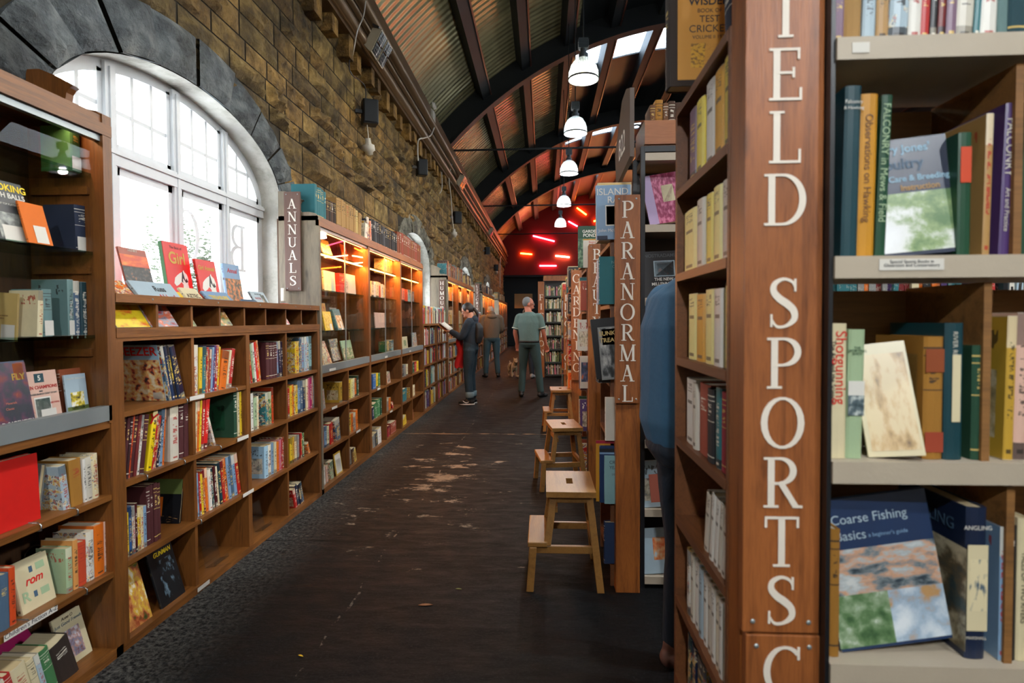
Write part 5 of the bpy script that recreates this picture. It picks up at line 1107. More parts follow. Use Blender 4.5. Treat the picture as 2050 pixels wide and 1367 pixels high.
row(FW_, .612, '1373 white* 16;1380 offwhite^ 16;1387 white^ 16;1395 paleblue^ 16;1403 white^ 16;1411 offwhite^ 16;1419 white^ 16;1427 paper^ 16;1435 white^ 16;1443 offwhite^ 16;1451 dkteal* 16;1460 dkteal* 16;1468 paleblue^ 16;1480', 'sixth shelf of the almanack unit', **AL)
row(FW_, .40, '1372 dkteal* 16;1382 navy* 16;1392 dkgrey* 16;1410 black* 16;1430 dkgrey* 16;1452 slate* 16;1478', 'seventh shelf of the almanack unit', **AL)
o = facecam(.298, 1.40, 1.902, .155, .235, .045, 'dkbrown', 0, 'thick brown cricket book with a yellow jacket panel standing on the almanack unit', 'cloth', 'cricket_book', yaw=0,
    title=(('THE', .010, .90, 'black', 's', .62), ('WISDEN', .026, .80, 'black', 'b', .62), ('BOOK OF', .013, .725, 'black', 's', .62), ('TEST', .022, .63, 'black', 's', .62), ('CRICKET', .024, .53, 'black', 's', .62), ('VOLUME II 1977', .0115, .465, 'black', 's', .62)),
    pics=((ink('mustard'), .14, .06, .86, .88), (art('engraved_cricketers', ['d0a21c', '2a2212', 'd0a21c', '3a2c14', 'd0a21c'], 9), .34, .18, .56, .24)))
o = facecam(.395, 1.24, 1.902, .08, .2, .05, 'navy', 6, 'dark blue book with a yellow corner leaning above the almanacks', 'cloth', 'cricket_book', pics=((ink('brightyellow'), .4, .45, .6, .5),))
FC = Frame('C', 1.016)
S1 = 'top visible shelf beside FIELD SPORTS'
HB = dict(name='hardback_book', dmax=.2)
row(FC, 1.815, '1672 mauve 20 1;1693 tan= 16;1728 paleblue 17 2;1755 tan 20 1;1780 paleblue* 21 3;1819 white 22 2;1845 red 21;1864 .;1866 black 21;1880 dkred 21 2;1895 mauve 22 2;1916 offwhite 22 3;1953 teal 22 3;1966 white 22 2;2001 greyteal= 22 1;2021 dkteal= 22;2060', S1, noun='hardback', **HB)
r2 = row(FC, 1.453, '1686 dkteal_ 28.5 1;1719 mustard_ 27.5 1;1755 dkgreen_ 27.5 2;1776 .;1921 dkgreen_ 21 0;1948 .;1968 tan 24.5 1;1983 .;2003 purple_ 25.5 2;2026 dkgreen= 26 6;2055 .', 'falconry shelf beside FIELD SPORTS', noun='hardback', **HB)
o = r2[0]; w0 = max(v.co.x for v in o.data.vertices)/2; sans('Falconry', .0085, o, T((w0, -.0006, .262)), ink('white'), 'title'); sans('& Hawking', .0075, o, T((w0, -.0006, .252)), ink('white'), 'title')
spine_text(r2[1], 'Observations on Hawking', .0175, .245, 'midbrown'); spine_text(r2[2], 'FALCONRY in Mews & Field', .017, .262, 'ltgreen')
spine_text(r2[5], 'FALCONRY', .019, .232, 'offwhite'); spine_text(r2[5], 'Art and Practice', .011, .115, 'offwhite')
w = max(v.co.x for v in r2[3].data.vertices); plate(r2[3], ink('vermilion'), T((.002, -.0008, .125)), w-.004, .06, 'title_label')
o = facecam(.585, 1.035, 1.453, .135, .21, .012, 'navy', 8, 'dark blue poultry book with a painted white glare, leaning face out among falconry books', 'plain', 'hardback_book', roll=-5, yaw=-5,
    title=(("Harry Jones'", .02, .88, 'skyblue', 'b', .42), ('Poultry', .026, .74, 'slate', 'b', .4), ('Care & Breeding', .0145, .63, 'skyblue', 'b', .6), ('Instruction', .0145, .55, 'tan', 'b', .6)), pics=((art('field_photo_with_glare', ['8aa070', 'dcdfdc', '5a7a50', 'e6e8ea', 'e0e2e4'], 1.6), .02, .03, .93, .5),))  # near-white tones in the cover picture stand in for glare
r3 = row(FC, 1.106, '1663 cream_ 24 0;1697 ltgreen_ 22.5 1;1730 .;1852 ochre~ 21.5 0;1892 dkteal_ 24 0;1930 .;1947 dkgreen= 20 0;1984 .;2010 gold 24.5 1;2030 pinkcream 25 1;2056 .', 'shooting shelf beside FIELD SPORTS', noun='hardback', **HB)
spine_text(r3[0], 'Shotgunning', .026, .222, 'brightred', 'n', shift=.004); spine_text(r3[0], 'The Art and the Science', .011, .205, 'black', 'n', shift=-.009)
spine_text(r3[3], 'RIVER RUN', .011, .22, 'offwhite'); w = max(v.co.x for v in r3[3].data.vertices)
plate(r3[3], ink('cream'), T((w*.35, -.0008, .065)), w*.45, .115, 'title_label'); spine_text(r3[3], 'Nymph Fishing in Practice', .0095, .174, 'dkteal')
w = max(v.co.x for v in r3[2].data.vertices); plate(r3[2], ink('rust'), T((.001, -.0008, .15)), w-.002, .04, 'title_label'); plate(r3[2], ink('brick'), T((.001, -.0008, .012)), w-.002, .035, 'title_label')
facecam(.565, 1.03, 1.106, .085, .2, .012, 'cream', 14, 'cream sporting book with faded illustrations leaning between pale spines', 'plain', 'hardback_book', roll=-8, yaw=-24, pics=((art('hunting_scene', ['d8c49a', 'a88a58', '5a4030', 'd8c49a', 'c8a878'], 3.5), .1, .05, .85, .85),))
dv = max(v.co.y for v in r3[2].data.vertices); plate(r3[2], art('small_text', ['8a6a34', '6a4c24', '8a6a34'], 26, (1, 1, 3)), T((-.0006, dv, 0))@RzM(-PI/2)@T((.02, 0, .03)), dv-.04, .15)
w = max(v.co.x for v in r3[1].data.vertices); plate(r3[1], ink('white'), T((0, -.0008, .075)), w, .06, 'spine_panel'); plate(r3[1], art('woodcut', ['5a6a70', 'c0c8c4', '38484e'], 3), T((0, -.0012, .075)), w, .035, 'spine_picture'); sans('THE\nSPORTING\nSHOT', .0065, r3[1], T((w/2, -.0008, .19)), ink('dkgreen'), 'title')
r4 = row(FC, .758, '1662 ochre= 22 0;1681 .;1937 navy_ 27 0;1979 .;2000 ltblue 23 0;2010 black_ 24;2037 cream_ 25;2062 .', 'fishing shelf beside FIELD SPORTS', noun='hardback', **HB)
w = max(v.co.x for v in r4[1].data.vertices); plate(r4[1], ink('cream'), T((.0, -.0012, .05)), w, .15, 'spine_panel'); sans('ANGLING', .0105, r4[1], T((w/2, -.0008, .226)), ink('white'), 'title'); sans('MARSHALL', .007, r4[1], T((w/2, -.0008, .035)), ink('offwhite'), 'title')
plate(r4[1], art('leaping_fish', ['dccfa8', 'dccfa8', '38566c', 'dccfa8'], 3.2), T((w*.1, -.0016, .085)), w*.88, .09, 'spine_picture')
spine_text(r4[3], 'Fly', .016, .21, 'offwhite'); spine_text(r4[3], 'Black Hunter', .009, .14, 'offwhite'); spine_text(r4[4], 'TALES OF TWO RIVERS', .012, .19, 'dkbrown')
facecam(.524, 1.03, .7585, .2, .262, .014, 'dkblue', 7, 'blue coarse fishing guide with angling photographs, leaning face out', 'plain', 'hardback_book', roll=-7, yaw=3,
    title=(('Coarse Fishing', .0235, .83, 'paleblue', 'n', .45), ('Basics', .0235, .72, 'paleblue', 'n', .26), ("a beginner's guide", .010, .725, 'ltblue', 'n', .6)),
    pics=((art('rods_and_hands_photo', ['c9cdcc', '7a858a', '1c2a36', 'c99a7a', '34424c', 'a9b4b8'], 3.2), 0, .36, 1, .3), (art('angler_photo', ['5a7a50', 'e0e6e0', '8aa080', '3a5a38'], 3), 0, .02, .5, .34), (art('cloudy_sky_photo', ['9ab0c4', 'd8e0e6', 'c4d0da', 'b89060'], 2), .5, .02, .5, .34)))
dv = max(v.co.y for v in r4[1].data.vertices); ML = T((-.0006, dv, 0))@RzM(-PI/2); plate(r4[1], art('heron_jacket', ['c9bfa0', '3a4c4e', 'c9bfa0', '6a5c44'], 3.4), ML@T((0, 0, .012)), dv, .18); sans('ANGLING', .03, r4[1], ML@T((dv*.5, -.001, .215)), ink('slate'), 'title')
for (u0, u1, v0, v1, tx, lb) in ((1760, 1890, 517, 541, 'Special Sports Books in\nGlassroom and Conservatory', 'white typed label about special sports books on the grey shelf edge'), (1706, 1741, 84, 106, '', 'small blank white sticker on the top grey shelf edge')):
    a, b = onY(u0, v1, .993), onY(u1, v0, .993); o = MB().box(0, b.x-a.x, -.001, 0, 0, b.z-a.z).ob('shelf_label', PAPER, M=T((a.x, .9935, a.z))); tag(o, lb, 'label')
    if tx: sans(tx, .0075, o, T(((b.x-a.x)/2, -.0014, (b.z-a.z)*.62)), ink('dkgrey'))
# side shelf behind PARANORMAL: first books show their covers
FP = Frame('W', .27)
def stackp(y, z, spec, loc, x=.27):
    a = -y
    out = []
    for it in spec.split(';'):
        q = it.split(); w = float(q[0])/1000; out.append((a-0, w, q[1], float(q[2])/100, float(q[3]) if len(q) > 3 else 0)); a -= w
    # first item stands nearest
    out2 = []; a = -y
    for (_, w, c, h, l) in out: out2.append((a-w, w, c, h, l)); a -= w
    return rowm(Frame('W', x), z, out2, loc, 'book', 'paranormal_book' if 'PARANORMAL' in loc else 'book', .19, dfix=.165)
facecam(.262, 2.86, 1.742, .17, .265, .022, 'ltblue', 0, 'blue history paperback with a photograph of a smiling man, beside PARANORMAL', 'plain', 'paperback_book', roll=-1, title=(('ISLAND', .046, .82, 'white', 'n', .48), ('RACE', .046, .67, 'white', 'n', .66), ('John McC', .022, .14, 'white', 'n', .32)), pics=((ink('white'), .27, .25, .5, .38), (art('smiling_man_photo', ['1c2026', 'b87a58', '14181c', '1c2026'], 1.8), .3, .27, .44, .34), (ink('navy'), .02, 0, .3, .07)))
stackp(2.90, 1.742, '16 offwhite 27;14 buff 29.5;14 cream 30;14 tan 29;20 buff 30;16 cream 30;24 buff 28', 'top shelf behind PARANORMAL')
facecam(.275, 2.87, 1.425, .15, .235, .02, 'teal', 0, 'dark teal hardback showing its cover beside the PARANORMAL letters', 'cloth', 'paranormal_book', title=(('Nature', .02, .85, 'ltteal', 'n', .6), ('Cures', .02, .76, 'ltteal', 'n', .6)))
stackp(2.90, 1.425, '20 slate 21;16 navy 22;16 ltblue 22;18 dkblue 21;25 black 22', 'second shelf behind PARANORMAL')
facecam(.262, 2.865, 1.05, .18, .30, .02, 'black', 0, 'black large book tilting out behind the sunken treasure book', 'plain', 'paranormal_book', roll=-6)
facecam(.288, 2.845, 1.05, .15, .26, .012, 'grey', 0, 'sunken treasure book with a red title box over grey coins', 'plain', 'paranormal_book', roll=-5, title=(('SUNKEN', .03, .84, 'buff', 'b', .42), ('TREASURE', .03, .71, 'buff', 'b', .5)), pics=((art('old_coins', ['c9c8c4', '4a4c4c', '8a8a88', '2a2c2c', 'b0aeaa'], 4), .04, .04, .94, .94), (ink('dkred'), .12, .66, .8, .3)))
stackp(2.90, 1.03, '20 black 28;16 dkgrey 26;20 navy 27;20 brown 25;24 black 27', 'third shelf behind PARANORMAL')
facecam(.305, 2.87, .745, .15, .215, .03, 'offwhite', 0, 'plain off-white hardback standing on the fourth shelf behind PARANORMAL', 'plain', 'paranormal_book')
facecam(.262, 2.90, .43, .16, .31, .004, 'mustard', 0, 'mustard and crimson book edge furthest out on the low shelf by the first stool', 'plain', 'paranormal_book', pics=((ink('crimson'), 0, .95, 1, .05),))
facecam(.278, 2.88, .43, .15, .285, .02, 'dkblue', 0, 'dark blue book with pale stripes on the low shelf by the first stool', 'plain', 'paranormal_book', pics=((ink('ltblue'), 0, .86, 1, .03), (ink('black'), 0, .9, 1, .06)))
facecam(.300, 2.862, .43, .14, .24, .014, 'ltteal', 0, 'pale book with dark serif title on the low shelf by the first stool', 'plain', 'paranormal_book', title=(('CRYSTAL', .022, .84, 'dkgrey', 'n', .5), ('YEARS', .022, .73, 'dkgrey', 'n', .4), ('DENISE', .012, .6, 'dkgrey', 'n', .4)))
facecam(.30, 2.88, .12, .15, .21, .03, 'dkblue', 0, 'dark blue book on the lowest shelf behind the PARANORMAL post', 'cloth', 'paranormal_book')
# inside the black steel case
facecam(.53, 2.90, 1.815, .2, .26, .03, 'mauve', 12, 'pink marbled book with a pale spine leaning in the black steel case', 'plain', 'paranormal_book', roll=-9, pics=((art('marbling', ['8a2a50', 'c87a96', '7a2244', 'b8607e'], 9), .24, 0, .76, 1), (ink('lilac'), 0, 0, .24, 1), (ink('cream'), .45, .42, .3, .34)))
facecam(.50, 2.90, 1.455, .2, .235, .03, 'black', 8, 'black book about the new millennium with a framed orange picture', 'plain', 'paranormal_book', roll=-2, title=(('NOSTRADAMUS', .024, .87, 'dkgrey', 'b'), ('THE NEW', .021, .36, 'white', 'b', .52), ('MILLENNIUM', .021, .26, 'white', 'b', .52), ('JOHN', .012, .17, 'white', 'b')), pics=((ink('paleblue'), .29, .45, .52, .34), (ink('black'), .31, .465, .48, .31), (art('orange_comet', ['101114', '101114', 'c8602c', '101114'], 2.2), .38, .5, .34, .24)))
facecam(.485, 2.90, .745, .19, .25, .02, 'black', 8, 'black book with white capitals and orange picture, low in the black steel case', 'plain', 'paranormal_book', title=(('UNSEEN', .026, .84, 'paleblue', 'b', .5), ('MYSTERIES', .012, .74, 'offwhite', 's', .5)), pics=((art('low_photo', ['14161a', 'a06a48', '3a2c28', 'c9a080'], 2.5), .1, .04, .8, .35),))
facecam(.49, 2.90, .40, .17, .23, .02, 'paleblue', 10, 'pale book with a tan triangle on the lower shelf of the black steel case', 'jacket', 'paranormal_book', roll=-4, pics=((ink('salmon'), .3, .1, .5, .6),))
facecam(.485, 2.90, .06, .17, .22, .02, 'paleblue', 10, 'pale book with an orange picture on the floor shelf of the black steel case', 'plain', 'paranormal_book', roll=-4, pics=((art('floor_book_picture', ['c85a2c', 'd8a070', 'b0c4cc'], 2.5), .45, .3, .5, .5),))
FS2 = Frame('C', 2.93)
for z in (1.815, 1.455, 1.105, .745, .40):
    fill(FS2, z, 1375, 1640, 'shelf at height %d centimetres of the black steel case' % round(z*100), 'book', 'paranormal_book', ['black', 'navy', 'dkred', 'teal', 'cream', 'purple', 'grey', 'orange'], (.02, .04), (.2, .26)) if z in (1.455,) and False else None
# old volumes in the tray
stk = []
a = .53
while a < .80:
    w = R.uniform(.022, .04); stk.append((a, w, R.choice(['midbrown~', 'brown~', 'ochre~']), R.uniform(.19, .215), 0)); a += w
rowm(Frame('C', 2.90), 2.216, stk, 'crumbling row in the knotty tray', 'antique volume', 'antique_book')
# side shelves further along
WP = ['cream', 'navy', 'brick', 'dkgreen', 'black', 'teal', 'offwhite', 'slate', 'maroon', 'gold', 'purple', 'paleblue*', 'red*', 'orange', 'grey', 'white*']
for (y, x, nm, n) in ((4.63, .29, 'BEAUTY', 7), (7.14, .30, 'GARDENING', 6)):
    for z, lb in ((1.76, 'top'), (1.42, 'second'), (1.10, 'third'), (.78, 'fourth'), (.45, 'fifth'), (.12, 'lowest')):
        out = []; a = -y
        for k in range(n):
            w = R.uniform(.018, .04); out.append((a-w, w, R.choice(WP), R.uniform(.2, .27), R.choice([0, 0, 0, -4]))); a -= w
        rowm(Frame('W', x), z, out, '%s shelf behind %s' % (lb, nm), 'book', 'gardening_book' if nm != 'BEAUTY' else 'garden_book', dfix=.16)
facecam(.275, 4.60, 1.76, .20, .33, .004, 'dkgreen', 0, 'green garden pond book with white title standing above BEAUTY', 'plain', 'garden_book', title=(('GARDEN', .032, .84, 'white', 'b'), ('PONDS', .036, .74, 'white', 'b')), pics=((art('pond_photo', ['6a8a68', '2c4a38', '8aa888', '3c5a44'], 7), 0, 0, 1, .7),))
facecam(.315, 4.585, 1.76, .18, .225, .004, 'offwhite', 0, 'white flower book with a red poppy just above the BEAUTY board', 'plain', 'garden_book', title=(("Beginner's", .022, .86, 'red', 'n'),), pics=((ink('brightred'), .4, .45, .3, .2), (ink('mustard'), 0, .96, 1, .04)))
facecam(.27, 4.60, 1.10, .1, .25, .004, 'offwhite', 3, 'white book with an orange flower beside the Y of BEAUTY', 'jacket', 'garden_book')
facecam(.29, 4.60, .80, .1, .26, .01, 'offwhite', 0, 'white gardening book with orange picture low beside the BEAUTY post', 'plain', 'garden_book', pics=((art('sow_picture', ['4a5a78', 'c86a2c', '2a2c38'], 2.5), .1, .2, .8, .6),))
# ================================================================== FAR BOOKS: too many and too small to single out
far = MB()
FPAL = ['cream', 'navy', 'brick', 'dkgreen', 'black', 'teal', 'offwhite', 'slate', 'maroon', 'gold', 'purple', 'paleblue', 'red', 'orange', 'grey', 'white', 'yellow', 'dkblue', 'ltteal', 'pink', 'tan']
def farrow(kind, plane, z, a, e, pal=FPAL, w=(.014, .04), h=(.17, .24), d=.17, gap=.04):
    while a < e-.012:
        ww = min(R.uniform(*w), e-a); hh = R.uniform(*h); c = lin(HEX[R.choice(pal)]); ln = R.choice([0, 0, 0, 0, .06, -.08])
        if R.random() > gap:
            o_ = R.uniform(0, .02)
            if kind == 'L': M = T((plane-o_, a, z))@RzM(PI/2)
            elif kind == 'W': M = T((plane+o_, a+ww, z))@RzM(-PI/2)
            else: M = T((a, plane+o_, z))
            far.box(0, ww*.93, 0, d, .001, hh, 0, c, M@T((0, 0, abs(ln)*ww))@RyM(ln)); c2 = lin('d8ccae')
            far.box(ww*.12, ww*.8, .006, d-.01, hh, hh+.0015, 0, c2, M@T((0, 0, abs(ln)*ww))@RyM(ln))
            t0 = R.uniform(.55, .7); lc = lin(R.choice(['e2dccb', '2a2420', 'd8b968', 'a3261c']))
            far.box(ww*.25, ww*.68, -.001, 0, hh*t0, hh*(t0+.2), 0, lc, M@T((0, 0, abs(ln)*ww))@RyM(ln))
        a += ww
BR = ['white', 'offwhite', 'paleblue', 'ltteal', 'orange', 'yellow', 'pink', 'red', 'magenta', 'navy', 'green', 'cream', 'black', 'teal', 'purple']
for (y0, y1, rows) in ((8.2, 10.23, (1.30, .98, .69, .36, .04)), (14.2, 16.1, (1.30, .98, .69, .36, .04)), (20.2, 22, (1.30, .98, .69, .36, .04))):
    for z in rows: farrow('L', -1.745, z, y0, y1, BR if y0 < 10 else FPAL, h=(.2, .27))
for (y0, y1) in ((10.35, 14.05), (16.3, 20), (22.2, 27.1)):
    for z in (.645, .335, .04): farrow('L', -1.745, z, y0, y1)
    for z in (1.72, 1.27, .96): farrow('L', -1.80, z, y0, y1, ['cream', 'buff', 'gold', 'white', 'tan', 'orange', 'apricot'], w=(.02, .06), h=(.15, .3), gap=.35)
farrow('L', -1.76, 2.157, 10.4, 12.6, ['rust', 'brown', 'dkblue', 'teal', 'midbrown', 'tan'], w=(.03, .06), h=(.22, .3), gap=.0); farrow('L', -1.76, 2.157, 13, 14, ['buff', 'black'], w=(.03, .06), h=(.2, .27))
farrow('L', -1.76, 2.157, 16.4, 17.6, ['dkgreen', 'midbrown', 'black'], w=(.03, .06), h=(.22, .3)); farrow('L', -1.76, 2.157, 18, 20, ['black', 'navy', 'cream'], w=(.03, .06), h=(.2, .27), gap=.3)
farrow('L', -1.76, 2.157, 22.2, 26, ['cream', 'dkgreen', 'tan', 'black'], w=(.03, .06), h=(.2, .3), gap=.3)
for (y, e, x) in ((9.05, 9.57, .37), (10.62, 11.15, .34)):
    for z in (1.76, 1.42, 1.10, .78, .45, .12): farrow('W', x, z, y, e, h=(.2, .29), d=.15)
for z in (1.91, 1.61, 1.30, .98, .665, .36, .06): farrow('C', 13.53, z, .05, .55, ['cream', 'ltgreen', 'offwhite', 'dkgreen', 'olive', 'pink', 'grey', 'tan', 'black', 'brown'], w=(.02, .035), h=(.2, .25))
for z in (1.35, 1.0): farrow('C', 3.62, z, 1.25, 4.55, ['dkteal', 'teal', 'green', 'paleblue', 'red', 'black', 'slate', 'offwhite', 'dkgreen', 'ltgreen'], w=(.02, .04), h=(.2, .25))
for y in (4.62, 7.13, 10.6):
    for z in (1.8, 1.45, 1.1, .74, .4): farrow('C', y+.03, z, .53, 1.6, FPAL, w=(.02, .045), h=(.2, .3))
for z in (2.17, .4, .06): farrow('C', 1.02, z, .53, 1.7, FPAL, h=(.2, .27), w=(.02, .045))
for z in (1.815, 1.453, 1.106, .758): farrow('C', 1.02, z, 1.15, 1.7, FPAL, h=(.2, .27), w=(.02, .045))
for z in (1.815, 1.455, 1.105, .745, .40, .06): farrow('C', 2.92, z, .72, 2.1, ['black', 'navy', 'dkred', 'teal', 'cream', 'purple', 'grey', 'orange'], (.02, .045), (.2, .27))
def far_mat():
    t = NT('assorted_book_cloth'); t.bsdf(Roughness=.5); a = t.n('ShaderNodeVertexColor'); a.layer_name = 'Col'
    n = t.noise(t.pos(), 45, 3, .7); t.base(t.mix(t.math('MULTIPLY', t.math('GREATER_THAN', n, .56), .25), a.outputs[0], 'cfc6b4')); return t.m
fo = far.ob('distant_books', far_mat()); tag(fo, 'masses of small assorted books filling the distant shelves of the aisle', 'books', kind='stuff')
# ================================================================== STOOLS
def stool(cx, cy, rz, lab):
    r = empty('step_stool', (cx, cy, 0), rz); tag(r, lab, 'step stool', 'wooden step stools along the aisle')
    W, L = .245, .40       # top: W across the aisle, L along it ; origin at centre of the top
    def bx(n, *a, b=.003, M=None):
        return MB().box(*a).ob(n, STOOLW, r, bev=b, M=M)
    m = MB(); hx, hy = .017, .05
    for (x0, x1, y0, y1) in ((-W/2, -hx, -L/2, L/2), (hx, W/2, -L/2, L/2), (-hx, hx, -L/2, -hy), (-hx, hx, hy-.0, L/2)): m.box(x0, x1, y0, y1, .472, .5)
    # hand hole is small: narrow the slot
    m.box(-hx, hx, -hy, -.0, .472, .5) if False else None
    m.ob('seat', STOOLW, r)
    def leg(x0, y0, z0, x1, y1, z1, s=.036, t=.026, n='leg'):
        m = MB(); vs = []
        for (x, y, z) in ((x0, y0, z0), (x1, y1, z1)): vs += [(x-s/2, y-t/2, z), (x+s/2, y-t/2, z), (x+s/2, y+t/2, z), (x-s/2, y+t/2, z)]
        m.add(vs, [(3, 2, 1, 0), (4, 5, 6, 7), (0, 1, 5, 4), (1, 2, 6, 5), (2, 3, 7, 6), (3, 0, 4, 7)]); return m.ob(n, STOOLW, r, bev=.003)
    for sy in (-1, 1):
        yb, yt = sy*(L/2-.005), sy*(L/2-.05)
        leg(.145, yb, 0, .092, yt, .472)                       # splayed outer leg
        leg(-.118, (yb+yt)/2*1.02, .225, -.085, yt, .472)      # inner upright down to the step rail
        leg(-.205, yb, 0, -.188, yb*.97, .222)                 # step leg
        MB().box(-.2, .115, sy*(L/2-.03)-.011, sy*(L/2-.03)+.011, .185, .222).ob('side_rail', STOOLW, r, bev=.002)
        MB().box(-.1, .1, sy*(L/2-.045)-.01, sy*(L/2-.045)+.01, .435, .472).ob('apron', STOOLW, r, bev=.002)
    MB().box(-.215, -.118, -L/2, L/2, .222, .248).ob('step', STOOLW, r, bev=.004)
    MB().box(.105, .125, -L/2+.03, L/2-.03, .2, .235).ob('stretcher', STOOLW, r, bev=.002)
    MB().box(-.085, -.065, -L/2+.05, L/2-.05, .38, .41).ob('stretcher', STOOLW, r, bev=.002)
    return r
stool(.133, 3.02, 0, 'wooden two-step stool beside the PARANORMAL post, largest of the three')
stool(.16, 4.70, math.radians(8), 'middle wooden two-step stool beside the BEAUTY post')
stool(.205, 7.12, math.radians(2), 'smallest wooden two-step stool beside the GARDENING post')
# ================================================================== DEVICES ON THE WALL
def heater(y, z, lab):
    r = empty('wall_heater', (-1.80, y, z)); tag(r, lab, 'heater', 'twin heaters on the wall plate'); r.rotation_euler = (0, math.radians(28), 0)
    for s in (-1, 1):
        m = MB().prism([(-.05, -.1), (.03, -.13), (.05, -.13), (.05, .13), (.03, .13), (-.05, .1)], 'y', s*.115-.1, s*.115+.1); m.ob('heater_housing', plain('cream_enamel', 'b9ae96', .4), r)
        MB().box(.05, .056, s*.115-.088, s*.115+.088, -.115, .115).ob('reflector', plain('dark_mirror', '2a2a26', .15, .9), r)
        g = MB()
        for k in range(7): g.tube([(.07, s*.115-.085, -.1+k*.033), (.07, s*.115+.085, -.1+k*.033)], .0025, 5)
        g.tube([(.07, s*.115, -.12), (.07, s*.115, .12)], .003, 5); g.ob('guard', WIRE, r)
        MB().tube([(.06, s*.115-.08, 0), (.06, s*.115+.08, 0)], .007, 8).ob('lamp_tube', plain('ruby_tube', 'b08a78', .3), r)
    MB().box(-.055, .02, -.24, .24, .118, .135).ob('mounting_bar', BLKPL, r)
heater(6.30, 4.34, 'twin quartz heater with black bar, largest on the wall plate')
heater(12.7, 4.4, 'second twin quartz heater, half way along the wall plate'); heater(19.9, 4.4, 'tiny third twin heater near the red wall')
def speaker(u, v, s, lab, ang=.5):
    p = onX(u, v, -1.93); o = MB().prism([(-s*.42, -s*.3), (s*.42, -s*.42), (s*.42, s*.36), (-s*.42, s*.36)], 'z', -s*.68, s*.68).ob('loudspeaker', BLKPL, M=T(p)@RzM(ang), bev=s*.06); tag(o, lab, 'speaker', 'black loudspeakers on the stone wall')
    MB().box(-s*.35, s*.35, -s*.44, -s*.41, -s*.6, s*.6).ob('speaker_grille', plain('speaker_cloth', '22262a', .8), o, M=Matrix.Identity(4))
    MB().box(-s*.8, -s*.3, -.015, .015, -.02, .02).ob('bracket', BLKPL, o)
speaker(740, 226, .20, 'black loudspeaker nearest the big arched window, below the heater'); speaker(844, 336, .19, 'second black loudspeaker along the wall, with a white cable'); speaker(915, 436, .2, 'third black loudspeaker along the stone wall'); speaker(975, 502, .19, 'fourth small black loudspeaker near the red wall'); speaker(993, 536, .19, 'last black loudspeaker, lowest near the red wall')
p = onX(865, 236, -1.88); r = empty('emergency_light', p); tag(r, 'white emergency light with two round heads on the wall plate', 'emergency light')
MB().prism([(-.05, -.12), (.04, -.12), (.04, .1), (-.02, .14), (-.05, .14)], 'y', -.1, .1).ob('battery_box', WHTPL, r, bev=.008)
for s in (-1, 1): MB().lathe([(0, .05), (.03, .045), (.045, .01), (.05, 0), (.0, .005)], 16).ob('lamp_head', WHTPL, r, smooth=True, M=T((.02, s*.055, .2))@RyM(PI/2))
def sensor(u, v, lab):
    p = onX(u, v, -1.98); o = MB().lathe([(0, .07), (.02, .07), (.024, .03), (.045, .02), (.048, -.02), (.03, -.03), (.028, -.05), (0, -.055)], 14).ob('wall_socket_lamp', WHTPL, smooth=True, M=T(p)@RxM(.3)); o.scale = (1.5, 1.5, 1.5); tag(o, lab, 'sensor', 'white sensors on the stone wall')
sensor(738, 296, 'white sensor hanging below the first black loudspeaker'); sensor(909, 468, 'white sensor below the third black loudspeaker'); sensor(994, 545, 'tiny white sensor at the end of the stone wall')
o = MB().box(-1.99, -1.965, 4.262, 4.30, 1.50, 1.60).ob('light_switch', WHTPL, bev=.004); tag(o, 'white plastic box on the arch stones beside the ANNUALS board', 'switch')
def cable(pts, lab, mat=WHTPL, r=.007):
    P = [onX(u, v, x) for u, v, x in pts]; q = cr([tuple(p) for p in P], 8)
    o = MB().tube([Vector(a) for a in q], r, 6).ob('cable', mat, smooth=True); tag(o, lab, 'cable', 'cables on the stone wall')
cable([(733, -10, -1.83), (728, 30, -1.83), (716, 60, -1.83), (709, 95, -1.85), (706, 110, -1.91)], 'loose white cable curling down past the first heater')
cable([(703, 95, -1.96), (699, 130, -1.975), (705, 150, -1.975), (730, 172, -1.975), (732, 215, -1.975)], 'black cable running from the plate to the first loudspeaker', BLKPL, .006)
cable([(735, 250, -1.94), (737, 270, -1.94), (738, 290, -1.94)], 'short white cable between the first loudspeaker and its sensor', r=.005)
cable([(870, 252, -1.85), (863, 270, -1.86), (850, 276, -1.88), (838, 280, -1.93), (836, 300, -1.93), (837, 322, -1.93)], 'white cable from the emergency light to the second loudspeaker', r=.012)
cable([(911, 315, -1.86), (903, 335, -1.91), (899, 360, -1.93), (903, 395, -1.93), (905, 430, -1.93), (908, 460, -1.93)], 'thin white cable beside the second heater', r=.011)
cable([(884, 340, -1.975), (885, 375, -1.975), (880, 388, -1.975)], 'short dangling white cable between the loudspeakers', r=.009)
cable([(1004, 497, -1.90), (1003, 512, -1.93), (1001, 525, -1.92), (1001, 575, -1.92)], 'orange lit cable dropping at the end of the stone wall', r=.02)
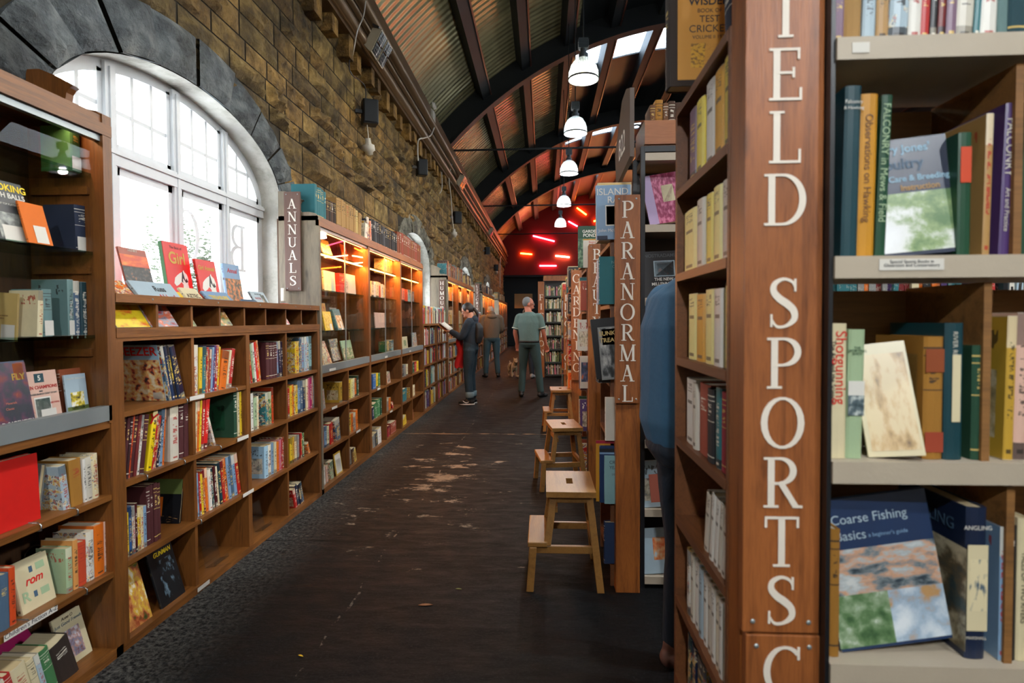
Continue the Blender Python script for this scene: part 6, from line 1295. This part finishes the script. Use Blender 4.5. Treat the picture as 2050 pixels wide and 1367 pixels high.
# ================================================================== FLOOR BITS
def leaf(x, y, rz, s, c, lab):
    m = MB(); pts = [(-1, 0), (-.5, .22), (0, .28), (.5, .2), (1, 0), (.5, -.2), (0, -.26), (-.5, -.2)]
    m.add([(px*s, py*s, .002+.006*abs(py)) for px, py in pts]+[(px*s, py*s, .004+.006*abs(py)) for px, py in pts], [tuple(range(8))[::-1], tuple(range(8, 16))]+[(i, (i+1) % 8, 8+(i+1) % 8, 8+i) for i in range(8)])
    o = m.ob('fallen_leaf', plain('leaf_'+c, HEX.get(c, c), .6), M=T((x, y, 0))@RzM(rz)); tag(o, lab, 'leaf')
p = onZ(852, 1212, 0); leaf(p.x, p.y, .1, .035, 'midbrown', 'brown fallen leaf on the dark floor in the middle of the aisle')
p = onZ(918, 1180, 0); leaf(p.x, p.y, 0, .016, 'olive', 'small olive leaf on the floor beyond the brown one'); p = onZ(602, 1314, 0); leaf(p.x, p.y, -.3, .012, 'yellow', 'tiny yellow scrap on the floor at the bottom of the view')
# ================================================================== PEOPLE
SKIN = plain('skin', 'b9826a', .5); SKIN2 = plain('ruddy_skin', 'b4705a', .5)
def fabric(name, c, c2=None, fold=9):
    t = NT(name); t.bsdf(Roughness=.85); v = t.coord(); n = t.noise(v, 60, 4, .7); c2 = c2 or c
    t.base(t.mix(n, c, c2)); w = t.noise(t.map(v, (1, 1, .45)), fold, 3, .5, 1.0); t.bump(t.math('ADD', w, t.math('MULTIPLY', n, .04)), .03, .55); return t.m
def lerp(a, b, t): return tuple(a[i]+(b[i]-a[i])*t for i in range(3))
def remesh(o, vox, it=4):
    m = o.modifiers.new('r', 'REMESH'); m.mode = 'VOXEL'; m.voxel_size = vox; m.use_smooth_shade = True
    s = o.modifiers.new('s', 'SMOOTH'); s.factor = .5; s.iterations = it
def chain(mb, pts, rs, n=14, sub=4):
    P = cr([tuple(p) for p in pts], sub); Q = cr([(r, 0, 0) for r in rs], sub); rr_ = [max(.004, q[0]) for q in Q]
    a, b = Vector(P[0]), Vector(P[-1]); d0 = (a-Vector(P[1])).normalized(); d1 = (b-Vector(P[-2])).normalized()
    P = [tuple(a+d0*rr_[0]*.7)]+P+[tuple(b+d1*rr_[-1]*.7)]; rr_ = [rr_[0]*.5]+rr_+[rr_[-1]*.5]
    mb.tube(P, 0, n, rs=rr_)
def ball(mb, c, rx, ry, rz, M=None, n=14):
    vs = []; M = M or Matrix.Identity(4)
    for i in range(n+1):
        th = PI*i/n
        for k in range(n*2): ph = PI*k/n; vs.append(M@Vector((c[0]+rx*math.sin(th)*math.cos(ph), c[1]+ry*math.sin(th)*math.sin(ph), c[2]+rz*math.cos(th))))
    w = n*2; mb.add(vs, [(i*w+k, (i+1)*w+k, (i+1)*w+(k+1) % w, i*w+(k+1) % w) for i in range(n) for k in range(w)])
def hand(mb, w, d, up, s=1.0, curl=.5, side=1):
    w, d, up = Vector(w), Vector(d).normalized(), Vector(up).normalized(); lat = d.cross(up).normalized()*side
    for k in range(4): chain(mb, [w+lat*(k-1.5)*.012*s, w+d*.045*s+lat*(k-1.5)*.02*s, w+d*.085*s+lat*(k-1.5)*.021*s], [.016*s, .015*s, .012*s], 8, 2)
    for k, L in enumerate((.068, .078, .072, .056)):
        b = w+d*.085*s+lat*(k-1.5)*.021*s; a1 = b+(d*math.cos(curl)-up*math.sin(curl))*L*.5*s; a2 = a1+(d*math.cos(curl*2.1)-up*math.sin(curl*2.1))*L*.5*s
        chain(mb, [b, a1, a2], [.0095*s, .009*s, .0075*s], 8, 2)
    chain(mb, [w+d*.02*s+lat*-.028*s, w+d*.055*s-lat*.05*s-up*.01, w+d*.085*s-lat*.052*s-up*.025], [.013*s, .011*s, .009*s], 8, 2)
def person(loc, rz, lab, torso, head, hyaw, hpitch, arms, legs, mats, skin=SKIN, vox=.011, hair=None, sleeve=1.0, extras=None, s=1.0, hcurl=.6):
    r = empty('person', loc, rz); r.scale = (s, s, s); tag(r, lab, 'person')
    b = MB()
    b.loft([(c, rx*.93, ry*.93) for c, rx, ry in torso], 18)
    top = torso[-1][0]; hc = Vector(head); HM = T(hc)@RzM(hyaw)@RxM(hpitch)
    nb = HM@Vector((0, -.015, -.06)); chain(b, [(top[0], top[1]-.005, top[2]-.04), nb, HM@Vector((0, -.01, -.02))], [.062, .054, .055])
    ball(b, (0, 0, .02), .074, .092, .098, HM); ball(b, (0, .03, -.045), .052, .062, .062, HM)
    ball(b, (0, .098, -.012), .013, .02, .018, HM, 6); ball(b, (0, .09, -.065), .02, .02, .018, HM, 6); ball(b, (0, .082, .03), .05, .015, .012, HM, 8)
    for sx in (-1, 1): ball(b, (sx*.077, -.005, -.008), .01, .02, .03, HM, 8)
    for i, A in enumerate(arms):
        S, E_, W_ = A[:3]; chain(b, [S, lerp(S, E_, .5), E_, lerp(E_, W_, .35), W_], [.048, .045, .037, .038, .026])
        hd = A[3] if len(A) > 3 else tuple(Vector(W_)-Vector(E_)); up = A[4] if len(A) > 4 else (0, 1, 0)
        hand(b, W_, hd, up, 1.0, hcurl, 1 if i else -1)
    for L in legs:
        h, k, a, t = L; chain(b, [h, lerp(h, k, .5), k, lerp(k, a, .35), a], [.082, .072, .052, .052, .036])
    o = b.ob('body', skin, r, smooth=True); remesh(o, min(vox, .0075), 3)
    f = MB()
    for sx in (-1, 1): ball(f, (sx*.03, .086, .005), .011, .007, .008, HM, 8)
    f.ob('eyes', plain('eye', 'cfc8c0', .2), r, smooth=True)
    f = MB(); ball(f, (0, .094, -.045), .022, .006, .005, HM, 6); f.ob('mouth', plain('lips', '8a4a42', .5), r, smooth=True)
    t_ = MB(); t_.loft([(c, rx, ry) for c, rx, ry in torso], 20)
    for A in arms:
        S, E_, W_ = A[:3]
        if sleeve >= 1: chain(t_, [lerp((torso[-2][0][0], torso[-2][0][1], S[2]), S, .6), S, lerp(S, E_, .5), E_, lerp(E_, W_, .5), lerp(E_, W_, .93)], [.075, .07, .064, .056, .052, .042])
        else: chain(t_, [lerp((torso[-2][0][0], torso[-2][0][1], S[2]), S, .6), S, lerp(S, E_, .4), lerp(S, E_, .75)], [.062, .062, .064, .064])
    o = t_.ob('top', mats['top'], r, smooth=True); remesh(o, vox)
    q = MB(); zc = torso[0][0]
    q.loft([((zc[0], zc[1], zc[2]-.08), torso[0][1]*.7, torso[0][2]*.8), ((zc[0], zc[1], zc[2]-.02), torso[0][1]*1.02, torso[0][2]*1.02), ((zc[0], zc[1], zc[2]+.06), torso[0][1]*.985, torso[0][2]*.98), ((zc[0], zc[1], zc[2]+.12), torso[0][1]*.9, torso[0][2]*.9)], 18)
    for h, k, a, t in legs: chain(q, [h, lerp(h, k, .5), k, lerp(k, a, .4), lerp(k, a, .96)], [.10, .088, .068, .066, .06])
    o = q.ob('trousers', mats['legs'], r, smooth=True); remesh(o, vox)
    for h, k, a, t in legs:
        m = MB(); A_, T_ = Vector(a), Vector(t); d = (T_-A_); d.z = 0; d.normalize(); M = T((A_.x, A_.y, 0))@RzM(math.atan2(-d.x, d.y))
        m2 = MB(); ball(m2, (0, -.02, .045), .043, .06, .045, M); ball(m2, (0, .1, .03), .045, .09, .033, M); ball(m2, (0, .03, .05), .042, .07, .05, M)
        chain(m2, [M@Vector((0, -.02, .05)), M@Vector((0, -.02, .1))], [.044, .042], 10)
        o = m2.ob('shoe', mats['shoe'], r, smooth=True); remesh(o, .008, 2)
        if 'sole' in mats:
            MB().prism([(.046*math.cos(w*PI/8)*1.0, .045+.125*math.sin(w*PI/8)) for w in range(16)], 'z', 0.0, .018).ob('sole', mats['sole'], o).matrix_basis = M
    if hair:
        m = MB()
        if hair[0] == 'short':
            ball(m, (0, -.022, .034), .079, .086, .094, HM); cut = HM@Vector((0, 0, 0))
        else:
            ball(m, (0, -.016, .032), .084, .096, .1, HM); ball(m, (0, -.105, -.02), .03, .03, .03, HM); chain(m, [HM@Vector((0, -.11, -.03)), HM@Vector((0, -.125, -.09)), HM@Vector((0, -.1, -.17))], [.026, .027, .01], 10)
        o = m.ob('hair', hair[1], r, smooth=True)
    if extras: extras(r, HM)
    return r
JEANS = fabric('blue_jeans', '122430', '1b3442'); DJEANS = fabric('dark_jeans', '101a26', '182432')
# woman reading, side on to the aisle (local +Y is the way she faces)
def woman_x(r, HM):
    cf = plain('turned_up_cuff', '6d8794', .8)
    for x in (-.09, .09): MB().lathe([(.066, .115), (.07, .12), (.071, .2), (.066, .205)], 18).ob('trouser_cuff', cf, r, smooth=True, loc=(x, .0, 0))
    for x in (-.137, .137):
        m = MB(); q = cr([(0, 0, .006), (.04, -.014, .012), (.075, -.002, .008), (.10, .02, .003)], 6)
        m.tube([(x if x > 0 else x, .005+a, .047+b) for a, b, c in q], 0, 6, rs=[c*.8 for a, b, c in q]); m.ob('shoe_mark', WHITEP, r)
    m = MB(); ball(m, (0, -.075, 1.36), .12, .05, .07); o = m.ob('hood', mats_w['top'], r, smooth=True)
    # dark rucksack strap side panel
    m = MB(); m.loft([((0, -.12, .98), .1, .04), ((0, -.14, 1.08), .13, .06), ((0, -.14, 1.22), .13, .06), ((0, -.11, 1.3), .1, .04)], 14); o = m.ob('rucksack', plain('dark_rucksack', '12161c', .7), r, smooth=True); remesh(o, .012)
mats_w = dict(top=fabric('navy_hooded_top', '0d1a26', '142433'), legs=JEANS, shoe=plain('black_trainer', '121316', .5), sole=WHITEP)
w_ = person((-1.17, 9.2, 0), PI/2-.12, 'woman in navy hooded top and rolled jeans reading an open book by the shelves',
    [((0, 0, .9), .155, .125), ((0, -.005, 1.0), .145, .12), ((0, -.01, 1.12), .15, .12), ((0, -.015, 1.25), .17, .12), ((0, -.02, 1.33), .15, .1), ((0, -.015, 1.39), .07, .065)],
    (0, .045, 1.50), 0.05, -.42, [[(-.17, -.01, 1.31), (-.2, .1, 1.08), (-.1, .31, 1.17), (.5, 1, .15), (0, -.3, 1)], [(.17, -.01, 1.31), (.2, .06, 1.05), (.1, .27, 1.11), (-.5, 1, .1), (0, -.3, 1)]],
    [[(-.09, 0, .87), (-.09, .03, .47), (-.09, .0, .08), (-.1, .12, 0)], [(.09, 0, .87), (.09, .02, .47), (.09, .0, .08), (.1, .12, 0)]], mats_w, hair=('pony', plain('dark_brown_hair', '1a1412', .5)), extras=woman_x)
# open book in her hands and red cardigan over her arm
M = w_.matrix_basis
bk = MB()
for sx in (-1, 1):
    bk.add([(0, 0, 0), (sx*.13, 0, .035), (sx*.13, .19, .035), (0, .19, 0), (0, 0, .02), (sx*.125, .004, .052), (sx*.125, .186, .052), (0, .186, .02)], [(0, 1, 2, 3), (4, 5, 6, 7), (0, 1, 5, 4), (1, 2, 6, 5), (2, 3, 7, 6)])
WM = T((-1.17, 9.2, 0))@RzM(PI/2-.12)
o = bk.ob('open_book', PAPER, M=WM@T((0, .36, 1.17))@RxM(math.radians(38))); tag(o, 'open book with cream pages held by the woman in navy', 'book')
MB().box(-.135, .135, -.004, .194, -.012, -.004).ob('book_cover', plain('orange_brown_cover', 'a8622c', .5), o)
cg_ = MB(); n = 22; vs = []
for i in range(13):
    t0 = i/12; z = 1.1-t0*.52
    for k in range(n):
        w = 2*PI*k/n; rr2 = .055+.045*t0+.012*math.sin(k*2.9+i*.4)*(t0+.3); vs.append((.12+rr2*1.5*math.cos(w)*(.7 if i == 0 else 1), .2+rr2*.8*math.sin(w)+.02*math.sin(i*.7), z+.015*math.sin(k*1.7)*t0))
cg_.add(vs, [(i*n+k, i*n+(k+1) % n, (i+1)*n+(k+1) % n, (i+1)*n+k) for i in range(12) for k in range(n)]+[tuple(range(n)), tuple(range(12*n, 13*n))[::-1]])
o = cg_.ob('red_cardigan', fabric('red_knit', '9c0f14', 'b81a1c'), smooth=True, M=WM); tag(o, 'bright red cardigan hanging over the arm of the woman reading', 'cardigan')
# man in the hooded top, seen from behind
def hood_x(r, HM):
    m = MB(); ball(m, (0, -.06, 1.43), .12, .07, .06); ball(m, (0, .0, 1.5), .085, .09, .07); o = m.ob('hood', mats_h['top'], r, smooth=True); remesh(o, .012)
mats_h = dict(top=fabric('brown_grey_fleece', '4a4238', '5c5246'), legs=fabric('worn_jeans', '142c38', '2a4a56'), shoe=plain('dark_shoe', '0e0f11', .6))
person((-1.22, 13.5, 0), .25, 'man in brown-grey hooded top and worn jeans bending his head to the shelves',
    [((0, 0, .92), .18, .13), ((0, 0, 1.02), .19, .135), ((0, .01, 1.16), .2, .14), ((0, .02, 1.32), .215, .13), ((0, .03, 1.43), .18, .11), ((0, .05, 1.5), .08, .07)],
    (0, .14, 1.55), 0, -.8, [[(-.21, .03, 1.4), (-.27, .02, 1.12), (-.16, .2, 1.0)], [(.21, .03, 1.4), (.26, .04, 1.12), (.16, .22, 1.02)]],
    [[(-.1, 0, .9), (-.13, .02, .48), (-.15, -.02, .08), (-.18, .1, 0)], [(.1, 0, .9), (.12, .02, .48), (.14, -.02, .08), (.18, .1, 0)]], mats_h, hair=('short', plain('grey_hood_lining', '8a8a88', .9)), extras=hood_x)
# man in grey-green polo shirt looking to the side
def polo_x(r, HM):
    wt = plain('pale_shirt_trim', 'b8c4bc', .8)
    for (S, E_) in (((-.185, 0, 1.40), (-.25, -.02, 1.14)), ((.185, 0, 1.40), (.25, .0, 1.15))):
        a, b = lerp(S, E_, .74), lerp(S, E_, .80); MB().tube([a, b], .073, 18).ob('sleeve_trim', wt, r, smooth=True)
    MB().tube([(.062*math.cos(k*PI/8), .0+.06*math.sin(k*PI/8)-.0, 1.475+.012*math.sin(k*PI/8)) for k in range(17)], .012, 6).ob('collar', wt, r, smooth=True)
    m = MB(); m.loft([((0, 0, .955), .184, .143), ((0, 0, .99), .184, .143)], 20); m.ob('belt', plain('black_belt', '0e0e10', .5), r, smooth=True)
    g = MB()
    for sx in (-1, 1): g.tube([HM@Vector((sx*.032+.02*math.cos(k*PI/6), .104, .004+.015*math.sin(k*PI/6))) for k in range(13)], .0018, 5)
    for sx in (-1, 1): g.tube([HM@Vector((sx*.052, .104, .006)), HM@Vector((sx*.078, .0, .008))], .002, 5)
    g.ob('glasses', WIRE, r)
mats_p = dict(top=fabric('grey_green_polo', '4e6866', '5c7674'), legs=fabric('grey_green_trousers', '22383a', '2c4446', 5), shoe=plain('black_shoe', '0b0c0e', .5))
person((-.25, 10.05, 0), -.22, 'grey haired man in grey-green polo shirt and glasses, looking aside at the shelves',
    [((0, 0, .94), .18, .14), ((0, 0, 1.02), .178, .14), ((0, 0, 1.14), .19, .145), ((0, 0, 1.3), .215, .14), ((0, 0, 1.42), .18, .11), ((0, 0, 1.49), .07, .07)],
    (-.02, .02, 1.625), -1.15, 0.0, [[(-.185, 0, 1.40), (-.25, -.02, 1.14), (-.235, .06, .92)], [(.185, 0, 1.40), (.25, .0, 1.15), (.28, .1, .9)]],
    [[(-.09, 0, .92), (-.12, .02, .5), (-.14, -.03, .08), (-.17, .1, 0)], [(.09, 0, .92), (.15, .03, .5), (.2, .02, .08), (.26, .14, 0)]], mats_p, skin=SKIN2, hair=('short', plain('grey_hair', '6d7274', .7)), sleeve=.5, extras=polo_x)
# person hidden behind him in a long dark coat, pale trainers
def coat_x(r, HM):
    m = MB(); m.loft([((0, 0, .34), .27, .2), ((0, 0, .6), .23, .17), ((0, 0, .95), .18, .14)], 18); m.ob('coat_skirt', mats_c['top'], r, smooth=True)
mats_c = dict(top=fabric('black_coat', '0e1014', '15181d'), legs=DJEANS, shoe=plain('pale_trainer', '9aa2a6', .5))
person((-.40, 13.3, 0), .1, 'person in long black coat and pale trainers, hidden behind the man in polo shirt',
    [((0, 0, .9), .17, .13), ((0, 0, 1.0), .16, .13), ((0, 0, 1.2), .18, .13), ((0, 0, 1.32), .17, .11), ((0, 0, 1.39), .07, .06)],
    (0, .02, 1.49), 0, 0, [[(-.18, 0, 1.31), (-.21, .02, 1.05), (-.12, .2, .95)], [(.18, 0, 1.31), (.21, .02, 1.05), (.12, .2, .95)]],
    [[(-.09, 0, .88), (-.1, .02, .47), (-.12, -.03, .08), (-.18, .1, 0)], [(.09, 0, .88), (.1, .02, .47), (.13, -.03, .08), (.18, .1, 0)]], mats_c, hair=('short', plain('dark_hair', '1a1612', .6)), vox=.014)
# man in blue between the two near bookcases, head and far side behind the almanack unit
mats_b = dict(top=fabric('blue_marl_tee', '274f6c', '335f7c', 5), legs=DJEANS, shoe=plain('brown_shoe', '6a4438', .6))
person((.555, 2.12, 0), -1.25, 'heavily built man in a blue top and dark jeans, half hidden by the almanack shelves',
    [((0, .0, .90), .21, .17), ((0, -.0, .97), .235, .195), ((0, .01, 1.08), .235, .20), ((0, -.005, 1.2), .235, .185), ((0, -.02, 1.33), .235, .165), ((0, -.02, 1.42), .2, .13), ((0, 0, 1.49), .075, .07)],
    (0, .06, 1.62), -.2, -.2, [[(-.22, -.01, 1.41), (-.25, .02, 1.13), (-.14, .24, 1.06)], [(.22, -.01, 1.41), (.25, .02, 1.13), (.14, .25, 1.08)]],
    [[(-.1, 0, .9), (-.12, .02, .48), (-.12, .0, .08), (-.14, .12, 0)], [(.1, 0, .9), (.11, .02, .48), (.12, .0, .08), (.14, .12, 0)]], mats_b, hair=('short', plain('brown_hair', '2c2018', .7)), vox=.009)
# ------------------------------------------------------------------ small terrier
r = empty('dog', (-.74, 13.7, 0), math.radians(200)); tag(r, 'small cream terrier with a dark harness standing on the floor down the aisle', 'dog')
d = MB(); d.loft([((0, -.2, .25), .03, .04), ((0, -.15, .25), .07, .075), ((0, 0, .24), .075, .085), ((0, .13, .25), .08, .1), ((0, .19, .28), .05, .06)], 14)
chain(d, [(0, .17, .3), (0, .22, .36)], [.055, .05]); ball(d, (0, .25, .39), .055, .06, .055); chain(d, [(0, .29, .37), (0, .345, .355)], [.032, .02]); chain(d, [(0, -.19, .28), (0, -.25, .36)], [.02, .01])
for sx in (-1, 1):
    chain(d, [(sx*.05, .13, .22), (sx*.055, .12, .12), (sx*.055, .13, .02), (sx*.055, .15, .015)], [.035, .022, .018, .02]); chain(d, [(sx*.05, -.14, .23), (sx*.055, -.11, .14), (sx*.055, -.17, .09), (sx*.055, -.15, .02), (sx*.055, -.13, .015)], [.045, .032, .018, .017, .02])
    chain(d, [(sx*.035, .23, .43), (sx*.045, .225, .47)], [.018, .006])
o = d.ob('body', plain('cream_fur', 'a89c88', .9), r, smooth=True); remesh(o, .009, 3)
m = MB(); m.loft([((0, .06, .24), .083, .095), ((0, .12, .25), .087, .103)], 16); m.ob('harness', plain('dark_harness', '1a1a1c', .8), r, smooth=True)
m = MB(); ball(m, (0, .36, .36), .012, .01, .01, None, 6)
for sx in (-1, 1): ball(m, (sx*.024, .3, .405), .007, .007, .007, None, 6)
m.ob('nose_and_eyes', BLKPL, r, smooth=True)
# ================================================================== OUTSIDE: tree crowns behind the windows
def tree(x, y, z, s, seed, lab):
    rr3 = random.Random(seed); r = empty('garden_tree', (x, y, 0)); tag(r, lab, 'tree', 'trees outside the arched windows')
    m = MB(); m.tube([(0, 0, -2), (0, .1, z-s*.5), (.1, -.1, z+s*.4)], .12, 8, rs=[.16, .12, .05]); m.ob('trunk', plain('grey_bark', '6a645a', .9), r)
    L = MB()
    for k in range(5200):
        a, b = rr3.uniform(0, 2*PI), math.acos(rr3.uniform(-1, 1)); q = s*rr3.uniform(.2, 1)**.5*(.75+.35*math.sin(a*3+b*4+seed)); c = Vector((q*math.sin(b)*math.cos(a), q*math.sin(b)*math.sin(a)*1.2, z+q*math.cos(b)))
        Mx = T(c)@RzM(rr3.uniform(0, 6))@RxM(rr3.uniform(0, 6)); h = rr3.uniform(.035, .06); L.add([Mx@Vector(p) for p in ((-h, 0, 0), (0, -h*.5, 0), (h, 0, 0), (0, h*.5, .01))], [(0, 1, 2, 3)])
    L.ob('foliage', LEAFM, r)
def leafm():
    t = NT('pale_sunlit_leaf'); d = t.n('ShaderNodeBsdfDiffuse'); d.inputs[0].default_value = lin('4c5048'); q = t.n('ShaderNodeBsdfTranslucent'); q.inputs[0].default_value = lin('565c4c')
    mx = t.n('ShaderNodeMixShader'); t.l(d.outputs[0], mx.inputs[1]); t.l(q.outputs[0], mx.inputs[2]); t.l(mx.outputs[0], t.out.inputs[0]); return t.m
LEAFM = leafm()
tree(-6.2, 10.5, 2.0, 1.5, 1, 'leafy tree outside, seen through the lower panes beside the annuals'); tree(-6.0, 14.5, 2.2, 1.6, 5, 'second leafy tree outside, seen through the middle panes'); tree(-7, 7.4, 1.6, 1.2, 9, 'low leafy tree outside, seen through the panes by the near glazed bookcase')
# ================================================================== LIGHT AND CAMERA
W = bpy.data.worlds.new('sky'); SC.world = W; W.use_nodes = True
bg = W.node_tree.nodes['Background']; bg.inputs[0].default_value = (.86, .93, 1, 1); bg.inputs[1].default_value = 7.0
def area(x, y, z, rot, sx, sy, e, c=(1, 1, 1), portal=False, spread=PI):
    li = bpy.data.lights.new('daylight', 'AREA'); li.shape = 'RECTANGLE'; li.size = sx; li.size_y = sy; li.energy = e; li.color = c; li.spread = spread
    if portal: li.cycles.is_portal = True
    o = bpy.data.objects.new('window_daylight' if portal else 'ceiling_daylight', li); COL.objects.link(o); o.location = (x, y, z); o.rotation_euler = rot; return o
for yc in WINY[:3]: area(-2.33, yc, 2.05, (0, -PI/2, 0), 1.4, 2.1, 0, portal=True)
for (y0, y1) in SKY[:4]:
    a = math.radians(101); x, z = rp(8.05, a); area(x, (y0+y1)/2, z, (0, -(a-PI/2), 0), 2.6, y1-y0+.1, 0, portal=True)
for (x, z, e, c) in ((.5, 5.2, 16, (1, .3, .1)), (5.0, 5.2, 34, (1, .45, .15)), (2.4, 6.0, 16, (1, .16, .12))):
    li = bpy.data.lights.new('neon_glow_boost', 'AREA'); li.shape = 'RECTANGLE'; li.size = 1.6; li.size_y = .3; li.energy = e; li.color = c  # area lights added beside the tubes to strengthen their glow on the roof
    o = bpy.data.objects.new('neon_glow_boost', li); COL.objects.link(o); o.location = (x, 29.8, z); o.rotation_euler = (math.radians(-104), 0, 0)
# unseen pendants added to light the foreground and the wall bookcases
for (x, y, e) in ((.5, 4.75, 45), (.45, 2.6, 60), (.45, .3, 60), (-.2, -1.6, 120), (1.5, -.9, 50), (4.2, 1.4, 230), (4.25, 5.0, 260), (4.05, 8.7, 200)):
    lamp(x, y, (4.2 if x < 2 else 3.7) if y > 0 else 2.9, 'added unseen pendant lamp hanging %s' % {4.75: 'before the large warm one', 2.6: 'above the first stool', .3: 'above the camera', -1.6: 'behind the viewer by the wall', -.9: 'behind the viewer by the shelves', 1.4: 'on the far side of the fishing books', 5.0: 'on the far side of PARANORMAL', 8.7: 'on the far side of GARDENING'}[y], e=e)
cam = bpy.data.cameras.new('camera'); co = bpy.data.objects.new('camera', cam); COL.objects.link(co)
cam.sensor_width = 36; cam.sensor_fit = 'HORIZONTAL'; cam.lens = 36*F/2050; cam.shift_x = -SX/2050; cam.shift_y = SY/2050; cam.clip_start = .05; cam.clip_end = 200
Mc = Matrix((( RT.x, UP.x, -FW.x, 0), (RT.y, UP.y, -FW.y, 0), (RT.z, UP.z, -FW.z, EYE), (0, 0, 0, 1))); co.matrix_world = Mc
cam.dof.use_dof = True; cam.dof.focus_distance = 4.6; cam.dof.aperture_fstop = 4.0
SC.camera = co
SC.view_settings.view_transform = 'Standard'; SC.view_settings.look = 'None'; SC.view_settings.gamma = 1; SC.view_settings.exposure = 0.95
SC.cycles.max_bounces = 8; SC.cycles.transparent_max_bounces = 16; SC.cycles.sample_clamp_indirect = 6; SC.cycles.use_denoising = True
SC.cycles.caustics_reflective = False; SC.cycles.caustics_refractive = False
